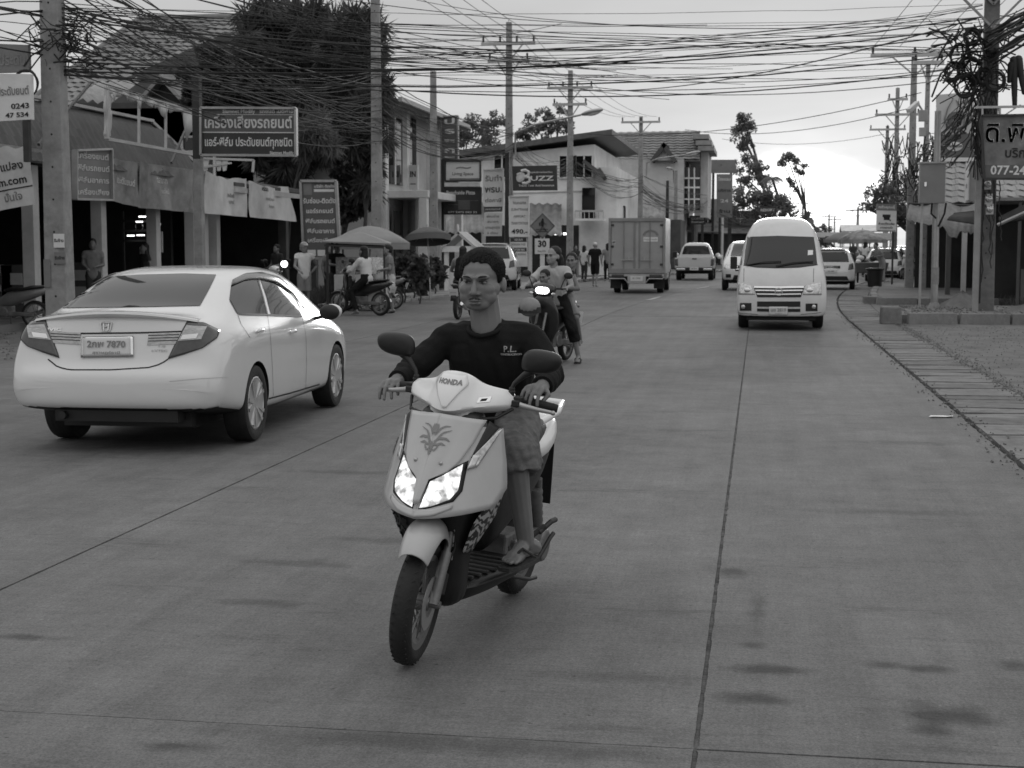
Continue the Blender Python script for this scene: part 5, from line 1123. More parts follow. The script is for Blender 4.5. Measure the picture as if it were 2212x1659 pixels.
        for y, k in ((.296, .02), (.298, .55), (.305, .80), (.320, .96), (.338, 1.0), (.348, .97), (.350, .90)):
            row = []
            for j in range(20):
                t = 2 * math.pi * j / 20; cx, sx = math.cos(t), math.sin(t); wx = .083 * math.copysign(abs(cx) ** .72, cx); wz = .049 * math.copysign(abs(sx) ** .72, sx)
                row.append((q * .312 + q * wx * k + q * .012 * sx * k, y + .02 * (wx / .083) * 0, 1.197 + wz * k * (1.0 - .14 * cx)))
            secs.append(row)
        hs_ = ring_loft(secs); mh = hs_.build('mirror', SCK, root, smooth=180, sub=1)
        gl = MB(); gl.add([(x, .3515, 1.197 + (z - 1.197) * .96) for x, y, z in secs[-1]], [tuple(range(20))]); gl.build('mirror_glass', CHROME, mh)
    hz = MB(); hz.tube([(-.21, .30, 1.0), (-.19, .25, .955), (-.08, .19, .945), (-.01, .20, .94)], .007, 8); hz.tube([(.22, .31, 1.0), (.17, .26, .962), (.08, .2, .95)], .007, 8); hz.build('brake_hose', SCK, root, smooth=60)
    # seat, tail, engine, rear wheel
    def oval(hw, zb, zt, y, n=14): return [(hw * math.copysign(abs(math.cos(t)) ** .7, math.cos(t)), y, (zb + zt) / 2 + (zt - zb) / 2 * math.copysign(abs(math.sin(t)) ** .7, math.sin(t))) for t in (2 * math.pi * k / n for k in range(n))]
    ring_loft([oval(.05, .66, .74, .54), oval(.10, .68, .765, .60), oval(.125, .69, .775, .75), oval(.14, .70, .775, .92), oval(.13, .73, .825, 1.02), oval(.115, .76, .835, 1.2), oval(.06, .79, .83, 1.32)]).build('seat', mat('seat_vinyl', .02, .55, var=.2, sc=5, bump=.1, bsc=80), root, smooth=180, sub=1)
    ring_loft([oval(.08, .30, .66, .56), oval(.105, .33, .70, .66), oval(.125, .40, .72, .82), oval(.14, .47, .74, .98), oval(.135, .56, .79, 1.15), oval(.11, .66, .81, 1.3), oval(.05, .76, .82, 1.40)]).build('side_cover', SCK, root, smooth=180, sub=1)
    ring_loft([oval(.10, .70, .745, .86), oval(.150, .66, .775, 1.0), oval(.155, .66, .815, 1.15), oval(.13, .70, .845, 1.3), oval(.07, .77, .855, 1.46)]).build('tail_cowl', SCW, root, smooth=180, sub=1)
    gr = MB(); gr.tube([(-.10, 1.1, .84), (-.13, 1.25, .875), (-.10, 1.42, .895), (.10, 1.42, .895), (.13, 1.25, .875), (.10, 1.1, .84)], .017, 10); gr.build('grab_rail', SCW, root, smooth=60)
    wheel_parts(root, (0, 1.24, .25), .25, .10, .178, 18, CASE)
    en = MB(); en.box((.085, 1.05, .27), (.09, .46, .16)); en.cyl((.085, 1.24, .25), (.14, 1.24, .25), .085, .075, 18); en.cyl((.085, .92, .27), (.14, .92, .27), .07, .06, 18); en.box((0, .86, .30), (.2, .2, .16)); en.build('engine', CASE, root, bevel=.012)
    ex = MB(); ex.tube([(-.05, .8, .22), (-.12, .9, .17), (-.15, 1.02, .21)], .02, 8); ex.tube([(-.16, 1.0, .22), (-.165, 1.2, .26), (-.17, 1.42, .31)], [.035, .052, .046], 14); ex.build('exhaust', DKSTEEL, root, smooth=50)
    for q in (-1, 1):
        ft = MB(); ft.bar((q * .13, .98, .33), (q * .19, 1.03, .39), .03, .016); ft.tube([(q * .17, 1.0, .36), (q * .205, 1.06, .405), (q * .215, 1.1, .41)], .013, 8); ft.build('footpeg', DKSTEEL, root, bevel=.004)
    ks = MB(); ks.tube([(.13, .92, .22), (.19, .98, .26), (.205, 1.07, .33), (.21, 1.10, .345)], .010, 8); ks.tube([(.12, .78, .2), (.16, .95, .155), (.17, 1.02, .15)], .009, 8); ks.build('side_stand', DKSTEEL, root, smooth=50)
    rg = MB(); rg.grid(coons([(-.075, 1.46, .40), (.075, 1.46, .40)], [(.075, 1.46, .40), (.085, 1.40, .70)], [(-.085, 1.40, .70), (.085, 1.40, .70)], [(-.075, 1.46, .40), (-.085, 1.40, .70)], 4, 5)); rg.build('rear_mudflap', SCK, root, solid=.008)
    sh = MB(); sh.cyl((.10, 1.22, .29), (.11, 1.12, .58), .018, n=10); sh.lathe([(.028 + .004 * (i % 2), i * .018) for i in range(13)], 12, Mx.Translation((.105, 1.18, .33)) @ Mx.Rotation(R(19), 4, 'X')); sh.build('rear_shock', CASE, root, smooth=50)
    return root
LAMP_DIM = mat('turn_lens', .62, .12, var=.3, sc=30, coat=.5, metal=.2)
HERO = hero_scooter()
def hero_rider():
    J = dict(hipL=(.150, .86, .845), hipR=(-.035, .86, .842), knL=(.266, .470, .762), knR=(-.17, .47, .785), anL=(.278, .590, .380), anR=(-.17, .60, .365), toeL=(.247, .425, .312), toeR=(-.16, .43, .30), heelL=(.290, .665, .318), heelR=(-.175, .665, .305),
             shL=(.260, .715, 1.224), shR=(-.112, .700, 1.218), neck=(.074, .685, 1.284), head=(.064, .640, 1.466), elL=(.372, .640, 1.080), elR=(-.252, .600, 1.075), wrL=(.385, .470, 1.050), wrR=(-.245, .455, 1.058))
    hands = {'L': ((-.16, -1, -.10), (.06, -.28, 1), -1, .50), 'R': ((.06, -1, -.10), (-.06, -.28, 1), -1, .50)}
    def droop(c):
        c.cap((.19, .74, .80), (.262, .480, .772), .100, .092); c.cyl((.258, .52, .79), (.272, .500, .690), .096, .100, 16); c.cyl((.23, .62, .79), (.27, .56, .70), .09, .095, 16); c.cyl((-.09, .78, .80), (-.18, .46, .745), .10, .105, 16)
    root, H = person('man in a black long sleeved shirt and denim shorts riding the white scooter', SC_LOC, SC_RZ, J, (CLOTH_K, 1.90), (DENIM, 'shorts'), 'short', SKIN, .0042, 1.06, 1.0, face=R(3), pitch=R(2), hands=hands, shoes=(CLOTH_D, 'sandal'), fine=True, more=droop)
    hd = lambda p: H @ V(p)
    for q in (-1, 1):                                        # eyes, brows
        e = MB(); e.ell((0, 0, 0), (.0125, .006, .0044), 12, 8, H @ Mx.Translation((q * .031, -.0835, .005)) @ Mx.Rotation(-q * .22, 4, 'Z')); eo = e.build('eye', mat('eye_white', .22, .3), root, smooth=180)
        e = MB(); e.ell((0, 0, 0), (.0056, .003, .0054), 10, 8, H @ Mx.Translation((q * .031 - .002, -.0885, .005))); e.build('iris', PRINT_K, eo, smooth=180)
        b = MB(); pts = [hd((q * x, y, z)) for x, y, z in ((.011, -.0985, .022), (.026, -.0985, .0285), (.042, -.088, .029), (.052, -.076, .023))]; b.tube(pts, [.0030, .0040, .0034, .0016], 8); b.build('eyebrow', HAIR, root, smooth=180)
        b = MB(); pts = [hd((q * x, y, z)) for x, y, z in ((.016, -.0905, .0085), (.031, -.0915, .0118), (.046, -.0795, .007))]; b.tube(pts, [.0016, .0022, .0014], 6); b.build('eyelid', HAIR, root, smooth=180)
    ms = MB()
    for q in (-1, 1): ms.tube([hd((q * x, y, z)) for x, y, z in ((.003, -.1015, -.0595), (.014, -.0995, -.061), (.025, -.0915, -.068))], [.0032, .0042, .0016], 6)
    ms.build('moustache', mat('thin_beard', .05, .8), root, smooth=180)
    lp = MB(); lp.tube([hd((x, y, z)) for x, y, z in ((-.021, -.0925, -.0725), (-.008, -.1025, -.0695), (0, -.1025, -.0705), (.008, -.1025, -.0695), (.021, -.0925, -.0725))], [.0015, .0034, .003, .0034, .0015], 8); lp.tube([hd((x, y, z)) for x, y, z in ((-.018, -.0935, -.080), (0, -.1015, -.083), (.018, -.0935, -.080))], [.0015, .0045, .0015], 8); lp.build('lips', mat('lip_skin', .125, .45), root, smooth=180)
    col = MB(); n = 20; c = V(J['neck']) + V((0, -.012, -.012)); pts = []
    for i in range(n): t = 2 * math.pi * i / n; pts.append(c + V((.076 * math.cos(t), .074 * math.sin(t), .030 * math.sin(t) + .008 * abs(math.cos(t)))))
    col.tube(pts, .010, 8, closed=True); col.build('collar', CLOTH_K, root, smooth=180)
    shirt = [o for o in root.children if o.name.startswith('shirt')][0]
    bv = BVHTree.FromPolygons([v.co for v in shirt.data.vertices], [tuple(p.vertices) for p in shirt.data.polygons])
    for body, size, c, m in (('P.L.', .036, (.196, 0, 1.188), mat('shirt_print', .30, .8)), ('CONSTRUCTION', .0105, (.196, 0, 1.166), MATS['shirt_print'])):
        tm = text_mesh(body, size, .0007); project(tm, bv, (0, 1, 0), .010, FACE(c, (1, 0, 0))); link('lettering', tm, m, root)
    for q, k in ((1, 'L'), (-1, 'R')):
        cu = MB(); w, e = V(J['wr' + k]), V(J['el' + k]); a = e.lerp(w, .78); b_ = e.lerp(w, .94); cu.tube([a, a.lerp(b_, .3), a.lerp(b_, .6), b_], [.046, .0455, .044, .0425], 14); cu.build('cuff', CLOTH_K, root, smooth=60)
    return root
RIDER = hero_rider()
# ================================================================== CARS, VAN, TRUCK
CARW = mat('white_car_paint', .68, .22, var=.03, sc=1, coat=.9, spec=.5, dirt=.06)
CARS = mat('silver_car_paint', .55, .35, metal=.25, var=.04, sc=1, coat=.7, dirt=.08)
CARD = mat('dark_car_paint', .04, .3, var=.1, coat=.7)
TRIM = mat('black_car_trim', .014, .5, var=.2, sc=6)
REDL = mat('tail_lens', .055, .12, var=.35, sc=16, coat=.8)
REFL = mat('reflector_bar', .42, .2, var=.35, sc=30, stretch=(1, 1, 3), metal=.3, coat=.4)
SEAM = mat('gap_crease_line', .02, .8)
PLATE = mat('number_plate', .60, .5, var=.05)
ALLOY = mat('alloy_wheel', .62, .3, metal=.8, var=.08, sc=6)
class Body:
    """a car body in the car's own frame (x right, y forward, z up, origin on the ground); panels are laid on it"""
    def __init__(s, root, o, Mworld): s.root, s.o, s.M = root, o, Mworld; s.Mi = Mworld.inverted(); s.bv = bvh_of(o); s.e = s.Mi @ EYEP
    def on(s, p, d, off=.004):
        h, n, i, t = s.bv.ray_cast(V(p), V(d).normalized())
        if h is None: h, n, i, t = s.bv.find_nearest(V(p) + V(d).normalized() * 1.0)
        if n.dot(V(d)) > 0: n = -n
        return h + n * off, n
    def sight(s, x, y, off=.004):
        w = s.Mi.to_3x3() @ ray(x, y); h, n, i, t = s.bv.ray_cast(s.e, w.normalized())
        if h is None:
            d = (s.Mi @ s.M.translation - s.e).length; h, n, i, t = s.bv.find_nearest(s.e + w.normalized() * (V((0, 0, .6)) - s.e).length)
        if n.dot(w) > 0: n = -n
        return h + n * off, n
    def panel(s, name, m, bot, right, top, left, off=.004, nu=14, nv=10, d=None, solid=.0, parent=None, mirror=False, only_mirror=False):
        f = (lambda p: s.sight(p[0], p[1], off)[0]) if d is None else (lambda p: s.on(p, d, off)[0])
        P = [[f(p) for p in r] for r in coons(bot, right, top, left, nu, nv)]; out = None
        if not only_mirror: mb = MB(); mb.grid(P); out = mb.build(name, m, parent or s.root, smooth=180, solid=solid)
        if mirror: mb = MB(); mb.grid([[V((-p.x, p.y, p.z)) for p in r][::-1] for r in P]); mb.build(name, m, parent or s.root, smooth=180, solid=solid)
        return out
    def quad(s, name, m, a, b, c, e, off=.004, nu=10, nv=8, **k): return s.panel(name, m, [a, b], [b, c], [e, c], [a, e], off, nu, nv, **k)
    def seam(s, pts, w=.008, m=None, d=None, off=.003, n=24, name='gap_crease_line', mirror=False):
        P = []
        for p in polyline(pts, n): P.append(s.sight(p[0], p[1], off) if d is None else s.on(p, d, off))
        vs = []
        for i, (p, nr) in enumerate(P):
            t = (P[min(i + 1, n - 1)][0] - P[max(i - 1, 0)][0]); b = t.cross(nr)
            b = b.normalized() * w / 2 if b.length > 1e-7 else V((0, 0, w / 2)); vs += [p - b, p + b]
        mb = MB(); mb.add(vs, [(2 * i, 2 * i + 1, 2 * i + 3, 2 * i + 2) for i in range(n - 1)])
        if mirror: m2 = MB(); m2.add([V((-p.x, p.y, p.z)) for p in vs], [(2 * i, 2 * i + 2, 2 * i + 3, 2 * i + 1) for i in range(n - 1)]); m2.build(name, m or SEAM, s.root, smooth=180)
        return mb.build(name, m or SEAM, s.root, smooth=180)
def body_loft(root, keys, fields, paint, axles=(), Rw=.34, xin=.6, n=None, well=None, sub=2, name='body'):
    """keys: rows [y, then (x, z) of each point of the half section from the floor to the roof]"""
    secs = []
    for row in keys:
        y = row[0]; pts = row[1]; half = [(x, y, z) for x, z in pts]; secs.append([(-x, yy, z) for x, yy, z in half[:0:-1] if True][:] + half if half[0][0] == 0 and False else half)
    full = []
    for s_ in secs:
        right = s_; left = [(-x, y, z) for x, y, z in s_[::-1]]
        left = [p for p in left if abs(p[0]) > 1e-6]; full.append(right + left)
    mb = ring_loft(full); o = mb.build(name, paint, root, smooth=180, sub=sub); bake(o)
    for ay in axles:
        for q in (-1, 1):
            c = MB(); c.lathe([(Rw, 0), (Rw, .5)], 48, Mx.Translation((q * xin if q > 0 else -xin - .5, ay, Rw - .035)) @ Mx.Rotation(R(90), 4, 'Y'))
            co = c.build('cutter', TRIM); co.parent = None
            md = o.modifiers.new('b', 'BOOLEAN'); md.operation = 'DIFFERENCE'; md.object = co; md.solver = 'EXACT'
            pm = o.parent; o.parent = None; bake(o); o.parent = pm; kill(co)
    o.data.materials.clear(); o.data.materials.append(paint); o.data.materials.append(TRIM)
    for p in o.data.polygons:
        p.material_index = 0
        for ay in axles:
            c = p.center
            if (c.y - ay) ** 2 + (c.z - Rw + .035) ** 2 < (Rw * 1.004) ** 2 and abs(c.x) < 2 and abs(p.normal.x) < .75 + (1 if abs(c.x) < xin + .02 else 0) and (c.y - ay) ** 2 + (c.z - Rw + .035) ** 2 > 0 and (abs(c.x) <= xin + .005 or abs(math.hypot(c.y - ay, c.z - Rw + .035) - Rw) < .012): p.material_index = 1
        if p.center.z < .5 and p.normal.z < -.8: p.material_index = 1
    o.data.polygons.foreach_set('use_smooth', [True] * len(o.data.polygons)); o.data.set_sharp_from_angle(angle=R(38))
    return o
def car_wheels(root, spots, Rt, W, spokes=10, rimmat=None):
    for x, y in spots:
        q = 1 if x > 0 else -1
        T = Mx.Translation((x, y, Rt)) @ Mx.Rotation(R(90) * q, 4, 'Y'); mb = MB(); h = W / 2; rr_ = Rt * .70
        mb.lathe([(rr_, -h * .9), (Rt * .86, -h), (Rt * .965, -h * .92), (Rt, -h * .7), (Rt, h * .7), (Rt * .965, h * .92), (Rt * .86, h), (rr_, h * .9)], 44, T, closed=True)
        for k in (-.35, 0, .35): mb.lathe([(Rt + .0005, h * k - .004), (Rt + .001, h * k + .004)], 44, T)
        w = mb.build('wheel', SCT, root, smooth=35)
        rm = MB(); rm.lathe([(rr_ + .004, h * .86), (rr_ - .012, h * .9), (rr_ - .022, h * .55), (rr_ - .03, -h * .8), (rr_ - .01, -h * .86)], 44, T)
        for k in range(spokes):
            a = 2 * math.pi * k / spokes + (.11 if k % 2 else -.11)
            p = lambda r, z, b=0: T @ V((r * math.cos(a + b), r * math.sin(a + b), z))
            rm.bar(p(.04, h * .72), p(rr_ - .014, h * .86), .030, .03, up=T.to_3x3() @ V((0, 0, 1)))
        rm.lathe([(.001, h * .82), (.045, h * .80), (.06, h * .6), (.06, h * .2)], 20, T); rm.build('rim', rimmat or ALLOY, w, smooth=35)
        dd = MB(); dd.lathe([(.02, h * .1), (Rt * .5, h * .1)], 28, T); dd.build('brake_disc', DKSTEEL, w)
def place(name, label, cat, loc, rz, group=None):
    r = thing(name, label, cat, loc, rz, group); return r, Mx.Translation(loc) @ Mx.Rotation(rz, 4, 'Z')
# ---------------------------------------------------------------- white sedan, seen from behind at the left
def sedan():
    root, M = place('sedan_car', 'white sedan seen from behind at the left with dark tinted rear window', 'car', (-4.96, 11.70, 0), R(1.8))
    def row(y, zb, wb, ws, wm, zm, wsh, zsh, wbt, zbt, wg, zg, wr, zr, zc):
        return [y, [(0, zb), (wb, zb), (ws, zb + .035), (lerp(ws, wm, .85), zb + .13), (wm, zm), (lerp(wm, wsh, .35), lerp(zm, zsh, .6)), (wsh, zsh), (wbt, zbt), (wg, zg), (wr, zr), (wr * .55, lerp(zr, zc, .75)), (0, zc)]]
    K = [row(-.965, .44, .40, .50, .56, .50, .54, .56, .50, .575, .40, .585, .3, .59, .592),
         row(-.945, .375, .58, .68, .74, .48, .72, .60, .66, .635, .5, .645, .36, .65, .652),
         row(-.90, .345, .66, .765, .815, .50, .80, .63, .745, .68, .60, .695, .42, .70, .702),
         row(-.868, .335, .70, .80, .845, .52, .825, .67, .765, .80, .64, .86, .48, .875, .88),
         row(-.845, .33, .70, .81, .855, .54, .835, .72, .765, .90, .665, .965, .53, .985, .99),
         row(-.82, .325, .70, .82, .862, .55, .84, .76, .765, .96, .68, 1.035, .56, 1.062, 1.07),
         row(-.78, .32, .70, .825, .868, .56, .845, .80, .768, .985, .685, 1.05, .56, 1.078, 1.088),
         row(-.66, .30, .70, .84, .874, .58, .852, .86, .775, 1.0, .685, 1.055, .54, 1.078, 1.086),
         row(-.46, .27, .70, .85, .878, .60, .858, .90, .785, 1.01, .685, 1.085, .56, 1.108, 1.118),
         row(-.25, .24, .70, .85, .878, .60, .862, .915, .80, 1.0, .69, 1.135, .565, 1.185, 1.20),
         row(.10, .21, .70, .84, .876, .60, .864, .915, .815, .985, .70, 1.20, .575, 1.315, 1.338),
         row(.45, .20, .70, .83, .872, .60, .862, .905, .822, .97, .712, 1.24, .585, 1.395, 1.415),
         row(.85, .19, .70, .825, .87, .58, .858, .89, .826, .955, .722, 1.25, .59, 1.425, 1.442),
         row(1.35, .19, .70, .82, .868, .57, .856, .875, .828, .94, .728, 1.23, .59, 1.425, 1.445),
         row(1.85, .19, .70, .82, .868, .56, .855, .86, .826, .925, .724, 1.17, .575, 1.375, 1.40),
         row(2.3, .19, .70, .83, .872, .56, .855, .84, .818, .91, .715, 1.07, .55, 1.24, 1.27),
         row(2.68, .20, .70, .84, .876, .56, .852, .815, .80, .885, .70, .98, .54, 1.06, 1.085),
         row(2.95, .21, .70, .83, .868, .56, .84, .78, .77, .84, .66, .90, .50, .945, .96),
         row(3.25, .22, .66, .79, .83, .54, .80, .72, .72, .77, .60, .81, .45, .835, .845),
         row(3.47, .24, .56, .69, .72, .50, .69, .64, .62, .68, .5, .70, .36, .715, .72),
         row(3.57, .30, .36, .45, .48, .48, .46, .55, .42, .57, .34, .58, .25, .585, .588)]
    o = body_loft(root, K, None, CARW, (0, 2.67), .350, .60)
    B = Body(root, o, M)
    # glass
    B.panel('rear_window', GLASS_D, [(124, 666), (280, 664), (432, 661)], [(432, 661), (452, 625), (467, 594)], [(205, 601), (300, 594), (400, 591.5), (467, 594)], [(124, 666), (150, 638), (175, 616), (205, 601)], .005, 26, 14)
    B.panel('door_window', GLASS_D, [(512, 677), (577, 679)], [(577, 679), (567, 640), (556, 606)], [(499, 617), (530, 604), (556, 603)], [(512, 677), (495, 648), (499, 617)], .004, 12, 12, mirror=True)
    B.panel('door_window', GLASS_D, [(585, 679), (651, 682)], [(651, 682), (640, 655), (622, 630)], [(563, 606), (592, 611), (622, 630)], [(585, 679), (575, 640), (563, 606)], .004, 12, 12, mirror=True)
    B.panel('rain_visor', mat('smoked_visor', .05, .25, coat=.4), [(499, 619), (530, 606), (560, 604), (595, 612), (629, 636), (653, 668)], [(653, 668), (655, 668)], [(501, 607), (528, 593), (562, 590), (599, 599), (634, 626), (655, 668)], [(499, 619), (501, 607)], .016, 24, 4, mirror=True, solid=.004)
    B.seam([(497, 650), (513, 679), (577, 680.5), (652, 684)], .016, TRIM, off=.006, name='window_seal')
    B.seam([(577, 679), (567, 640), (556, 604)], .03, TRIM, off=.006, name='pillar_cover')
    # lamps and trunk
    B.panel('tail_light', REDL, [(363, 776), (400, 765), (438, 752)], [(438, 752), (468, 731), (474, 714)], [(405, 694), (440, 698), (474, 714)], [(363, 776), (381, 740), (405, 694)], .010, 14, 12, mirror=True, solid=.008)
    B.panel('lamp_inset', REFL, [(385, 737), (436, 733)], [(436, 733), (446, 707)], [(404, 703), (446, 705)], [(385, 737), (404, 703)], .016, 10, 6, mirror=True)
    B.panel('lamp_inset', CHROME, [(391, 734), (425, 731)], [(425, 731), (430, 721)], [(396, 724), (430, 721)], [(391, 734), (396, 724)], .019, 8, 4, mirror=True)
    B.panel('trunk_reflector', REFL, [(318, 746), (381, 743)], [(381, 743), (392, 718)], [(322, 720), (392, 718)], [(318, 746), (322, 720)], .006, 10, 6, mirror=True)
    for k in range(3): B.seam([(321, 725 + k * 6), (388, 723 + k * 6)], .006, TRIM, off=.009, name='reflector_slot', mirror=True)
    B.seam([(88, 720), (160, 720.5), (300, 719), (397, 716)], .012, off=.004); B.seam([(104, 776), (125, 793), (150, 799), (240, 799), (322, 794), (348, 786), (363, 776)], .010, off=.003); B.seam([(405, 694), (392, 718), (378, 745), (363, 776)], .007, off=.004, mirror=True)  # first strip paints the dark shading of the trunk crease, the rest are gaps
    # spoiler lip
    P1, P2 = [], []
    sp = []
    for i in range(25):
        u = -1 + 2 * i / 24; x = .66 * u; rise = .020 + .016 * (1 - u * u); yb = -.83 + .05 * u * u; z0 = 1.07 - .045 * u * u
        sp.append([(x, yb + .14, z0 + .012), (x, yb + .02, z0 + rise + .008), (x, yb - .045, z0 + rise), (x, yb - .05, z0 + rise - .016), (x, yb + .02, z0 - .02)])
    ring_loft(sp).build('spoiler', CARW, root, smooth=50)
    # plate, badges, lettering
    B.quad('plate_frame', CHROME, (176, 773), (289, 771), (288, 726), (176, 728), .014, solid=.012); pl = B.quad('number_plate', PLATE, (181, 770), (284, 768), (283, 729), (181, 731), .018, solid=.004)
    def write(body, x, y, h, m, off=.006, bold=.0, w=None, name='lettering'):
        c, n = B.sight(x, y, off); r = V((1, 0, 0)); k = (c - B.e).length / FPX; up = n.cross(r).normalized() if n.cross(r).z > 0 else r.cross(n).normalized(); up = up if up.z > 0 else -up
        Mf = FACE(c, r, up); me = text_mesh(body, h * k, bold * h * k)
        if w: xs = [v.co.x for v in me.vertices]; me.transform(Mx.Diagonal((w * k / (max(xs) - min(xs)), 1, 1, 1)))
        me.transform(Mf); return link(name, me, m, root)
    write('2กพ 7870', 232, 745, 19, PRINT_G, .026, .03, 84); write('สุราษฎร์ธานี', 232, 763, 7, PRINT_G, .026, .02, 60)
    write('CIVIC', 112, 712, 9, CHROME, .006, .04, 44); write('1.8', 349, 748, 6, STEEL, .006, .02, 15); write('i-VTEC', 345, 758, 7, STEEL, .006, .02, 34)
    c, n = B.sight(230, 706, .004); lg = MB(); w, h = .045, .035
    fr = [(-w, h * .9), (-w * .75, h), (w * .75, h), (w, h * .9), (w * .75, -h), (-w * .75, -h)]
    Mf = FACE(c, (1, 0, 0), (0, .15, 1)); fr_ = [Mf @ V((x, y, .004)) for x, y in fr]; lg.tube(fr_, .005, 6, closed=True)
    for q in (-1, 1): lg.bar(Mf @ V((q * w * .45, h * .7, .004)), Mf @ V((q * w * .38, -h * .75, .004)), .010, .006)
    lg.bar(Mf @ V((-w * .4, 0, .004)), Mf @ V((w * .4, 0, .004)), .010, .006); lg.build('badge', CHROME, root)
    # bumper, sills, doors
    B.seam([(150, 898), (250, 899), (400, 893), (470, 880)], .05, TRIM, off=.004, name='bumper_lip'); B.seam([(366, 824), (430, 818), (492, 815)], .006, mat('painted_crease_tone', .5, .5), off=.002, name='bumper_crease_tone')  # bumper crease: its light is put into the colour of a strip
    for pts in ([(577, 680), (583, 720), (588, 790), (590, 856)], [(652, 684), (660, 720), (662, 780), (660, 838)], [(513, 679), (520, 700), (540, 730)]): B.seam(pts, .006, mirror=True)
    B.seam([(576, 862), (630, 848), (690, 830)], .014, TRIM, off=.004, name='sill_gap', mirror=True)
    for x, y in ((559, 716), (630, 717)):
        c, n = B.sight(x, y, .018); hd = MB(); hd.tube([c + V((0, -.09, -.002)), c + V((.004, -.05, .004)), c + V((.004, .05, .004)), c + V((0, .09, -.002))], [.008, .012, .012, .008], 8, flat=1.3); hd.build('door_handle', CARW, root, smooth=180)
    fp, n = B.sight(505, 722, .003)
    # mirrors
    for q in (-1, 1):
        mb = MB(); mb.ell((q * .985, 1.93, .985), (.10, .055, .075), 20, 12); mm = mb.build('wing_mirror', TRIM, root, smooth=180)
        m2 = MB(); m2.ell((q * 1.0, 1.975, .99), (.098, .06, .073), 20, 12); m2.build('mirror_cap', CARW, mm, smooth=180)
        m3 = MB(); m3.bar((q * .82, 1.97, .92), (q * .95, 1.95, .95), .05, .03); m3.build('mirror_arm', TRIM, mm)
    # underside: exhaust, axle, mud
    ub = MB(); ub.box((0, 1.2, .25), (1.1, 3.6, .14)); ub.box((0, -.62, .30), (1.0, .5, .10)); ub.tube([(-.42, -.93, .30), (-.42, -.5, .29)], .032, 10); ub.box((.35, -.55, .26), (.4, .3, .12)); ub.bar((-.7, 0, .27), (.7, 0, .27), .09, .09); ub.build('underbody', TRIM, root)
    car_wheels(root, ((.765, 0), (-.765, 0), (.765, 2.67), (-.765, 2.67)), .318, .205, 10)
    an = MB(); an.tube([(0, .1, 1.36), (0, .02, 1.40)], [.012, .003], 6)
    return root, B
SEDAN, SB = sedan()
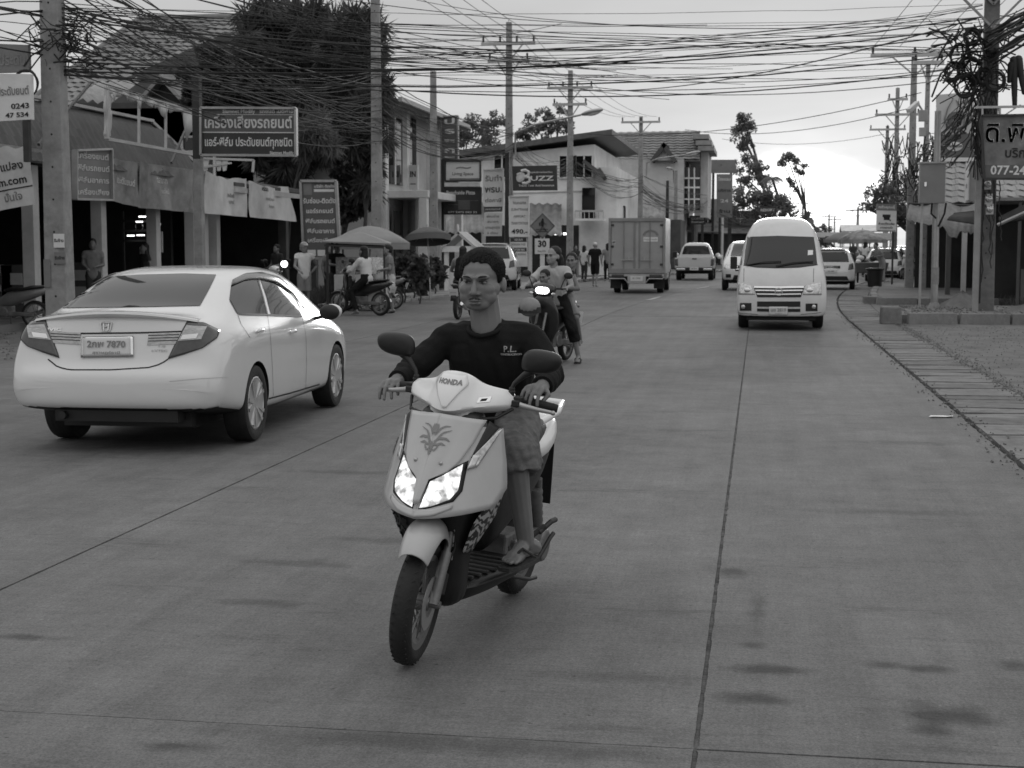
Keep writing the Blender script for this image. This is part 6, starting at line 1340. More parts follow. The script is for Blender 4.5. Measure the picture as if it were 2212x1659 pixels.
# ---------------------------------------------------------------- white high roofed van, coming towards us
def gen_row(y, zb, wb, ws, wm, zm, wsh, zsh, wbt, zbt, wg, zg, wr, zr, zc):
    return [y, [(0, zb), (wb, zb), (ws, zb + .035), (lerp(ws, wm, .85), zb + .13), (wm, zm), (lerp(wm, wsh, .35), lerp(zm, zsh, .6)), (wsh, zsh), (wbt, zbt), (wg, zg), (wr, zr), (wr * .55, lerp(zr, zc, .75)), (0, zc)]]
def van():
    root, M = place('passenger_van', 'white high roofed passenger van driving towards the viewer in the right hand lane', 'van', (.435, 29.75, 0), R(180))
    g = gen_row
    K = [g(1.13, .32, .40, .50, .60, .46, .58, .56, .50, .60, .40, .62, .3, .63, .632), g(1.10, .27, .62, .76, .82, .48, .80, .64, .72, .72, .6, .76, .45, .78, .785), g(1.03, .25, .65, .80, .842, .55, .835, .78, .79, .90, .70, .95, .5, .98, .985),
         g(.95, .25, .70, .82, .845, .6, .84, .86, .80, 1.03, .73, 1.09, .55, 1.13, 1.14), g(.82, .25, .70, .82, .846, .6, .843, .93, .81, 1.13, .755, 1.22, .62, 1.29, 1.31), g(.52, .25, .70, .82, .846, .6, .843, 1.0, .812, 1.2, .75, 1.42, .64, 1.56, 1.585),
         g(.27, .25, .70, .82, .846, .6, .843, 1.0, .812, 1.22, .745, 1.56, .66, 1.77, 1.80), g(.10, .25, .70, .82, .846, .6, .843, 1.0, .812, 1.24, .745, 1.64, .625, 1.97, 2.03), g(-.2, .25, .70, .82, .846, .6, .843, 1.0, .812, 1.25, .745, 1.70, .57, 2.09, 2.16), g(-.7, .25, .70, .82, .846, .6, .843, 1.0, .812, 1.25, .745, 1.74, .54, 2.14, 2.20),
         g(-2.0, .25, .70, .82, .846, .6, .843, 1.0, .812, 1.25, .745, 1.74, .54, 2.14, 2.20), g(-3.5, .25, .70, .82, .846, .6, .843, 1.0, .812, 1.25, .745, 1.74, .54, 2.12, 2.18), g(-3.85, .3, .68, .80, .83, .6, .82, 1.0, .79, 1.25, .72, 1.70, .5, 2.06, 2.12), g(-3.9, .4, .5, .6, .7, .6, .7, 1.0, .68, 1.25, .6, 1.6, .4, 1.9, 1.95)]
    o = body_loft(root, K, None, mat('white_van_paint', .62, .28, var=.04, coat=.4, dirt=.12), (0, -2.6), .345, .58); B = Body(root, o, M)
    d = lambda x, y: (1548.4 + x * .176, 442.4 + y * .176)
    Q = lambda n, m, pts, off=.004, **k: B.quad(n, m, *[d(*p) for p in pts], off, **k)
    B.panel('windscreen', GLASS_D, [d(298, 738), d(500, 762), d(760, 768), d(1000, 762), d(1232, 738)], [d(1232, 738), d(1215, 560), d(1190, 405)], [d(345, 405), d(760, 392), d(1190, 405)], [d(298, 738), d(315, 560), d(345, 405)], .006, 24, 12)
    B.seam([d(292, 735), d(500, 766), d(760, 773), d(1000, 766), d(1238, 735)], .03, TRIM, off=.004, name='windscreen_seal'); B.seam([d(342, 400), d(760, 386), d(1194, 400)], .02, TRIM, off=.004, name='windscreen_seal')
    for a, b_ in (((365, 752), (790, 706)), ((725, 760), (1180, 708))):
        w = MB(); w.tube([B.sight(*d(*a), .03)[0], B.sight(*d((a[0] + b_[0]) / 2, (a[1] + b_[1]) / 2 - 14), .03)[0], B.sight(*d(*b_), .03)[0]], .012, 6); w.build('wiper', TRIM, root)
    Q('grille', TRIM, [(498, 1135), (1032, 1135), (1078, 1000), (447, 1000)], .008)
    for y, e in ((1010, 0), (1050, 18), (1095, 36)): B.seam([d(455 + e, y), d(760, y + 4), d(1070 - e, y)], .035 if y == 1010 else .022, CHROME, off=.016, name='grille_bar')
    c, n = B.sight(*d(760, 1070), .02); lg = MB(); lg.tube([c + V((.07 * math.cos(t), 0, .07 * math.sin(t))) for t in (2 * math.pi * k / 20 for k in range(20))], .009, 6, closed=True); lg.bar(c - V((.06, 0, 0)), c + V((.06, 0, 0)), .018, .01); lg.build('badge', CHROME, root)
    Q('headlight', LENS, [(240, 1102), (466, 1102), (424, 990), (243, 948)], .008, solid=.004); Q('headlight', LENS, [(1055, 1106), (1284, 1106), (1282, 948), (1088, 990)], .008, solid=.004)
    for x in (375, 1140):
        c, n = B.sight(*d(x, 1050), .012); m_ = MB(); m_.ell(c, (.06, .012, .05), 16, 8); m_.build('headlight_bowl', CHROME, root, smooth=180)
    Q('intake', TRIM, [(495, 1250), (1025, 1252), (1025, 1186), (495, 1186)], .008); Q('intake', TRIM, [(495, 1308), (640, 1312), (640, 1274), (495, 1272)], .008); Q('intake', TRIM, [(872, 1314), (1025, 1314), (1025, 1276), (872, 1276)], .008)
    for a in ((285, 1300, 425, 1205, 325), (1090, 1305, 1236, 1212, 1190)):
        Q('fog_lamp_housing', TRIM, [(a[0], a[1]), (a[2], a[1]), (a[2], a[3]), (a[0], a[3])], .008); c, n = B.sight(*d(a[4], 1252), .02); m_ = MB(); m_.ell(c, (.042, .02, .042), 14, 8); m_.build('fog_lamp', LENS, root, smooth=180)
    for pts in ([(305, 1384), (400, 1386), (400, 1366), (305, 1364)], [(415, 1386), (490, 1386), (490, 1366), (415, 1366)], [(1030, 1390), (1110, 1390), (1110, 1368), (1030, 1370)], [(1128, 1390), (1214, 1388), (1214, 1370), (1128, 1370)]): Q('bumper_slot', TRIM, pts, .006)
    Q('number_plate', PLATE, [(640, 1350), (866, 1352), (870, 1250), (642, 1250)], .022, solid=.01)
    c, n = B.sight(*d(756, 1290), .030); Mf = FACE(c, (-1, 0, 0)); lettering(root, 'นข 2819', .085, Mf, PRINT_G, .002); Mf = FACE(B.sight(*d(756, 1332), .030)[0], (-1, 0, 0)); lettering(root, 'สุราษฎร์ธานี', .028, Mf, PRINT_G)
    for x in (335, 1190): B.seam([d(x, 782), d(x - 4, 880), d(x - 4, 950)], .008)
    B.seam([d(245, 1320), d(300, 1330), d(500, 1345)], .01); B.seam([d(1285, 1320), d(1200, 1332), d(1030, 1345)], .01)
    st = Q('windscreen_sticker', PAPER, [(1115, 622), (1178, 618), (1180, 560), (1118, 562)], .010)
    for x0, y0, z0 in ((.92, .42, 1.28),):
        m_ = MB(); m_.box((x0, y0, z0), (.13, .10, .24)); m_.bar((x0 * .9, y0 + .02, z0 - .08), (x0 * .8, y0 + .25, z0 - .12), .03); m_.build('wing_mirror', TRIM, root, bevel=.02)
    u = MB(); u.box((0, -1.4, .26), (1.3, 4.6, .14)); u.build('underbody', TRIM, root)
    car_wheels(root, ((.72, 0), (-.72, 0), (.72, -2.6), (-.72, -2.6)), .325, .2, 8, STEEL)
    return root
van()
# ---------------------------------------------------------------- hatchbacks and estates, one builder
def hatch(label, loc, rz, W=1.70, H=1.50, wb=2.45, paint=None, name='parked_car', gr=.20, Rt=.30, plate='กข 3140', rear=True, spare=False, group=None, band=None, low_dark=True, cat='car'):
    root, M = place(name, label, cat, loc, rz, group); hw = W / 2; g = gen_row; paint = paint or CARW; oh = .70
    def rw(y, zb, k, zsh, zbt, zg, zr, zc, gw=.83, rwid=.70): return g(y, zb, .7 * hw * k, .93 * hw * k, hw * k, .38 * H, .985 * hw * k, zsh * H, .94 * hw * k, zbt * H, gw * hw * k, zg * H, rwid * hw * k, zr * H, zc * H)
    K = [rw(-oh - .03, gr + .16, .62, .40, .42, .43, .435, .44), rw(-oh, gr + .12, .88, .42, .46, .47, .48, .482), rw(-oh + .06, gr + .08, .96, .55, .62, .645, .655, .66), rw(-oh + .12, gr + .07, .985, .60, .66, .72, .75, .757), rw(-oh + .24, gr + .05, .99, .61, .66, .78, .88, .89), rw(-oh + .36, gr + .04, 1, .61, .655, .80, .955, .97),
         rw(-.05, gr, 1, .60, .65, .81, .968, .99), rw(.7, gr - .02, 1, .59, .64, .81, .972, 1.0), rw(wb * .52, gr - .02, 1, .585, .635, .81, .965, .995), rw(wb * .66, gr - .02, 1, .58, .63, .80, .90, .925), rw(wb * .80, gr - .02, 1, .57, .62, .74, .78, .80), rw(wb * .96, gr, .995, .56, .61, .66, .685, .70), rw(wb + .30, gr + .02, .98, .53, .57, .60, .615, .625), rw(wb + .58, gr + .05, .93, .47, .51, .53, .54, .545), rw(wb + .70, gr + .1, .84, .41, .43, .44, .45, .455), rw(wb + .74, gr + .16, .55, .38, .40, .405, .41, .412)]
    o = body_loft(root, K, None, paint, (0, wb), Rt + .035, hw - .24); B = Body(root, o, M)
    rear_d = (0, 1, 0); P3 = lambda x, z: (x * hw, -3, z * H)
    qd = lambda n, m, a, b, c, e, off=.005, d=rear_d, P=P3, **k: B.quad(n, m, P(*a), P(*b), P(*c), P(*e), off, d=d, **k)
    qd('rear_window', GLASS_D, (-.74, .665), (.74, .665), (.64, .90), (-.64, .90))
    for q in (-1, 1):
        f = lambda a, b, c, e: (a, b, c, e) if q > 0 else (b, a, e, c)
        qd('tail_light', REDL, *f((q * .70, .47), (q * .93, .50), (q * .90, .64), (q * .74, .61)), .010)
    qd('number_plate', PLATE, (-.26, .40), (.26, .40), (.26, .475), (-.26, .475), .014, solid=.008); c = B.on(P3(0, .44), rear_d, .022)[0]; lettering(root, plate, .075, FACE(c, (1, 0, 0)), PRINT_G, .002)
    if low_dark: qd('bumper_inset', TRIM, (-.74, .23), (.74, .23), (.66, .325), (-.66, .325), .008)
    if band: qd('sticker_board', CARD, (-.55, .51), (.38, .51), (.38, .575), (-.55, .575), .012, solid=.006); c = B.on(P3(-.09, .543), rear_d, .02)[0]; lettering(root, band, .085, FACE(c, (1, 0, 0)), PRINT_W, .002)
    if spare:
        s_ = MB(); c = B.on(P3(.12, .50), rear_d, .05)[0]; s_.lathe([(.001, 0), (.30, 0), (.34, .05), (.34, .14), (.30, .17)], 28, Mx.Translation(c) @ Mx.Rotation(R(-90), 4, 'X')); s_.build('spare_wheel_cover', paint, root, smooth=40)
    qd('rear_wiper', TRIM, (-.02, .68), (.36, .70), (.36, .708), (-.02, .69), .012)
    qd('tailgate_handle', CHROME, (-.22, .495), (.22, .495), (.22, .507), (-.22, .507), .012)
    sp = MB(); sp.box((0, -oh + .33, .975 * H), (hw * 1.25, .22, .035)); sp.build('spoiler', paint, root, bevel=.012)
    fr_d = (0, -1, 0); PF = lambda x, z: (x * hw, 5, z * H)
    qf = lambda n, m, a, b, c, e, off=.006, **k: B.quad(n, m, PF(*a), PF(*b), PF(*c), PF(*e), off, d=fr_d, **k)
    qf('windscreen', GLASS_D, (.80, .68), (-.80, .68), (-.66, .93), (.66, .93)); qf('grille', TRIM, (.45, .39), (-.45, .39), (-.5, .50), (.5, .50)); qf('intake', TRIM, (.55, .22), (-.55, .22), (-.5, .31), (.5, .31))
    for k in (.42, .46): qf('grille_bar', CHROME, (.45, k), (-.45, k), (-.45, k + .015), (.45, k + .015), .014)
    for q in (-1, 1):
        a = ((.55, .41), (.90, .44), (.86, .53), (.55, .50)); qf('headlight', LENS, *[(q * x, z) for x, z in (a if q < 0 else (a[1], a[0], a[3], a[2]))], .010)
        a = ((.62, .26), (.82, .26), (.82, .33), (.62, .33)); qf('fog_lamp', TRIM, *[(q * x, z) for x, z in (a if q < 0 else (a[1], a[0], a[3], a[2]))], .008)
        S = lambda y, z: (q * 3, y, z * H)
        ws = ((-.25, .69, .42, .90), (.50, .685, 1.10, .905))
        for (y0, z0, y1, z1) in ws: B.quad('door_window', GLASS_D, S(y0, z0), S(y1 - .02, z0), S(y1 - (.04 if y1 < .6 else .12), z1), S(y0 + .12, z1), .006, d=(-q, 0, 0))
        B.quad('door_window', GLASS_D, S(1.16, .685), S(1.60, .68), S(1.32, .86), S(1.14, .905), .006, d=(-q, 0, 0))
        m_ = MB(); m_.ell((q * (hw + .09), wb * .80, .665 * H), (.10, .06, .075), 12, 8); m_.build('wing_mirror', paint, root, smooth=180)
        B.seam([S(.46, .66), S(.44, .45), S(.42, .22)], .008, d=(-q, 0, 0)); B.seam([S(1.13, .66), S(1.12, .45), S(1.12, .22)], .008, d=(-q, 0, 0))
    u = MB(); u.box((0, wb / 2, gr + .05), (W * .7, wb + .8, .14)); u.build('underbody', TRIM, root)
    car_wheels(root, [(x, y) for x in (hw - .11, -hw + .11) for y in (0, wb)], Rt, .19, 7)
    return root
hatch('white hatchback seen from behind with a dark lettered sticker on its tailgate', (2.66, 56.4, 0), R(-4), 1.74, 1.52, 2.49, band='V30 50001', plate='กท 408', name='hatchback_car')
hatch('white off road car facing the viewer partly hidden behind the oncoming van', (-.42, 57.2, 0), R(180), 1.82, 1.80, 2.6, gr=.28, Rt=.37, name='offroad_car')
hatch('white sport utility car seen from behind beside the price board', (-9.55, 53.2, 0), R(6), 1.80, 1.72, 2.55, gr=.26, Rt=.35, name='utility_car', spare=True, plate='บพ 919')
hatch('dark small car waiting far down the road behind the white hatchback', (6.9, 80, 0), R(-12), 1.7, 1.5, 2.4, paint=CARD, name='small_car', group='cars far down the road')
hatch('silver small car far down the road beyond the pickup', (5.4, 96, 0), R(163), 1.72, 1.52, 2.45, paint=CARS, name='small_car', group='cars far down the road')
hatch('pale car farthest down the right side of the road', (9.6, 94, 0), R(-14), 1.72, 1.6, 2.45, paint=CARW, name='small_car', group='cars far down the road')
hatch('dark car in the far distance at the bend of the road', (11, 118, 0), R(160), 1.72, 1.6, 2.45, paint=CARD, name='small_car', group='cars far down the road')
hatch('white small car half hidden behind the lettered white hatchback', (5.6, 69, 0), R(-8), 1.7, 1.5, 2.4, name='small_car', group='cars far down the road', plate='กง 52')
# ---------------------------------------------------------------- box truck
def truck():
    root, M = place('box_truck', 'small delivery truck with a tall grey cargo box and twin rear doors driving away', 'truck', (-4.07, 51.2, 0), R(0))
    BX = mat('grey_cargo_paint', .32, .5, var=.08, sc=1.5, dirt=.25); BXD = mat('cargo_frame', .26, .5, var=.1, dirt=.3); SIDE = mat('cargo_side_aluminium', .50, .3, metal=.3, var=.08, dirt=.2)
    y0 = -.95; b = MB(); b.box((0, y0 + 1.43, 1.60), (1.90, 2.80, 1.86)); b.build('cargo_box', SIDE, root, bevel=.015)
    for q in (-1, 1):
        d = MB(); d.box((q * .455, y0 - .012, 1.63), (.83, .05, 1.60)); d = d.build('rear_door', BX, root, bevel=.008)
        for x in (.09, .44): 
            r_ = MB(); r_.cyl((q * x, y0 - .06, .84), (q * x, y0 - .06, 2.42), .016, n=8); r_.build('lock_bar', BXD, d)
        hd = MB(); hd.bar((q * .12, y0 - .085, 1.13), (q * .52, y0 - .085, 1.125), .035, .02); hd.box((q * .26, y0 - .07, 1.17), (.05, .05, .12)); hd.build('handle', STEEL, d, bevel=.005)
        for z in (.98, 1.58, 2.30): h = MB(); h.box((q * .86, y0 - .05, z), (.16, .03, .07)); h.build('hinge', DKSTEEL, d, bevel=.005)
    f = MB(); f.box((0, y0 - .03, 2.48), (1.92, .09, .12)); f.box((0, y0 - .03, .76), (1.92, .09, .16))
    for q in (-1, 1): f.box((q * .92, y0 - .03, 1.62), (.08, .09, 1.60))
    f.build('rear_frame', BXD, root, bevel=.01)
    lf = FACE((.48, y0 - .045, 1.98), (1, 0, 0)); st = MB(); st.box((.46, y0 - .042, 1.82), (.48, .006, .15)); st.build('sticker', PAPER, root); lettering(root, 'ห้างหุ้นส่วนขนส่ง', .075, FACE((.46, y0 - .050, 1.82), (1, 0, 0)), PRINT_G, .001, .42)
    arc = MB(); 
    for r_ in (.20, .25): arc.tube([(.46 + r_ * math.cos(t), y0 - .040, 1.95 + r_ * .7 * math.sin(t)) for t in (math.pi * k / 14 for k in range(15))], .014, 4)
    arc.build('arched_logo', PRINT_G, root)
    nb = MB(); nb.box((-.78, y0 - .042, 1.72), (.13, .006, .13)); nb.build('sticker', mat('pale_sticker', .42, .6), root); lettering(root, '80', .09, FACE((-.78, y0 - .049, 1.72), (1, 0, 0)), PRINT_K, .002)
    bm = MB(); bm.box((0, y0 + .02, .62), (1.86, .12, .10)); bm.box((0, y0 - .02, .46), (.62, .1, .26)); bm.tube([(-.93, y0 - .02, .50), (-.42, y0 - .02, .50), (-.30, y0 - .02, .36), (.30, y0 - .02, .36), (.42, y0 - .02, .50), (.86, y0 - .02, .50), (.93, y0 - .02, .56)], .03, 6); bm.build('bumper', STEEL, root, bevel=.008)
    for q in (-1, 1): l = MB(); l.box((q * .64, y0 - .04, .60), (.42, .06, .09)); l.build('tail_light', REDL, root, bevel=.01); fl = MB(); fl.box((q * .74, y0 + .28, .40), (.36, .02, .48)); fl.build('mudflap', BLACK, root)
    p = MB(); p.box((0, y0 - .085, .50), (.42, .012, .17)); p.build('number_plate', PLATE, root); lettering(root, '81-1742', .08, FACE((0, y0 - .095, .51), (1, 0, 0)), PRINT_G, .002)
    ch = MB(); ch.box((0, 1.2, .52), (.8, 4.2, .16)); ch.box((.0, .3, .45), (1.4, .5, .3)); ch.build('chassis', TRIM, root)
    g = gen_row; K = [g(1.95, .35, .5, .78, .86, .7, .85, 1.0, .82, 1.1, .74, 1.45, .6, 1.7, 1.72), g(2.0, .35, .6, .80, .88, .7, .87, 1.02, .84, 1.12, .76, 1.5, .62, 1.74, 1.78), g(2.9, .35, .6, .80, .88, .7, .87, 1.02, .84, 1.12, .76, 1.5, .60, 1.72, 1.76), g(3.5, .35, .6, .80, .88, .7, .87, .98, .84, 1.08, .76, 1.2, .58, 1.26, 1.3), g(4.3, .38, .6, .80, .86, .65, .84, .85, .80, .95, .7, 1.0, .5, 1.04, 1.05), g(4.5, .42, .5, .7, .75, .6, .74, .7, .7, .8, .6, .85, .4, .88, .9)]
    body_loft(root, K, None, CARW, (3.05,), .40, .62, name='cab')
    for q in (-1, 1): m_ = MB(); m_.box((q * 1.04, 3.25, 1.28), (.16, .1, .22)); m_.bar((q * .86, 3.3, 1.12), (q * 1.0, 3.25, 1.2), .03); m_.build('wing_mirror', TRIM, root, bevel=.02)
    car_wheels(root, ((.74, 0), (-.74, 0), (.74, 3.05), (-.74, 3.05)), .35, .22, 7, STEEL)
truck()
# ---------------------------------------------------------------- pickup
def pickup():
    root, M = place('pickup_truck', 'silver pickup truck seen from behind driving away between the box truck and the van', 'pickup', (-2.95, 70.1, 0), R(0))
    P = CARS; g = gen_row
    K = [g(1.05, .5, .5, .7, .78, .8, .80, 1.02, .74, 1.08, .66, 1.35, .52, 1.62, 1.64), g(1.12, .42, .6, .82, .88, .8, .87, 1.03, .82, 1.1, .72, 1.42, .58, 1.72, 1.75), g(1.9, .42, .6, .82, .88, .75, .87, 1.03, .82, 1.1, .72, 1.42, .57, 1.74, 1.78), g(2.4, .42, .6, .82, .88, .75, .87, 1.02, .82, 1.08, .72, 1.3, .55, 1.5, 1.54), g(2.9, .42, .6, .82, .88, .75, .87, 1.0, .81, 1.06, .70, 1.1, .5, 1.14, 1.16), g(3.6, .45, .6, .80, .86, .7, .84, .92, .76, 1.0, .65, 1.04, .45, 1.06, 1.07), g(3.85, .5, .5, .6, .7, .65, .7, .78, .66, .86, .5, .9, .35, .92, .93)]
    o = body_loft(root, K, None, P, (3.0,), .40, .62, name='cab'); B = Body(root, o, M)
    B.quad('rear_window', GLASS_D, (-.66, -3, 1.20), (.66, -3, 1.20), (.55, -3, 1.60), (-.55, -3, 1.60), .008, d=(0, 1, 0))
    bd = MB()
    for q in (-1, 1): bd.box((q * .86, .12, .82), (.09, 1.95, .50))
    bd.box((0, .12, .62), (1.7, 1.95, .06)); bd.build('bed', P, root, bevel=.03)
    tg = MB(); tg.box((0, -.86, .83), (1.50, .06, .50)); tg = tg.build('tailgate', P, root, bevel=.03); h = MB(); h.box((0, -.90, 1.0), (.22, .03, .05)); h.build('handle', TRIM, tg, bevel=.01)
    rl = MB(); rl.tube([(-.84, -.86, 1.10), (.84, -.86, 1.10)], .025, 8); rl.build('bed_rail', P, root)
    for q in (-1, 1): l = MB(); l.box((q * .83, -.87, .84), (.13, .05, .30)); l.build('tail_light', REDL, root, bevel=.02); c = MB(); c.box((q * .62, -.93, .52), (.42, .10, .10)); c.build('chrome_bumper', CHROME, root, bevel=.02)
    bp = MB(); bp.box((0, -.90, .50), (1.7, .12, .14)); bp.build('bumper', TRIM, root, bevel=.02); p = MB(); p.box((0, -.975, .55), (.40, .012, .15)); p.build('number_plate', PLATE, root); lettering(root, 'ผข 5216', .075, FACE((0, -.985, .55), (1, 0, 0)), PRINT_G, .002)
    for q in (-1, 1): m_ = MB(); m_.ell((q * .99, 2.35, 1.15), (.12, .07, .10), 12, 8); m_.build('wing_mirror', P, root, smooth=180)
    ub = MB(); ub.box((0, 1.4, .48), (.9, 4.2, .14)); ub.bar((-.7, 0, .36), (.7, 0, .36), .12); ub.build('chassis', TRIM, root)
    car_wheels(root, ((.74, 0), (-.74, 0), (.74, 3.0), (-.74, 3.0)), .37, .25, 7)
pickup()
# ---------------------------------------------------------------- small motorbikes
MBK = mat('motorbike_black', .02, .3, var=.2, coat=.5); MBR = mat('motorbike_grey_panel', .16, .35, var=.1, coat=.4); MBW = mat('motorbike_pale_panel', .55, .35, var=.06, coat=.4)
def motorbike(label, loc, rz, panel=None, lit=False, basket=False, plate='กคล 217', lean=0., name='motorbike', group=None, stand=False):
    """step-through motorbike facing -y; origin under the front wheel"""
    root = thing(name, label, 'motorbike', loc, rz, group, (0, lean)); P = panel or MBK
    wheel_parts(root, (0, 0, .275), .275, .075, .215, 12, CASE, .04, tread=False); wheel_parts(root, (0, 1.22, .275), .275, .085, .215, 12, CASE, tread=False)
    def oval(hw, zb, zt, y, n=12): return [(hw * math.cos(t), y, (zb + zt) / 2 + (zt - zb) / 2 * math.sin(t)) for t in (2 * math.pi * k / n for k in range(n))]
    f = MB()
    for q in (-1, 1): f.cyl((q * .06, 0, .275), (q * .06, .20, .72), .018, n=8)
    f.build('fork', CASE, root, smooth=40)
    G_ = []
    for i in range(9):
        a = R(150 - 115 * i / 8); G_.append([((.05) * s, (.31 - .04 * abs(s)) * math.cos(a), .275 + (.31 - .04 * abs(s)) * math.sin(a)) for s in (-1, -.5, 0, .5, 1)])
    m_ = MB(); m_.grid(G_); m_.build('front_fender', P, root, smooth=180, solid=.004)
    sh = []
    for z, hw, y0, y1 in ((1.0, .06, .20, .30), (.90, .14, .17, .33), (.75, .20, .20, .36), (.60, .21, .26, .38), (.45, .17, .30, .40), (.32, .10, .32, .42)):
        sh.append([(hw * math.cos(t), (y0 + y1) / 2 + (y1 - y0) / 2 * math.sin(t), z) for t in (2 * math.pi * k / 12 for k in range(12))])
    ring_loft(sh).build('leg_shield', P, root, smooth=180)
    ring_loft([oval(.05, .42, .60, .38), oval(.06, .40, .62, .55), oval(.10, .42, .74, .72), oval(.13, .50, .76, .95), oval(.11, .58, .78, 1.2), oval(.05, .70, .80, 1.5)]).build('side_cover', P, root, smooth=180)
    ring_loft([oval(.06, .72, .78, .62), oval(.125, .73, .80, .74), oval(.13, .74, .80, 1.0), oval(.12, .76, .84, 1.15), oval(.06, .80, .85, 1.42)]).build('seat', SCK, root, smooth=180)
    hc = ring_loft([oval(.05, .96, 1.08, .14), oval(.12, .93, 1.12, .19), oval(.17, .94, 1.13, .26), oval(.10, .96, 1.10, .36)]); hc.build('headlight_cowl', P, root, smooth=180)
    hl = MB(); hl.ell((0, .165, 1.02), (.10, .05, .055), 14, 8); hl.build('headlight', LAMP_ON if lit else LENS, root, smooth=180)
    b = MB(); b.tube([(-.34, .40, 1.03), (-.2, .33, 1.05), (0, .30, 1.04), (.2, .33, 1.05), (.34, .40, 1.03)], .014, 8); b.build('handlebar', SCK, root, smooth=60)
    for q in (-1, 1):
        g = MB(); g.tube([(q * .24, .35, 1.045), (q * .35, .405, 1.03)], .019, 8); g.build('grip', SCT, root, smooth=50); mi = MB(); mi.tube([(q * .2, .33, 1.05), (q * .24, .32, 1.15), (q * .27, .33, 1.2)], .007, 6); mi.ell((q * .30, .335, 1.23), (.065, .018, .045), 12, 8); mi.build('mirror', SCK, root, smooth=180)
        ind = MB(); ind.ell((q * .16, .17, .98), (.03, .02, .02), 8, 6); ind.build('turn_signal', LENS, root, smooth=180)
    e = MB(); e.box((0, .62, .34), (.2, .34, .2)); e.cyl((-.12, .62, .33), (.12, .62, .33), .09, n=14); e.bar((-.14, .72, .26), (-.24, .72, .25), .03); e.bar((.14, .72, .26), (.24, .72, .25), .03); e.bar((.08, .66, .3), (.08, 1.22, .275), .05, .08); e.build('engine', CASE, root, bevel=.015)
    ex = MB(); ex.tube([(-.08, .55, .28), (-.12, .75, .20), (-.13, 1.0, .24), (-.14, 1.40, .36)], [.018, .022, .045, .042], 10); ex.build('exhaust', CHROME, root, smooth=50)
    rf = MB(); rf.grid([[(x, y, z) for x in (-.06, 0, .06)] for y, z in ((1.30, .72), (1.46, .66), (1.56, .52), (1.60, .42))]); rf.build('rear_fender', SCK, root, smooth=180, solid=.01)
    tl = MB(); tl.ell((0, 1.50, .76), (.08, .04, .035), 10, 6); tl.build('tail_light', REDL, root, smooth=180)
    p = MB(); p.box((0, 1.565, .60), (.21, .008, .17), Mx.Rotation(R(-20), 4, 'X')); p.build('number_plate', PLATE, root); lettering(root, plate, .045, FACE((0, 1.578, .605), (-1, 0, 0), (0, -.34, .94)), PRINT_G, .001)
    if basket: bk = MB(); [bk.bar((x, -.02, .86), (x, -.02, 1.08), .008) for x in (-.15, -.075, 0, .075, .15)]; bk.box((0, .06, .86), (.32, .2, .02)); bk.bar((-.16, -.03, 1.08), (.16, -.03, 1.08), .012); bk.bar((-.16, -.03, 1.08), (-.16, .16, 1.08), .012); bk.bar((.16, -.03, 1.08), (.16, .16, 1.08), .012); bk.build('basket', STEEL, root)
    if stand: s_ = MB(); s_.tube([(.08, .75, .26), (.2, .82, .01)], .012, 6); s_.build('side_stand', DKSTEEL, root)
    return root
# ================================================================== TREES
LEAF_D = leafmat('dark_leaves', .06); LEAF_M = leafmat('mid_leaves', .08); LEAF_F = leafmat('hazy_far_leaves', .17, .5); LEAF_P = leafmat('pale_fern_leaves', .12); BARK = mat('bark', .07, .9, var=.3, sc=4, bump=.6, bsc=30, stretch=(1, 1, .3))  # far leaves are paler: distance haze put into their colour
def leaves(cl, n, size, style='leaf', sr=(.10, .27)):
    vs = []; fs = []
    tot = sum(r ** 2 for c, r in cl)
    for c, r in cl:
        k = int(n * r ** 2 / tot); sub = [(c + V((random.gauss(0, .52), random.gauss(0, .52), random.gauss(0, .46))) * r, r * random.uniform(*sr)) for _ in range(max(9, int(r * 11)))]
        for _ in range(k):
            q, qr = random.choice(sub); d = V((random.gauss(0, 1), random.gauss(0, 1), random.gauss(0, .8))).normalized(); p = q + d * qr * random.random() ** .4; s = size * random.uniform(.6, 1.3)
            if style == 'strip': t = (d * .7 + V((0, 0, -.75 if random.random() < .75 else .5)) + V((random.gauss(0, .3), random.gauss(0, .3), 0))).normalized(); w = t.orthogonal().normalized() * s * .09; l = t * s * 1.6
            else: t = (d + V((0, 0, -.2)) + V((random.gauss(0, .6), random.gauss(0, .6), random.gauss(0, .5)))).normalized(); w = t.orthogonal(); w.rotate(Mx.Rotation(random.random() * 3.1, 3, t)); w = w.normalized() * s * .34; l = t * s
            b = len(vs); vs += [tuple(p), tuple(p + l * .45 + w), tuple(p + l), tuple(p + l * .45 - w)]; fs.append((b, b + 1, b + 2, b + 3))
    return vs, fs
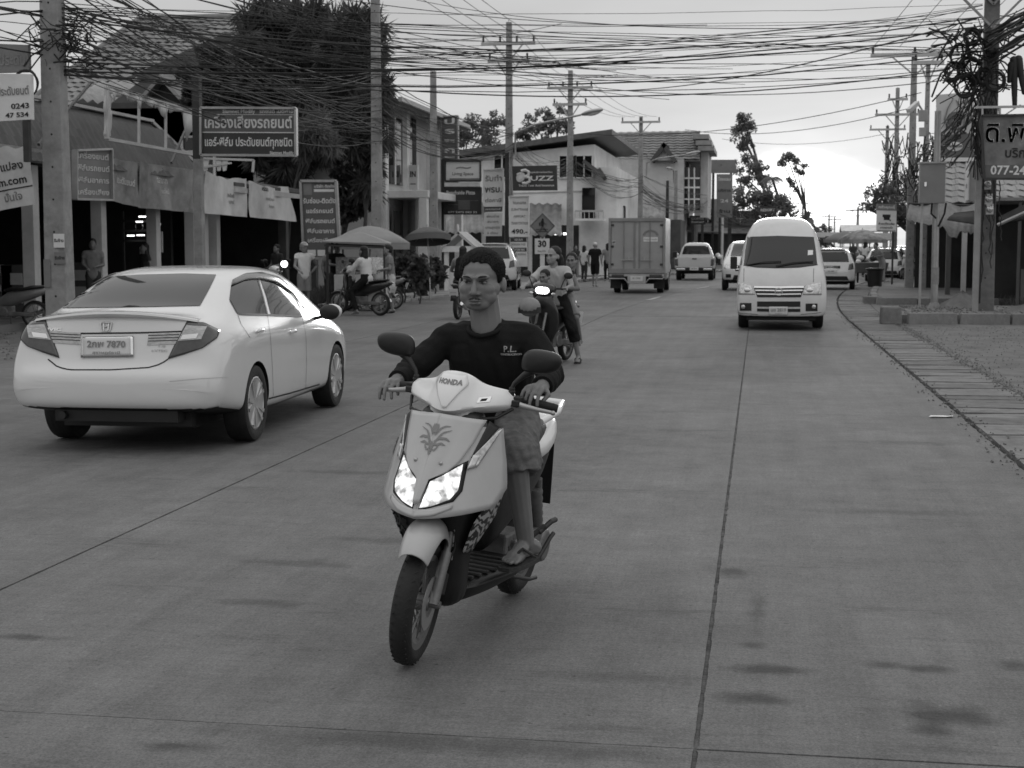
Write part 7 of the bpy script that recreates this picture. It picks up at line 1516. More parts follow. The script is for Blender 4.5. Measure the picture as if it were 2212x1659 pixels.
def tree(label, base, Y, cl, n, size, m, style='leaf', tr=.16, name='tree', top=None):
    """crown of leaf clumps over a tapered trunk with limbs; clumps are (x, y, radius) on the sight lines at distance Y"""
    C = [(aty(x, y, Y + random.uniform(-.6, .6) * r * Y / 3200), r * Y / 3200) for x, y, r in cl]
    root = thing(name, label, 'tree', base); o = V(base); C = [(c - o, r) for c, r in C]
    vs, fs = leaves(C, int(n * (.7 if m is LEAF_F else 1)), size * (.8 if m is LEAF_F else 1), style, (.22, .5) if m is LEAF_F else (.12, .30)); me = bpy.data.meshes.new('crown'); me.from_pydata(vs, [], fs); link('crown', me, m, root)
    mid = sum((c for c, r in C), V()) / len(C); hub = V((mid.x * .5, mid.y * .5, max(.6, min(c.z for c, r in C) * .75))); b = MB(); b.tube([(0, 0, -.1), hub * .3 + V((.06, 0, 0)), hub * .7 - V((.05, 0, 0)), hub], [tr, tr * .85, tr * .7, tr * .6], 9)
    for c, r in C: b.tube([hub * .96, hub.lerp(c, .5) + V((0, 0, .15 * r)), c, c + V((0, 0, r * .5))], [tr * .5, tr * .3, tr * .14, .01], 6)
    b.build('trunk', BARK, root, smooth=60); return root
def palm(label, base, Y, x, y, rp, n=13, name='palm_tree'):
    c = aty(x, y, Y); root = thing(name, label, 'palm', base); o = V(base); c = c - o; r = rp * Y / 3200; b = MB(); b.tube([(0, 0, 0), c * .5 + V((.2, 0, 0)), c], [.2, .15, .12], 8); b.build('trunk', BARK, root, smooth=60); vs, fs = [], []
    for k in range(n):
        a = 2 * math.pi * k / n + random.random() * .3; up = random.uniform(.1, .8); pr = None
        for i in range(9):
            t = i / 8; p = c + V((math.cos(a) * r * t, math.sin(a) * r * t, r * (up * t - 1.05 * t * t))); 
            if pr is not None:
                dd = (p - pr).normalized(); sd = dd.cross(V((0, 0, 1))).normalized(); L = r * .34 * math.sin(math.pi * min(.97, t + .05))
                for q in (-1, 1):
                    for j in (0, .5): s0 = pr.lerp(p, j); e = s0 + sd * q * L + dd * L * .5 - V((0, 0, L * .55)); bb = len(vs); vs += [tuple(s0), tuple(s0 + dd * r * .05), tuple(e)]; fs.append((bb, bb + 1, bb + 2))
            pr = p
    me = bpy.data.meshes.new('crown'); me.from_pydata(vs, [], fs); link('crown', me, LEAF_F, root); return root
tree('tall dark feathery tree behind the wide dark shop sign', (-16.6, 51, 0), 51, [(585, 60, 60), (680, 40, 62), (620, 140, 70), (710, 120, 75), (560, 190, 60), (660, 210, 75), (745, 190, 55), (600, 260, 60), (700, 280, 55), (640, 330, 45), (560, 20, 30), (740, 70, 45), (600, 360, 45), (560, 330, 40)], 24000, .38, LEAF_D, 'strip', .22)
tree('broad leaved dark tree between the tiled roof and the wide shop sign', (-18.6, 46, 0), 46, [(470, 150, 45), (440, 200, 40), (510, 180, 50), (480, 240, 45), (540, 130, 45), (455, 120, 25), (520, 260, 40)], 9000, .26, LEAF_D)
tree('creeper hanging down the bare pole left of the corner building', (-13.2, 49.0, 0), 49, [(800, 40, 26), (782, 110, 34), (808, 165, 30), (812, 230, 26), (808, 300, 24), (800, 345, 22), (770, 70, 30), (775, 240, 32), (770, 320, 30), (788, 400, 20)], 9000, .34, LEAF_D, 'strip', .1)
tree('low dark bush beside the corner building behind the tall grey sign', (-14.6, 50.5, 0), 49.8, [(755, 400, 32), (765, 440, 30), (748, 460, 26), (775, 385, 22), (740, 375, 26)], 3500, .2, LEAF_D)
tree('pale feathery plant behind the right end of the wide shop sign', (-15.2, 46, 0), 46, [(675, 275, 32), (690, 300, 26), (660, 300, 24)], 2200, .3, LEAF_P, 'strip', .06)
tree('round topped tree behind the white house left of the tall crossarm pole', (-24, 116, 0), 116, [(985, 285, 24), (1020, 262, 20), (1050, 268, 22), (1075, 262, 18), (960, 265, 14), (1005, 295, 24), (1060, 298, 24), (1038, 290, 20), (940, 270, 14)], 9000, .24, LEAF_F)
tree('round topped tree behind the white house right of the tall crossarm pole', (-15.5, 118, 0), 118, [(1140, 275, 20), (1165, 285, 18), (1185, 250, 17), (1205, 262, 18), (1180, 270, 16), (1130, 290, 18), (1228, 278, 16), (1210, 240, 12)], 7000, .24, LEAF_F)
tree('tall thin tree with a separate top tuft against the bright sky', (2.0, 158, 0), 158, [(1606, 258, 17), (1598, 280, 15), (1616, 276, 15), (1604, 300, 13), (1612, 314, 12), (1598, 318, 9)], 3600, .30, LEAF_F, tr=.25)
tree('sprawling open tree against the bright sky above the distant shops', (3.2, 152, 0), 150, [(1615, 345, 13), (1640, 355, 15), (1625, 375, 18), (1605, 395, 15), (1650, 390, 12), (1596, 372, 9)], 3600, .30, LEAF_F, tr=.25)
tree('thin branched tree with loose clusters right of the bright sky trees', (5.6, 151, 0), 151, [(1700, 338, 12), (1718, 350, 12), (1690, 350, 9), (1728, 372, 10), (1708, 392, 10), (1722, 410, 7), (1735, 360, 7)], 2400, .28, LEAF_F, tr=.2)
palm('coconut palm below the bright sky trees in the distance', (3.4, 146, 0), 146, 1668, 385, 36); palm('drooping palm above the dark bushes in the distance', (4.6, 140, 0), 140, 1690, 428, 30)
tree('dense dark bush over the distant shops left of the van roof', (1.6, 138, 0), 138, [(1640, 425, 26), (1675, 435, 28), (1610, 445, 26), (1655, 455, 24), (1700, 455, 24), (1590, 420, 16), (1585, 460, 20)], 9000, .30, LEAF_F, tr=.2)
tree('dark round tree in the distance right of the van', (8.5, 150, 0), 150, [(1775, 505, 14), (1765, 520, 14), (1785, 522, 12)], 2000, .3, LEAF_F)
tree('wispy roadside tree in the haze right of the van roof', (8, 165, 0), 165, [(1745, 480, 14), (1730, 495, 14), (1758, 495, 12)], 500, .6, LEAF_M)
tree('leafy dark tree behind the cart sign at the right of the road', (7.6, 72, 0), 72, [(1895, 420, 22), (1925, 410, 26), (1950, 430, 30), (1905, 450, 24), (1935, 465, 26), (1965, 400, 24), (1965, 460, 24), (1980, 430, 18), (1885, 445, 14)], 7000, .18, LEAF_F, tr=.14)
tree('small branch of leaves seen through the fuel sign frame', (11, 82, 0), 82, [(2075, 365, 14), (2050, 350, 10), (2092, 372, 12), (2065, 352, 10)], 700, .4, LEAF_D)
tree('small green tree in front of the pale building left of the truck', (-9.0, 92, 0), 92, [(1310, 415, 20), (1330, 405, 16), (1292, 430, 14), (1340, 425, 12)], 1500, .4, LEAF_M, tr=.08)
for i, (x, Yq, w) in enumerate(((872, 41, 26), (892, 43, 30), (918, 45, 30), (938, 47, 26), (905, 40.5, 18))):
    tree(('leafy shrub on the verge nearest the standing woman', 'dark shrub on the verge behind the standing woman', 'shrub on the verge left of the plain pole', 'shrub at the foot of the plain pole', 'low broad leaved plant on the verge edge')[i], (aty(x, 640, Yq).x, Yq, 0), Yq, [(x, 602, w * .62), (x - 14, 590, w * .5), (x + 12, 585, w * .5), (x, 565, w * .4)], 1500, .17, (LEAF_M, LEAF_D, LEAF_M, LEAF_D, LEAF_P)[i], tr=.03, name='shrub')
# ================================================================== POLES
INSUL = mat('brown_insulator', .03, .3, coat=.4)
def pole(label, X, Y, top, w, arms=(), m=None, z0=-.05, name='utility_pole', holes=True):
    root = thing(name, label, 'pole', (X, Y, z0)); b = MB(); h = top - z0; b.box((0, 0, h / 2), (w, w * .8, h), taper=.62); b.build('shaft', m or CONC, root, bevel=.02)
    if holes:
        hb = MB(); 
        for k in range(int(h / .55)): z = .8 + k * .55; hb.cyl((0, -w * .4 * (1 - .38 * z / h) - .004, z), (0, -w * .4 * (1 - .38 * z / h) + .02, z), .018, n=8)
        tag(hb.build('bolt_holes', BLACK, root), kind='stuff')
    for z, hw, n in arms:
        a = MB(); a.box((0, -w * .42, z - z0), (hw * 2, .10, .12)); a.bar((hw * .55, -w * .42, z - z0), (0, -w * .42, z - z0 - .7), .05); a.bar((-hw * .55, -w * .42, z - z0), (0, -w * .42, z - z0 - .7), .05); a.build('crossarm', STEEL if n else CONC, root)
        for k in range(n):
            x = -hw + .08 + (2 * hw - .16) * k / (n - 1); i_ = MB(); i_.lathe([(.02, 0), (.05, .03), (.03, .06), (.055, .1), (.03, .13), (.05, .17), (.02, .22)], 10, Mx.Translation((x, -w * .42, z - z0 + .06))); i_.build('insulator', INSUL, root, smooth=50)
    return root
PA, PB, PC_, PD, PE, PF_ = (-11.90, 24.0), (-11.2, 43.0), (-9.5, 56.5), (-8.85, 70), (-6.95, 88), (-4.0, 112)
pole('thick weathered concrete pole with paper notices at the far left', *PA, 11, .42)
pole('concrete pole with hanging creeper left of the corner building', *PB, 11.5, .34)
pole('tall concrete pole with two crossarms behind the rider', *PC_, aty(1099, 48, PC_[1]).z, .34, ((aty(1099, 95, PC_[1]).z, 1.05, 4), (aty(1099, 132, PC_[1]).z, .80, 2)))
pole('concrete pole with two crossarms right of the black bee sign', *PD, aty(1233, 152, PD[1]).z, .34, ((aty(1233, 190, PD[1]).z, 1.08, 4), (aty(1233, 226, PD[1]).z, .82, 2)))
pole('concrete pole with one crossarm above the box truck', *PE, aty(1388, 252, PE[1]).z, .34, ((aty(1388, 264, PE[1]).z, 1.15, 3),))
pole('plain slim concrete pole without crossarms on the verge', aty(938, 600, 49).x, 49, aty(928, 154, 49).z, .30)
pole('slim concrete pole before the tiled building left of the pickup', aty(1459, 500, 106).x, 106, aty(1452, 368, 106).z, .34); pole('short dark pole before the tiled building', aty(1441, 500, 104).x, 104, aty(1441, 390, 104).z, .3, m=DKSTEEL)
PR = (4.96, 34.4); PR2 = (aty(1966, 500, 54).x, 54.0)
pole('thick concrete pole wrapped in cables and meters at the right', *PR, 9.6, .42, ((7.05, 1.25, 0), (7.55, 1.1, 0)), m=mat('stained_concrete', .17, .85, var=.3, sc=3, bump=.3, bsc=50, dirt=.45), z0=.1)
pole('pale concrete pole with crossarm behind the steel cabinet', *PR2, aty(1962, 112, 54).z, .30, ((aty(1962, 120, 54).z, 1.5, 3),))
pole('slim dark pole beside the camera post at the right', aty(1996, 500, 52).x, 52, aty(1989, 131, 52).z, .22, ((aty(1989, 136, 52).z, .5, 2),), m=CONC)
pole('small crossarm pole beyond the leafy tree on the right', aty(1932, 500, 78).x, 78, aty(1929, 190, 78).z, .3, ((aty(1929, 248, 78).z, 1.1, 3), (aty(1929, 215, 78).z, .5, 2)))
pole('farther crossarm pole beyond the leafy tree on the right', aty(1912, 500, 96).x, 96, aty(1911, 272, 96).z, .3, ((aty(1911, 280, 96).z, 1.1, 3),))
for i, (x, y, Y) in enumerate(((1733, 433, 190), (1745, 455, 230), (1790, 462, 240), (1802, 468, 260), (1852, 448, 150))): pole('distant thin pole against the bright sky', aty(x, 520, Y).x, Y, aty(x, y, Y).z, .32, ((aty(x, y + 6, Y).z, 1.2, 0),), holes=False)['group'] = 'distant poles'
# papers stuck to the left pole
for k, (x, y0, y1, lab) in enumerate(((126, 505, 535, 'pale paper notice on the left pole at the top of the column'), (128, 545, 570, 'grey paper notice in the middle of the left pole'), (100, 560, 620, 'tall grey notice low on the edge of the left pole'))):
    p, q = aty(x, y0, 23.8), aty(x, y1, 23.8); t = thing('paper_notice', lab, 'notice', ((p.x), 23.815, q.z)); b = MB(); b.box((0, 0, (p.z - q.z) / 2), (.2 if k < 2 else .12, .004, p.z - q.z)); b.build('sheet', SIGN_M if k else PAPER, t)
    if k < 2: lettering(t, 'รับจ้าง', .07, FACE((0, -.006, (p.z - q.z) / 2), (1, 0, 0)), PRINT_K, .002)
def lamp(label, X, Y, p0, p1, p2):
    t = thing('street_lamp', label, 'street lamp'); b = MB(); a, e, l = aty(*p0, Y), aty(*p1, Y - .6), aty(*p2, Y - 1.2); b.tube([a - V((0, 0, .8)), a, a.lerp(e, .3) + V((0, 0, .12)), e], .04, 8); b.build('arm', STEEL, t, smooth=60)
    d = (l - e).normalized(); h = MB(); M = Mx.Translation(e.lerp(l, .5)) @ d.to_track_quat('X', 'Z').to_matrix().to_4x4(); h.ell((0, 0, 0), ((l - e).length / 2, .17, .10), 16, 8, M); h.build('lamp_head', STEEL, t, smooth=180); g_ = MB(); g_.ell((0, 0, 0), ((l - e).length * .32, .13, .10), 14, 8, M @ Mx.Translation((.06, 0, -.04))); g_.build('lamp_glass', SIGN_W, t, smooth=180)
lamp('street lamp with a long arm beside the tall crossarm pole', *PC_, (1113, 288), (1255, 248), (1303, 236)); lamp('street lamp arm over the roof of the box truck', *PE, (1397, 352), (1480, 334), (1513, 327)); lamp('small street lamp before the tiled building', -3, 106, (1455, 372), (1452, 366), (1440, 362))
# ================================================================== OVERHEAD CABLES
NC = [0]
def cable(p0, p1, drop, r, label, group, m=None, n=14, wob=0.):
    pts = sag(p0, p1, drop, n)
    if wob: pts = [p + V((random.gauss(0, wob), random.gauss(0, wob), random.gauss(0, wob))) if 0 < i < n else p for i, p in enumerate(pts)]
    b = MB(); b.tube(pts, r, 5, cap=False); NC[0] += 1; return tag(b.build('overhead_cable', m or CABLE, smooth=180), label, 'cable', group)
def P3(pp, z, d=0., dy=0.): return V((pp[0] + d, pp[1] + dy, z))
rnd = random.uniform
for a, b_, n, z0, z1, lab in ((PA, PB, 40, (4.5, 6.9), (4.6, 6.8), 'black cable strung along the shop fronts between the left poles'), (PB, PC_, 22, (4.8, 6.6), (4.9, 6.2), 'cable strung from the creeper pole to the tall crossarm pole'), (PC_, PD, 16, (4.9, 6.0), (4.8, 5.9), 'cable strung between the two crossarm poles'), (PD, PE, 14, (4.8, 5.9), (4.7, 5.8), 'cable strung towards the pole above the box truck'), (PE, PF_, 9, (4.7, 5.7), (4.6, 5.6), 'cable strung past the tiled building')):
    for k in range(n): cable(P3(a, rnd(*z0), .22), P3(b_, rnd(*z1), .18), rnd(.15, .9), random.choice((.006, .008, .010, .015)), lab, lab.replace('cable', 'cables', 1), CABLE if k % 3 else CABLE_G, wob=.012)
lab = 'black cable running off the left pole towards the left edge'
for k in range(24): cable(P3(PA, rnd(4.7, 6.8), -.1), V((-13.5 + rnd(-1, 1), 12, rnd(4.6, 6.9))), rnd(.1, .5), random.choice((.007, .010, .014)), lab, 'cables left of the left pole', wob=.015)
lab = 'black cable crossing high over the road between the left and right poles'
for k in range(30):
    thick = k in (3, 9, 15, 22); cable(P3(PA, rnd(4.5, 5.75), .15), P3(PR, rnd(5.35, 6.95), -.2), rnd(.0, .75), .015 if thick else random.choice((.005, .006, .008)), lab, 'cables crossing over the road', wob=.010)
lab = 'black cable fanning from the top of the left pole towards the road'
for k in range(16): cable(P3(PA, rnd(5.2, 7), .1), V((rnd(-6, 0), 41 + rnd(0, 10), rnd(6.4, 8))), rnd(.2, .7), .009, lab, 'cables fanning from the left pole')
for x0, y0, Y0, x1, y1, Y1, r, lab in ((1260, 195, 69, 2110, 40, 34.2, .018, 'cable rising from the crossarm pole to the top of the right pole'), (800, 190, 43, 2050, 150, 48, .02, 'twisted cable from the creeper pole across to the right'), (1280, 188, 69, 2140, 160, 50, .016, 'thin cable from the crossarm pole to the right side poles'), (1270, 290, 69, 1990, 200, 52, .014, 'cable sagging across the bright sky to the camera post'), (1480, 280, 80, 1960, 235, 54, .014, 'lower cable sagging across the bright sky'), (1560, 300, 112, 1910, 290, 96, .014, 'thin cable above the van roof'), (1640, 470, 150, 1905, 440, 96, .014, 'lowest thin cable low over the far street'), (900, 0, 60, 2100, 50, 34, .012, 'thin cable from the top edge to the right pole')):
    cable(aty(x0, y0, Y0), aty(x1, y1, Y1), .5, r, lab, None)
lab = 'high voltage line from the crossarms towards the viewer'
for dx in (-.95, -.35, .35, .95):
    zc, zd, ze = aty(1099, 95, PC_[1]).z + .3, aty(1233, 190, PD[1]).z + .3, aty(1388, 264, PE[1]).z + .3
    cable(P3(PC_, zc, dx, -.15), V((PB[0] + dx - .6, 30, 11.6)), .5, .011, lab, 'high voltage lines', CABLE_G); cable(P3(PC_, zc, dx, -.15), P3(PD, zd, dx, -.15), .3, .010, 'high voltage line between the crossarm poles', 'high voltage lines between poles', CABLE_G); cable(P3(PD, zd, dx, -.15), P3(PE, ze, dx, -.15), .4, .010, 'high voltage line between the crossarm poles', 'high voltage lines between poles', CABLE_G)
    cable(P3(PR2, aty(1962, 120, 54).z + .3, dx * 1.5), V((6.4 + dx, 14, 9.8)), .3, .010, 'high voltage line rising from the pale pole to the top edge', 'high voltage lines on the right', CABLE_G)
lab = 'black cable in the thick bundle running from the right pole to the upper right'
for k in range(26): cable(P3(PR, rnd(5.5, 6.4), rnd(-.2, .1), rnd(-.3, .2)), V((4.35 + rnd(-.10, .10), 14, 4.72 + rnd(-.06, .06))), rnd(-.08, .10), random.choice((.012, .018, .024)), lab, 'bundle of cables at the upper right', wob=.02)
lab = 'loose black cable running down the street from the right pole'
q2 = (aty(2003, 360, 46).x, 46.0)
for k in range(26): cable(P3(PR, rnd(4.6, 6.2), rnd(-.2, .2)), V((q2[0] + rnd(-.25, .25), 46, rnd(3.6, 4.8))), rnd(.1, .7), random.choice((.010, .014, .02)), lab, 'loose cables right of the road', wob=.05)
for k in range(16): cable(V((q2[0] + rnd(-.3, .3), 46, rnd(3.4, 4.8))), V((aty(1925, 400, 78).x + rnd(-.3, .3), 78, rnd(3.4, 5.2))), rnd(.3, 1.0), .016, 'loose cable sagging past the leafy tree', 'loose cables by the leafy tree', wob=.06)
for k in range(8): cable(P3(PR, rnd(5.0, 6.9), .1), V((9 + rnd(0, 2), 30 + rnd(-4, 6), rnd(4.6, 6.6))), rnd(.1, .4), .012, 'black cable leaving the right pole for the right edge', 'cables right of the right pole', wob=.03)
for k in range(14): cable(aty(rnd(1540, 1600), rnd(455, 490), 120), aty(rnd(1655, 1740), rnd(430, 490), 112), rnd(.4, 1.0), .022, 'drooping cable before the distant shops', 'drooping cables over the distant shops', CABLE_G, wob=.03)
for k in range(12): cable(P3(PE, rnd(4.0, 5.4), .1), aty(rnd(1500, 1545), rnd(420, 455), 116), rnd(.2, .8), .018, 'cable before the pale tiled building', 'cables before the tiled building', CABLE_G)
def coil(label, c, r, n, tube_r, axis='Y', jit=.05, group=None, name='cable_coil'):
    b = MB(); root = thing(name, label, 'cable coil', c, 0, group)
    for k in range(n):
        b = MB(); rr_ = r * rnd(.85, 1.12); t0 = rnd(0, 6); tl = Mx.Rotation(rnd(-jit, jit) * 5, 4, 'X') @ Mx.Rotation(rnd(-jit, jit) * 6, 4, 'Z')
        b.tube([tl @ V((rr_ * math.cos(t), rnd(-.01, .01) + .03 * k / n, rr_ * (1.15 if k % 2 else 1.0) * math.sin(t))) for t in (2 * math.pi * i / 22 + t0 for i in range(22))], tube_r, 5, closed=True); b.build('loop', CABLE, root, smooth=180)
coil('black ring of coiled cable hanging on the left pole', aty(55, 181, 23.6), .215, 6, .013, jit=.02)
for k, (x, y, r_) in enumerate(((2075, 120, .26), (2095, 150, .30), (2060, 155, .2), (2110, 110, .22), (2085, 185, .24), (2128, 165, .2), (2150, 175, .22), (2100, 80, .18))): coil('tangled black coil of spare cable on the right pole', aty(x, y, 34.0 - .05 * k), r_ * .9, 5, .016, jit=.10, group='coils on the right pole')
tg = MB()
for k in range(110):
    p = aty(rnd(2045, 2160), rnd(60, 200), 34 + rnd(-.4, .3)); q = p + V((rnd(-.7, .7), rnd(-.2, .2), rnd(-.7, .5))); tg.tube([p, p.lerp(q, .4) + V((rnd(-.2, .2), 0, rnd(-.2, .2))), q], rnd(.008, .022), 4, cap=False)
for k in range(60): p = aty(rnd(2100, 2150), rnd(190, 300), 34 + rnd(-.3, 0)); tg.tube([p, p + V((rnd(-.15, .15), 0, -.35)), p + V((rnd(-.2, .2), 0, -.9))], rnd(.008, .016), 4, cap=False)
tag(tg.build('cable_tangle', CABLE, smooth=180), 'dense black tangle of loose wires round the right pole', 'cable tangle', kind='stuff')
tg = MB()
for k in range(130): p = aty(rnd(1915, 2030), rnd(285, 390), 50 + rnd(-4, 6)); q = p + V((rnd(-.35, .35), rnd(-2, 2), rnd(-.8, .1))); tg.tube([p, p.lerp(q, .5) + V((0, 0, -rnd(.05, .4))), q], rnd(.010, .024), 4, cap=False)
tg2 = MB()
for k in range(110): q = aty(rnd(70, 190), rnd(40, 130), 23.75 + rnd(-.1, .5)); e = q + V((rnd(-.5, .6), rnd(-.2, .2), rnd(-.35, .25))); tg2.tube([q, q.lerp(e, .5) + V((rnd(-.1, .1), 0, rnd(-.15, .1))), e], rnd(.006, .016), 4, cap=False)
tag(tg2.build('cable_tangle', CABLE, smooth=180), 'dark knot of wires wrapped round the top of the left pole', 'cable tangle', kind='stuff')
tag(tg.build('cable_tangle', CABLE, smooth=180), 'looser tangle of drooping wires down the street on the right', 'cable tangle', kind='stuff')
hc = thing('hanging_cable_bundle', 'black bundles of cut cable hanging from the crossarm at the right edge', 'cable bundle'); 
for x0, y0, x1, y1 in ((2190, 130, 2192, 230), (2200, 128, 2212, 200), (2186, 140, 2180, 175)): b = MB(); b.cap(aty(x0, y0, 33.8), aty(x1, y1, 33.8), .09, .05, 8); b.build('bundle', CABLE, hc, smooth=180)
# ================================================================== ROADSIDE SIGNS IN THE MIDDLE
pb = thing('sign_gantry', 'black steel frame post carrying the two stacked picture signs', 'frame'); b = MB(); p = aty(956, 600, 58); b.box((p.x, 58.1, (aty(956, 345, 58).z) / 2), (.1, .1, aty(956, 345, 58).z)); b.build('post', DKSTEEL, pb); b = MB(); b.bar(aty(955, 346, 58.1), aty(1042, 346, 58.1), .08); b.build('top_rail', DKSTEEL, pb)
signboard('picture_sign', 'pale lit sign with a dark feather mark above the dark menu sign', A4(58, (962, 391), (1038, 391), (1038, 348), (962, 348)), SIGN_W, [('Living Space', .5, .36, .22, .6, SIGN_M), ('~', .52, .68, .5, .42, PRINT_G)], boards=[(.12, .04, .98, .14, SIGN_M)], frame=(DKSTEEL, .06))
signboard('lit_strip_sign', 'narrow white strip sign between the two picture signs', A4(58, (960, 403), (1037, 403), (1037, 394), (960, 394)), mat('strip_white', .75, .5))
signboard('menu_sign', 'dark sign with scripted restaurant lettering below the white strip', A4(58, (960, 462), (1039, 462), (1039, 405), (960, 405)), SIGN_D, [('Beachside Pizza', .45, .80, .2, .78, BAN_W), ('______', .28, .55, .12, .3, SIGN_M), ('______', .8, .55, .12, .25, SIGN_M), ('______', .25, .40, .12, .28, SIGN_M), ('077 2473 083 52', .5, .06, .10, .8, BAN_W)], boards=[(.38, .16, .70, .52, SIGN_G)], frame=(DKSTEEL, .06))
pb = thing('sign_gantry', 'black steel post between the Thai board and the black bee sign', 'frame'); b = MB(); p = aty(1096, 600, 55.6); b.box((p.x, 55.6, aty(1096, 330, 55.6).z / 2), (.16, .14, aty(1096, 330, 55.6).z)); b.build('post', DKSTEEL, pb)
signboard('thai_board', 'white board with large Thai letters left of the black bee sign', A4(56, (1045, 445), (1087, 444), (1087, 364), (1045, 367)), SIGN_W, [('รับทำ', .5, .74, .2, .86, PRINT_G), ('พรบ.', .5, .44, .24, .86, PRINT_K), ('ต่อภาษี', .5, .14, .13, .84, SIGN_M)], frame=(PAPER, .04))
signboard('thai_board', 'small dark board under the large Thai letter board', A4(56, (1046, 458), (1084, 457), (1085, 446), (1045, 447)), SIGN_G, [('ประกันภัยรถยนต์', .5, .5, .42, .85, PRINT_W)])
signboard('thai_board', 'white board with four short Thai lines below the dark board', A4(56, (1045, 510), (1083, 510), (1084, 460), (1046, 460)), SIGN_W, [('ผ่อนง่าย', .5, .85, .14, .7, PRINT_G), ('สบายๆ', .5, .62, .14, .62, PRINT_G), ('นานสูงสุด', .5, .37, .14, .8, PRINT_G), ('6 เดือน', .5, .13, .14, .6, PRINT_G)])
br, BP = signboard('bee_sign', 'black sign with white BUZZ lettering and a bee mark', A4(55.4, (1108, 412), (1204, 411), (1203, 357), (1106, 359)), SIGN_D, [('UZZ', .665, .48, .27, .52, PRINT_W), ('Travel Tour And Insurance', .53, .2, .12, .80, PRINT_W), ('ศูนย์บริการท่องเที่ยว', .65, .73, .08, .5, PRINT_W)])
bb = MB()
for pts in ([(.20, .80), (.30, .83), (.37, .76), (.36, .62), (.28, .56)], [(.28, .56), (.38, .52), (.38, .36), (.30, .29), (.22, .31)]): bb.tube([BP(u, v, .02) for u, v in pts], .06, 6)
bb.tube([BP(.10, .66, .02), BP(.14, .70, .02), BP(.19, .70, .02)], .03, 6); bb.build('bee_letter', PRINT_W, br); b2 = MB(); b2.ell(BP(.185, .55, .015), (.16, .01, .2), 14, 8, Mx.Rotation(.5, 4, 'Y')); [b2.bar(BP(.14 + k * .03, .42 - k * .05, .03), BP(.24 + k * .02, .50 - k * .06, .03), .035, .01) for k in range(3)]; b2.build('bee_body', BAN_W, br)
signboard('price_board', 'white price board listing airport and train transfers for 490', A4(55.2, (1101, 511), (1142, 511), (1143, 424), (1100, 424)), SIGN_W, [('TRANSFER', .52, .83, .085, .72, SIGN_M), ('SURATTHANI', .52, .67, .085, .86, PRINT_G), ('AIRPORT', .52, .50, .085, .62, PRINT_G), ('TRAIN STATION', .52, .33, .085, .88, PRINT_G), ('490.-', .52, .12, .16, .85, PRINT_K)], frame=(PAPER, .03))
signboard('price_board', 'lower board with alternating dark and white rows under the price board', A4(55.2, (1102, 576), (1139, 576), (1138, 513), (1102, 513)), SIGN_W, [('VISA RUN', .5, .92, .1, .5, PRINT_W), ('BORDER PASS', .5, .76, .09, .8, PRINT_G), ('MOTOR BIKE', .5, .58, .09, .72, PRINT_W), ('TICKET BOOKING', .5, .42, .09, .85, PRINT_G)], boards=[(.02, .85, .98, .99, SIGN_D), (.02, .52, .98, .65, SIGN_D)])
def plate_sign():
    t = thing('crossing_sign', 'diamond shaped pedestrian crossing sign above a round cornered 30 sign on a white post', 'road sign'); Y = 54.5; c = aty(1172, 488, Y); r = 28 * Y / 3200; b = MB(); b.prism([(0, -r), (r, 0), (0, r), (-r, 0)], .02); o = b.build('diamond', SIGN_M, t); o.data.transform(FACE(c, (1, 0, 0)))
    f = MB(); q = [FACE(c, (1, 0, 0)) @ V(p) for p in ((0, -r * .93, .03), (r * .93, 0, .03), (0, r * .93, .03), (-r * .93, 0, .03))]
    for a, e in zip(q, q[1:] + q[:1]): f.bar(a, e, .025, .01)
    F = lambda x, y: FACE(c, (1, 0, 0)) @ V((x * r, y * r, .035)); f.ell(F(.02, .50), .04, 10, 6)
    for p0, p1, w in (((0, .42), (.0, .0), .10), ((0, .36), (-.22, .22), .05), ((-.22, .22), (-.2, .02), .045), ((0, .36), (.18, .16), .05), ((.18, .16), (.36, .14), .04), ((0, .02), (-.2, -.42), .06), ((0, .02), (.16, -.2), .06), ((.16, -.2), (.30, -.42), .05), ((-.5, -.26), (.42, -.26), .025), ((-.5, -.42), (.42, -.42), .025)): f.bar(F(*p0), F(*p1), w, .012)
    f.build('walking_figure', PRINT_K, t); d = aty(1171, 532, Y); b = MB(); b.box((d.x, Y, d.z), (.55, .02, .57)); b.build('speed_plate', SIGN_W, t, bevel=.008); lettering(t, '30', .32, FACE((d.x, Y - .02, d.z + .08), (1, 0, 0)), PRINT_K, .012); lettering(t, 'Km./Hr.', .10, FACE((d.x, Y - .02, d.z - .18), (1, 0, 0)), PRINT_G, .002)
    b = MB(); b.box((d.x, Y + .08, c.z / 2), (.16, .1, c.z)); b.build('post', PAPER, t)
plate_sign()
k = thing('gable_kiosk', 'small white gabled kiosk behind the backpack rider', 'kiosk'); a = lambda x, y, d=0: aty(x, y, 50 + d); b = MB()
for p, q in ((a(950, 535), a(990, 500)), (a(990, 500), a(1028, 533))): b.add([p, q, q + V((0, 1.6, 0)), p + V((0, 1.6, 0))], [(0, 1, 2, 3)])
b.build('roof', GREY_W, k, solid=.08)
for x in (962, 1003, 1016): p = a(x, 535); c = MB(); c.box((p.x, 50.2, p.z / 2), (.14, .14, p.z)); c.build('post', WHITE_W, k)
c = MB(); c.bar(a(955, 538, .1), a(1024, 538, .1), .12, .2); c.box((a(990, 600).x, 50.8, .45), (1.0, .8, .9)); c.build('counter', WHITE_W, k); c = MB(); c.ell(a(989, 494, .8), (.05, .05, .16), 8, 6); c.build('finial', PAPER, k)
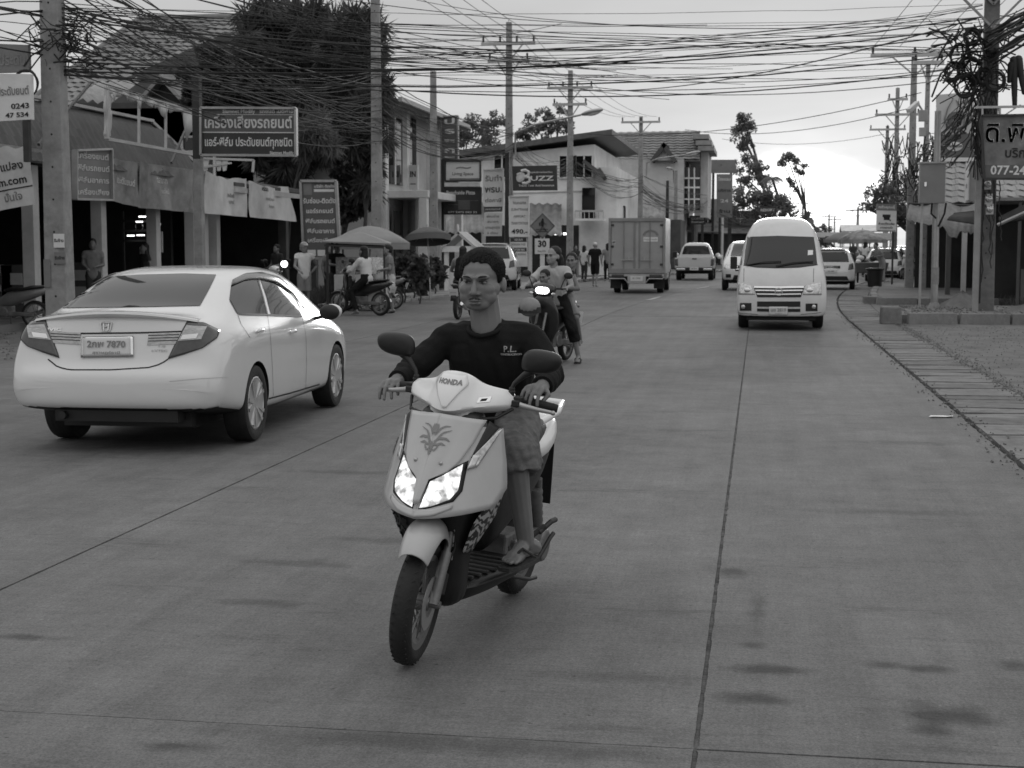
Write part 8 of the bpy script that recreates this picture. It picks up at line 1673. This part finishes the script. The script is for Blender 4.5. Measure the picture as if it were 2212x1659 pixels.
# ================================================================== RIGHT FOREGROUND FURNITURE
t = thing('camera_post', 'steel post with a grey control cabinet and a surveillance camera at the right', 'post', (4.12, 36.35, .15)); zt = aty(2005, 240, 36.35).z - .15; b = MB(); b.cyl((0, 0, 0), (-.02, 0, zt * .55), .085, .08, 14); b.cyl((-.02, 0, zt * .5), (-.03, 0, zt), .08, .075, 14); b.build('pole', STEEL, t, smooth=40); b = MB(); b.cyl((0, 0, .55), (0, 0, .95), .09, .09, 14); b.build('dark_band', CONC, t, smooth=40); b = MB(); b.cyl((0, 0, 0), (0, 0, .12), .16, .1, 8); b.build('foot', CONC_L, t)
cz = aty(2010, 397, 36.2); b = MB(); b.box((cz.x - 4.12 + .02, -.25, cz.z - .15), (.58, .26, .92)); cb_ = b.build('cabinet', mat('cabinet_paint', .26, .5, var=.06, dirt=.12), t, bevel=.01); b = MB(); b.box((cz.x - 4.12 + .02, -.25, cz.z - .15 + .48), (.64, .32, .04)); b.build('cabinet_roof', STEEL, cb_); b = MB(); b.box((cz.x - 4.26, -.395, cz.z - .17), (.05, .03, .10)); b.build('latch', CHROME, cb_)
for q in (-1, 1): b = MB(); b.tube([(q * .16 + .02, -.25, cz.z - .6), (q * .15, -.24, cz.z - .85), (q * .03, -.12, cz.z - 1.05 - .1 * q)], .022, 8); b.build('conduit', BLACK, t, smooth=60)
cm = aty(1985, 222, 36); c0, c1 = aty(1962, 240, 35.6), aty(1982, 222, 35.9); b = MB(); b.bar(c0 - t.location, c1 - t.location, .11, .10); b.bar(c1 - t.location, aty(2000, 250, 36.3) - t.location, .04); b.build('surveillance_camera', PAPER, t, bevel=.01); b = MB(); p = aty(1994, 250, 36.1) - t.location; b.box(p, (.2, .16, .26)); b.build('junction_box', GREY_W, t, bevel=.01); b = MB(); p = aty(1992, 285, 36.1) - t.location; b.box(p, (.14, .12, .2)); b.build('junction_box', GREY_W, t, bevel=.01)
t = thing('thin_post', 'thin square post standing in the broken kerb beside the camera post', 'post', (3.77, 36.25, .15)); b = MB(); h = aty(1982, 408, 36.25).z - .15; b.box((0, 0, h / 2), (.055, .055, h)); b.build('post', STEEL, t)
t = thing('sign_post', 'pale square post left of the cable wrapped pole', 'post', (aty(2108, 600, 33.9).x, 33.9, .15)); h = aty(2106, 210, 33.9).z - .15; b = MB(); b.box((0, 0, h / 2), (.13, .10, h)); b.build('post', CONC_L, t, bevel=.008); b = MB(); b.tube([(.08, -.06, h), (.10, -.06, h * .6), (.085, -.06, .2)], .018, 6); b.build('conduit', BLACK, t)
sg, SP = signboard('painted_sign', 'peeling hand painted sign with large Thai letters at the right edge', A4(33.4, (2126, 386), (2330, 388), (2330, 246), (2120, 250)), mat('peeling_sign', .20, .7, var=.35, sc=2.2, dirt=.45), [('ดิ.พิ', .235, .70, .40, .42, PRINT_G), ('ดิ.พิ', .24, .705, .40, .42, BAN_W), ('บริการ', .40, .40, .2, .34, PRINT_K), ('077-2473', .32, .13, .2, .5, PAPER)], boards=[(0, 0, 1, .22, SIGN_G)], frame=(DKSTEEL, .04))
b = MB(); b.bar(aty(2108, 232, 33.5), aty(2330, 228, 33.5), .05); [b.bar(aty(x, 232, 33.5), aty(x, 250, 33.5), .04) for x in (2122, 2160, 2300)]; b.bar(aty(2168, 250, 33.5), aty(2205, 226, 33.5), .03); b.build('upper_rail', STEEL, sg)
for k, (x, y) in enumerate(((2133, 398), (2136, 430), (2138, 452))):
    p = aty(x, y, 34.0); t = thing('electric_meter', ('topmost round glass electric meter on the right pole', 'middle electric meter on the right pole', 'lowest electric meter on the right pole')[k], 'meter', p); b = MB(); b.box((0, .03, 0), (.16, .08, .24)); b.build('case', STEEL, t, bevel=.01); b = MB(); b.lathe([(.075, 0), (.075, .05), (.05, .075), (.001, .08)], 16, Mx.Rotation(R(90), 4, 'X')); b.build('glass', LENS, t, smooth=60); b = MB(); b.tube([(.05, 0, -.12), (.08, -.02, -.25), (0, -.02, -.28), (-.06, 0, -.14)], .012, 6); b.build('lead', CABLE, t)
for k in range(5): x = 2114 + k * 11; cable(aty(x, 390, 34.05), aty(x + rnd(-6, 6), 640 - 30 * k, 34.05), 0, .013, 'cable running down the right pole', 'cables down the right pole', wob=.02)
t = thing('light_box', 'small box sign with a bright side hung left of the pale post', 'sign', aty(2098, 392, 35)); b = MB(); b.box((.08, 0, 0), (.30, .5, .90)); b.build('case', GREY_W, t, bevel=.01); b = MB(); b.box((-.085, -.02, 0), (.03, .52, .86)); b.build('face', PAPER, t); lettering(t, 'ขาย', .16, FACE((-.105, -.02, -.1), (0, -1, 0)), PRINT_G, .004)
signboard('cart_sign', 'sign with a dark food cart picture on a white field at the right', A4(58, (1893, 500), (1936, 501), (1937, 441), (1894, 440)), SIGN_W, [('ครัวคุณอุ๋', .5, .88, .12, .8, PRINT_W), ('ก๋วยเตี๋ยวเรือ', .5, .28, .10, .8, PRINT_K), ('อาหารตามสั่ง', .5, .14, .10, .62, PRINT_K)], boards=[(0, .76, 1, 1, SIGN_M), (.05, .01, .95, .05, SIGN_M), (.30, .52, .70, .62, PRINT_K), (.36, .42, .66, .53, PRINT_K), (.66, .38, .72, .44, PRINT_K)], legs=[(.85, .1, .07)])
fs, FP_ = signboard('fuel_sign', 'tall fuel station sign with a flame mark and a dark cafe band', A4(72, (2024, 345), (2104, 342), (2104, 198), (2022, 205)), mat('pale_fuel_sign', .50, .4, var=.04), boards=[(0, 0, 1, .38, SIGN_G)])
b = MB(); b.tube([FP_(.46, .93, .03), FP_(.30, .78, .03), FP_(.22, .62, .03), (FP_(.28, .50, .03)), FP_(.5, .44, .03), FP_(.72, .5, .03), FP_(.76, .62, .03), FP_(.66, .78, .03), FP_(.52, .90, .03)], [.03, .09, .14, .13, .1, .13, .14, .1, .03], 8, flat=.3); b.build('flame', SIGN_M, fs); b = MB(); b.ell(FP_(.49, .60, .03), (.34, .03, .36), 14, 8); b.build('flame_drop', SIGN_G, fs); b = MB(); b.ell(FP_(.48, .19, .03), (.36, .03, .22), 18, 8); b.build('oval_badge', BAN_W, fs); lettering(fs, 'Amazon', .2, FACE(FP_(.48, .2, .10), (1, 0, 0)), SIGN_G, .01)
b = MB(); q = [aty(x, y, 72.2) for x, y in ((2026, 345), (2103, 345), (2103, 388), (2026, 388))]
for a_, e_ in zip(q, q[1:] + q[:1]): b.bar(a_, e_, .2, .12)
b.bar(aty(2034, 388, 72.3), aty(2034, 600, 72.3), .3); b.bar(aty(2098, 388, 72.3), aty(2098, 600, 72.3), .3); b.build('support_frame', SIGN_G, fs)
t = thing('rubbish_bin', 'black plastic rubbish bin standing on the broken kerb', 'bin', (4.15, 55.2, .1)); b = MB(); b.lathe([(.001, .02), (.24, .02), (.30, .64), (.32, .64), (.32, .70), (.285, .70), (.23, .06), (.001, .06)], 22); b.build('bucket', SCK, t, smooth=40); b = MB(); b.lathe([(.30, .62), (.335, .64), (.335, .68), (.30, .70)], 22); b.build('rim', SCK, t, smooth=40)
def umbrella(label, c, r, m, h=2.2, group=None, tilt=0., strip=None):
    t = thing('parasol', label, 'umbrella', c, 0, group, (tilt, tilt * .5)); n = 8; P = []
    for i in range(5):
        s = i / 4; P.append([(r * s * math.cos(2 * math.pi * k / 32) * (1 - .05 * s * abs(math.sin(n * math.pi * k / 32))), r * s * math.sin(2 * math.pi * k / 32), h - .42 * r * s ** 1.7) for k in range(33)])
    b = MB(); b.grid(P); b.build('canopy', m, t, smooth=60, solid=.008); b = MB(); b.grid([P[-1], [(x * .99, y * .99, z - .16) for x, y, z in P[-1]]]); b.build('valance', strip or m, t, smooth=60); b = MB(); b.cyl((0, 0, 0), (0, 0, h + .08), .022, n=8); [b.bar((0, 0, h - .06), (r * .97 * math.cos(a), r * .97 * math.sin(a), h - .44 * r), .012) for a in (2 * math.pi * k / 8 for k in range(8))]; b.build('pole', STEEL, t)
UM = mat('faded_umbrella', .26, .8, var=.15, sc=1.5); UM2 = mat('striped_umbrella', .22, .8, var=.7, sc=2.2)
umbrella('large pale parasol over the food stall', (aty(800, 640, 38.5).x, 38.5, 0), 1.1, UM, aty(815, 488, 38.5).z); umbrella('tilted dark parasol left of the plain pole', (aty(930, 640, 43.5).x, 43.5, 0), .72, mat('dark_umbrella', .12, .8), aty(938, 488, 43.5).z, tilt=R(-9))
umbrella('striped parasol over the market carts on the right', (aty(1862, 560, 84).x, 84, 0), 1.35, UM2, aty(1862, 496, 84).z); umbrella('small pale parasol far down the right side of the street', (aty(1845, 560, 110).x, 110, 0), 1.2, UM, 2.4)
def stall():
    t = thing('food_stall', 'street food stall with a flat peaked canopy on thin posts', 'stall'); Y = 36; a = lambda x, y, d=0: aty(x, y, Y + d); c0, c1, c2, c3, ap = a(695, 521, -.7), a(842, 526, -.7), a(846, 524, .9), a(706, 519, .9), a(778, 500)
    b = MB(); b.add([c0, c1, c2, c3, ap], [(0, 1, 4), (1, 2, 4), (2, 3, 4), (3, 0, 4)]); b.build('canopy', UM, t, solid=.03); [MB().bar(p - V((0, 0, .10)), q - V((0, 0, .10)), .05).build('rail', DKSTEEL, t) for p, q in ((c0.lerp(c1, .04), c0.lerp(c1, .97)), (c3, c2))]
    for p in (c0.lerp(c1, .08), c0.lerp(c1, .92), c3.lerp(c2, .08), c3.lerp(c2, .92)): b = MB(); b.bar((p.x, p.y, 0), p - V((0, 0, .05)), .05); b.build('post', DKSTEEL, t)
    m = c0.lerp(c1, .5); b = MB(); b.box((m.x, Y, .55), (1.3, .8, .7)); b.build('cart', GREY_W, t, bevel=.02); b = MB(); b.box((m.x, Y, 1.12), (1.25, .6, .42)); b.build('glass_case', LENS, t); b = MB(); b.cap(a(822, 585, -.5), a(822, 600, -.5), .13, .13, 12); b.build('pot', PAPER, t, smooth=60)
    for q in (-1, 1): w = MB(); w.lathe([(.24, -.02), (.27, -.02), (.27, .02), (.24, .02)], 24, Mx.Translation((m.x + q * .45, Y - .45, .27)) @ Mx.Rotation(R(90), 4, 'X'), closed=True); w.build('wheel', SCT, t)
stall()
ct = thing('vendor_cart', 'dark loaded vendor cart at the roadside beyond the rubbish bin', 'cart', (aty(1880, 590, 62).x, 62, .1)); b = MB(); b.box((0, 0, .62), (1.15, 1.4, .42), taper=1.15); b.build('body', DARK_W, ct, bevel=.03)
for k in range(9): b = MB(); b.ell((rnd(-.45, .45), rnd(-.5, .5), .92 + rnd(0, .14)), (.16, .14, .12), 8, 6); b.build('goods', (CLOTH_G, CLOTH_W, CLOTH_D)[k % 3], ct, smooth=180)
for q in (-1, 1): w = MB(); w.lathe([(.25, -.03), (.29, -.03), (.29, .03), (.25, .03)], 22, Mx.Translation((q * .5, 0, .29)) @ Mx.Rotation(R(90), 4, 'Y'), closed=True); w.build('wheel', SCT, ct)
for lab, x, y, Y, w, h, m in (('low tarpaulin stall roof far down the right side', 1815, 525, 120, 4, 2.6, UM), ('pale banner stall at the end of the street', 1868, 500, 100, 3.2, 2.9, BAN_W), ('dark stall roof at the end of the street', 1830, 540, 105, 3, 2.2, CLOTH_D), ('grey stall beside the striped parasol', 1885, 535, 90, 2.6, 2.3, CLOTH_G)):
    p = aty(x, 560, Y); t = thing('market_stall', lab, 'stall', (p.x, Y, .05)); b = MB(); b.add([(-w / 2, -1, h - .4), (w / 2, -1, h - .4), (w / 2, .2, h), (-w / 2, .2, h), (w / 2, 1.4, h - .4), (-w / 2, 1.4, h - .4)], [(0, 1, 2, 3), (3, 2, 4, 5)]); b.build('roof', m, t, solid=.05); [MB().bar((sx * w / 2, sy, 0), (sx * w / 2, sy, h - .4), .07).build('post', DKSTEEL, t) for sx in (-.95, .95) for sy in (-.9, 1.3)]; b = MB(); b.box((0, 0, .5), (w * .8, 1, .9)); b.build('counter', DARK_W, t); b = MB(); [b.box((-w * .35 + k * w * .1, -.2, 1.05), (.2, .3, .2 + .1 * (k % 3))) for k in range(8)]; b.build('goods', CLOTH_G, t)
# ================================================================== RIDERS AND PASSERS-BY
def seat_pose(s=1., feet='pegs', z=0., y=0.):
    P = dict(hipL=(.10, .86, .83), hipR=(-.10, .86, .83), knL=(.20, .50, .72), knR=(-.20, .50, .72), anL=(.20, .62, .33), anR=(-.20, .62, .33), toeL=(.21, .46, .26), toeR=(-.21, .46, .26), shL=(.19, .77, 1.27), shR=(-.19, .77, 1.27), neck=(0, .75, 1.325), head=(0, .73, 1.47), elL=(.31, .62, 1.06), elR=(-.31, .62, 1.06), wrL=(.31, .45, 1.05), wrR=(-.31, .45, 1.05))
    return {k: (p[0], p[1] + y, p[2] + z) for k, p in P.items()}
# 1 woman with two children on a motorbike behind the rider
wl, wr = (-2.95, 19.55, 0), R(-12.5); motorbike('dark motorbike with a lit headlamp carrying a woman and two children', wl, wr, MBK, True, lean=R(3))
hc_ = thing('helmet', 'pale helmet with dark rim hung low on the front of the lit motorbike', 'helmet', aty(1144, 668, 19.55)); b = MB(); b.ell((0, 0, .03), (.15, .17, .13), 16, 10); b.build('shell', CLOTH_G, hc_, smooth=180); b = MB(); b.cyl((0, 0, -.05), (0, 0, .03), .158, .155, 18); b.build('rim', SCK, hc_, smooth=50)
J = seat_pose(); J.update(knL=(.30, .70, .46), anL=(.335, .84, .09), toeL=(.36, .70, .012), elR=(-.33, .60, 1.06), wrR=(-.31, .43, 1.06))
person('woman with tied dark hair and pale shirt riding the dark motorbike', wl, wr, J, (mat('pale_cloth', .42, .9, sc=6), .55), (CLOTH_K, 'cropped'), 'tail', SKIN_L, .010, .97, 1.0, face=R(-22), shoes=(CLOTH_D, 'sandal'))
J = {k: (p[0] * .55, .46 + (p[1] - .75) * .55, .60 + (p[2] - .83) * .62) for k, p in standing(1.72).items()}; J.update(elL=(.13, .36, .93), elR=(-.13, .36, .93), wrL=(.12, .28, .98), wrR=(-.12, .28, .98), anL=(.06, .46, .36), anR=(-.06, .46, .36), toeL=(.07, .36, .32), toeR=(-.07, .36, .32), knL=(.065, .44, .58), knR=(-.065, .44, .58), hipL=(.05, .46, .80), hipR=(-.05, .46, .80), shL=(.11, .45, 1.05), shR=(-.11, .45, 1.05), neck=(0, .445, 1.09), head=(-.01, .43, 1.19))
person('toddler standing in front of the woman on the dark motorbike', wl, wr, J, (CLOTH_D, .5), (CLOTH_G, 'shorts'), 'short', SKIN, .009, .58, .80, face=R(-15), pitch=R(8))
J = seat_pose(y=.34, z=.02); J.update(shL=(.15, 1.10, 1.22), shR=(-.15, 1.10, 1.22), neck=(.05, 1.09, 1.27), head=(.15, 1.06, 1.40), elL=(.27, 1.0, 1.02), elR=(-.22, 1.0, 1.02), wrL=(.12, .88, 1.02), wrR=(-.10, .88, 1.0), knL=(.26, .95, .62), anL=(.28, 1.08, .30), toeL=(.30, .95, .22), hipL=(.08, 1.15, .86), hipR=(-.08, 1.15, .86))
person('boy in a sleeveless dark vest sitting behind the woman on the motorbike', wl, wr, J, (CLOTH_D, 0), (CLOTH_G, 'shorts'), 'short', SKIN, .010, .82, .92, face=R(6))
# 2 backpack rider from behind
bl = (-6.42, 33.1, 0); motorbike('dark motorbike seen from behind with a white plate left of the rider', bl, R(176), MBK, plate='ขกม 62')
person('person with dark hair riding away with a black backpack', bl, R(176), seat_pose(), (CLOTH_G, .5), (CLOTH_D, 'long'), 'long', SKIN, .014)
bp = thing('backpack', 'black backpack on the back of the person riding away', 'backpack', bl, R(176)); b = MB(); b.cap((0, .92, .98), (0, .90, 1.26), .17, .13, 14); part_blob('bag', b, CLOTH_K, bp, .02, 3, wrinkle(.006)); b = MB(); [b.tube([(q * .12, .80, 1.30), (q * .15, .68, 1.24), (q * .14, .72, 1.05)], .02, 6) for q in (-1, 1)]; b.build('strap', CLOTH_K, bp, smooth=60)
# 3 the stall customers
sl, sr = (-9.75, 33.75, 0), R(-112); motorbike('dark motorbike standing sideways at the food stall with a woman on it', sl, sr, MBK, lean=R(-3))
J = seat_pose(); J.update(anL=(.26, .74, .10), toeL=(.27, .58, .02), knL=(.24, .56, .56), elL=(.27, .60, 1.05), wrL=(.2, .42, 1.0))
person('woman in a pale long sleeved shirt sitting on the motorbike at the stall', sl, sr, J, (CLOTH_W, 1.9), (CLOTH_K, 'long'), 'long', SKIN, .013)
J = {k: (p[0] * .6, .40 + p[1] * .6, .38 + p[2] * .52) for k, p in standing(1.72, arms='front').items()}; person('small child standing on the motorbike in front of the woman at the stall', sl, sr, J, (CLOTH_W, .5), (CLOTH_D, 'shorts'), 'short', SKIN, .011, .6, .82)
sw = gz(846, 676); person('woman in pale shorts standing at the stall looking down at her hands', sw, R(-72), standing(1.62, arms='front', lean=.12), (CLOTH_G, .6), (CLOTH_W, 'shorts'), 'bun', SKIN_L, .013, .95, .95, pitch=R(18), shoes=(CLOTH_K, 'sandal'))
dm = gz(748, 664); person('man in a black shirt standing behind the food stall', (dm.x, 36.7, 0), R(40), standing(1.66, arms='reach', lean=.1), (CLOTH_K, .5), (CLOTH_D, 'long'), 'short', SKIN, .014, .97, .97, pitch=R(12))
hm = gz(658, 672); person('man in a pale vest and striped helmet standing beside parked motorbikes', (hm.x, hm.y, 0), R(28), standing(1.68, arms='hip', lean=.05), (CLOTH_W, .3), (CLOTH_G, 'shorts'), 'helmet', SKIN, .013, .97, .97, face=R(15), shoes=(CLOTH_K, 'sandal'))
o = motorbike('parked pale motorbike under a bright round disc behind the sedan roof', (hm.x - .55, hm.y - .2, 0), R(165), MBW, plate='กงง 810', stand=True)
mr = MB(); p = aty(614, 570, hm.y - .6); mr = thing('bright_disc', 'round bright disc glowing above the parked motorbike', 'lamp', p); b = MB(); b.ell((0, 0, 0), (.085, .04, .085), 14, 8); b.build('glass', LAMP_ON, mr, smooth=180); b = MB(); b.cyl((0, .03, 0), (.05, .1, -.45), .02, n=8); b.build('stem', DKSTEEL, mr)  # the disc shines by its own emission
motorbike('dark motorbike parked left of the stall canopy', (hm.x + .9, hm.y + .6, 0), R(-60), MBR, stand=True); motorbike('dark motorbike parked behind the man in the helmet', (hm.x - 1.3, hm.y + 1.6, 0), R(-150), MBK, stand=True)
lm = gz(40, 712); motorbike('dark motorbike parked at the far left edge beside the concrete pole', (lm.x - 1.05, lm.y + .25, 0), R(-84), MBR, stand=True)
# 4 people further off
pd = gz(1285, 620); person('person in black walking away beside the box truck', pd, R(170), standing(1.74, step=.10), (CLOTH_K, .6), (CLOTH_K, 'shorts'), 'cap', SKIN_L, .018, 1.02)
for i, (x, y, Y, h, a, sh, bt) in enumerate(((1262, 598, 66, 1.6, 150, CLOTH_W, CLOTH_D), (1243, 600, 70, 1.62, 30, CLOTH_D, CLOTH_G), (1312, 596, 66, 1.7, 200, CLOTH_G, CLOTH_K), (203, 640, 31, 1.66, 20, CLOTH_G, CLOTH_D), (315, 640, 34, 1.55, -40, CLOTH_D, CLOTH_K))):
    p = aty(x, y, Y); person(('woman in a pale top standing before the lit shop', 'person in dark clothes in front of the white house', 'person in grey walking past the box truck', 'person in a patterned shirt inside the dark shop', 'small dark haired person inside the dark shop')[i], (p.x, Y, 0 if i < 3 else .1), R(a), standing(h, arms='front' if i % 2 else 'down'), (sh, .5), (bt, 'long'), 'short' if i % 2 else 'long', SKIN, .022, .96)
J = standing(1.62, arms='reach', lean=.55); person('person in a pale shirt bending over the vendor cart', (aty(1892, 590, 61).x + .25, 61.0, .1), R(-60), J, (CLOTH_G, .6), (CLOTH_G, 'long'), 'short', SKIN, .02, .95)
pr = motorbike('first of the parked motorbikes standing in a row on the right pavement', (6.2, 67.0, .1), R(-38), MBW, name='parked_motorbike', group='motorbikes parked on the right', stand=True)
for i, (x, y, a) in enumerate(((7.0, 66.0, -36), (5.4, 68.4, -40), (7.6, 64.8, -30))):
    c = copy_tree(pr); c.location = (x, y, .1); c.rotation_euler = (0, 0, R(a)); c['label'] = ('pale motorbike nearest the steel post in the right row', 'motorbike at the far end of the right row', 'motorbike half hidden behind the steel posts on the right')[i]
umbrella('third parasol in the market crowd on the right', (aty(1822, 560, 98).x, 98, 0), 1.3, mat('mid_umbrella', .16, .8), 2.5)
for i, (x, y, Y, a) in enumerate(((712, 668, 39, 60), (600, 660, 40.5, -30), (1868, 585, 72, 140), (1842, 575, 88, 20))):
    q = aty(x, y, Y); person(('person in grey standing at the left end of the food stall', 'person in dark clothes beside the bright disc by the shop', 'person walking on the right pavement beyond the bin', 'small distant person in the market crowd')[i], (q.x, Y, .1 if i > 1 else 0), R(a), standing(1.6 + .04 * i, arms='front' if i % 2 else 'down'), ((CLOTH_G, CLOTH_D, CLOTH_W, CLOTH_D)[i], .5), (CLOTH_D, 'long'), 'short' if i % 2 else 'long', SKIN, .02, .96)
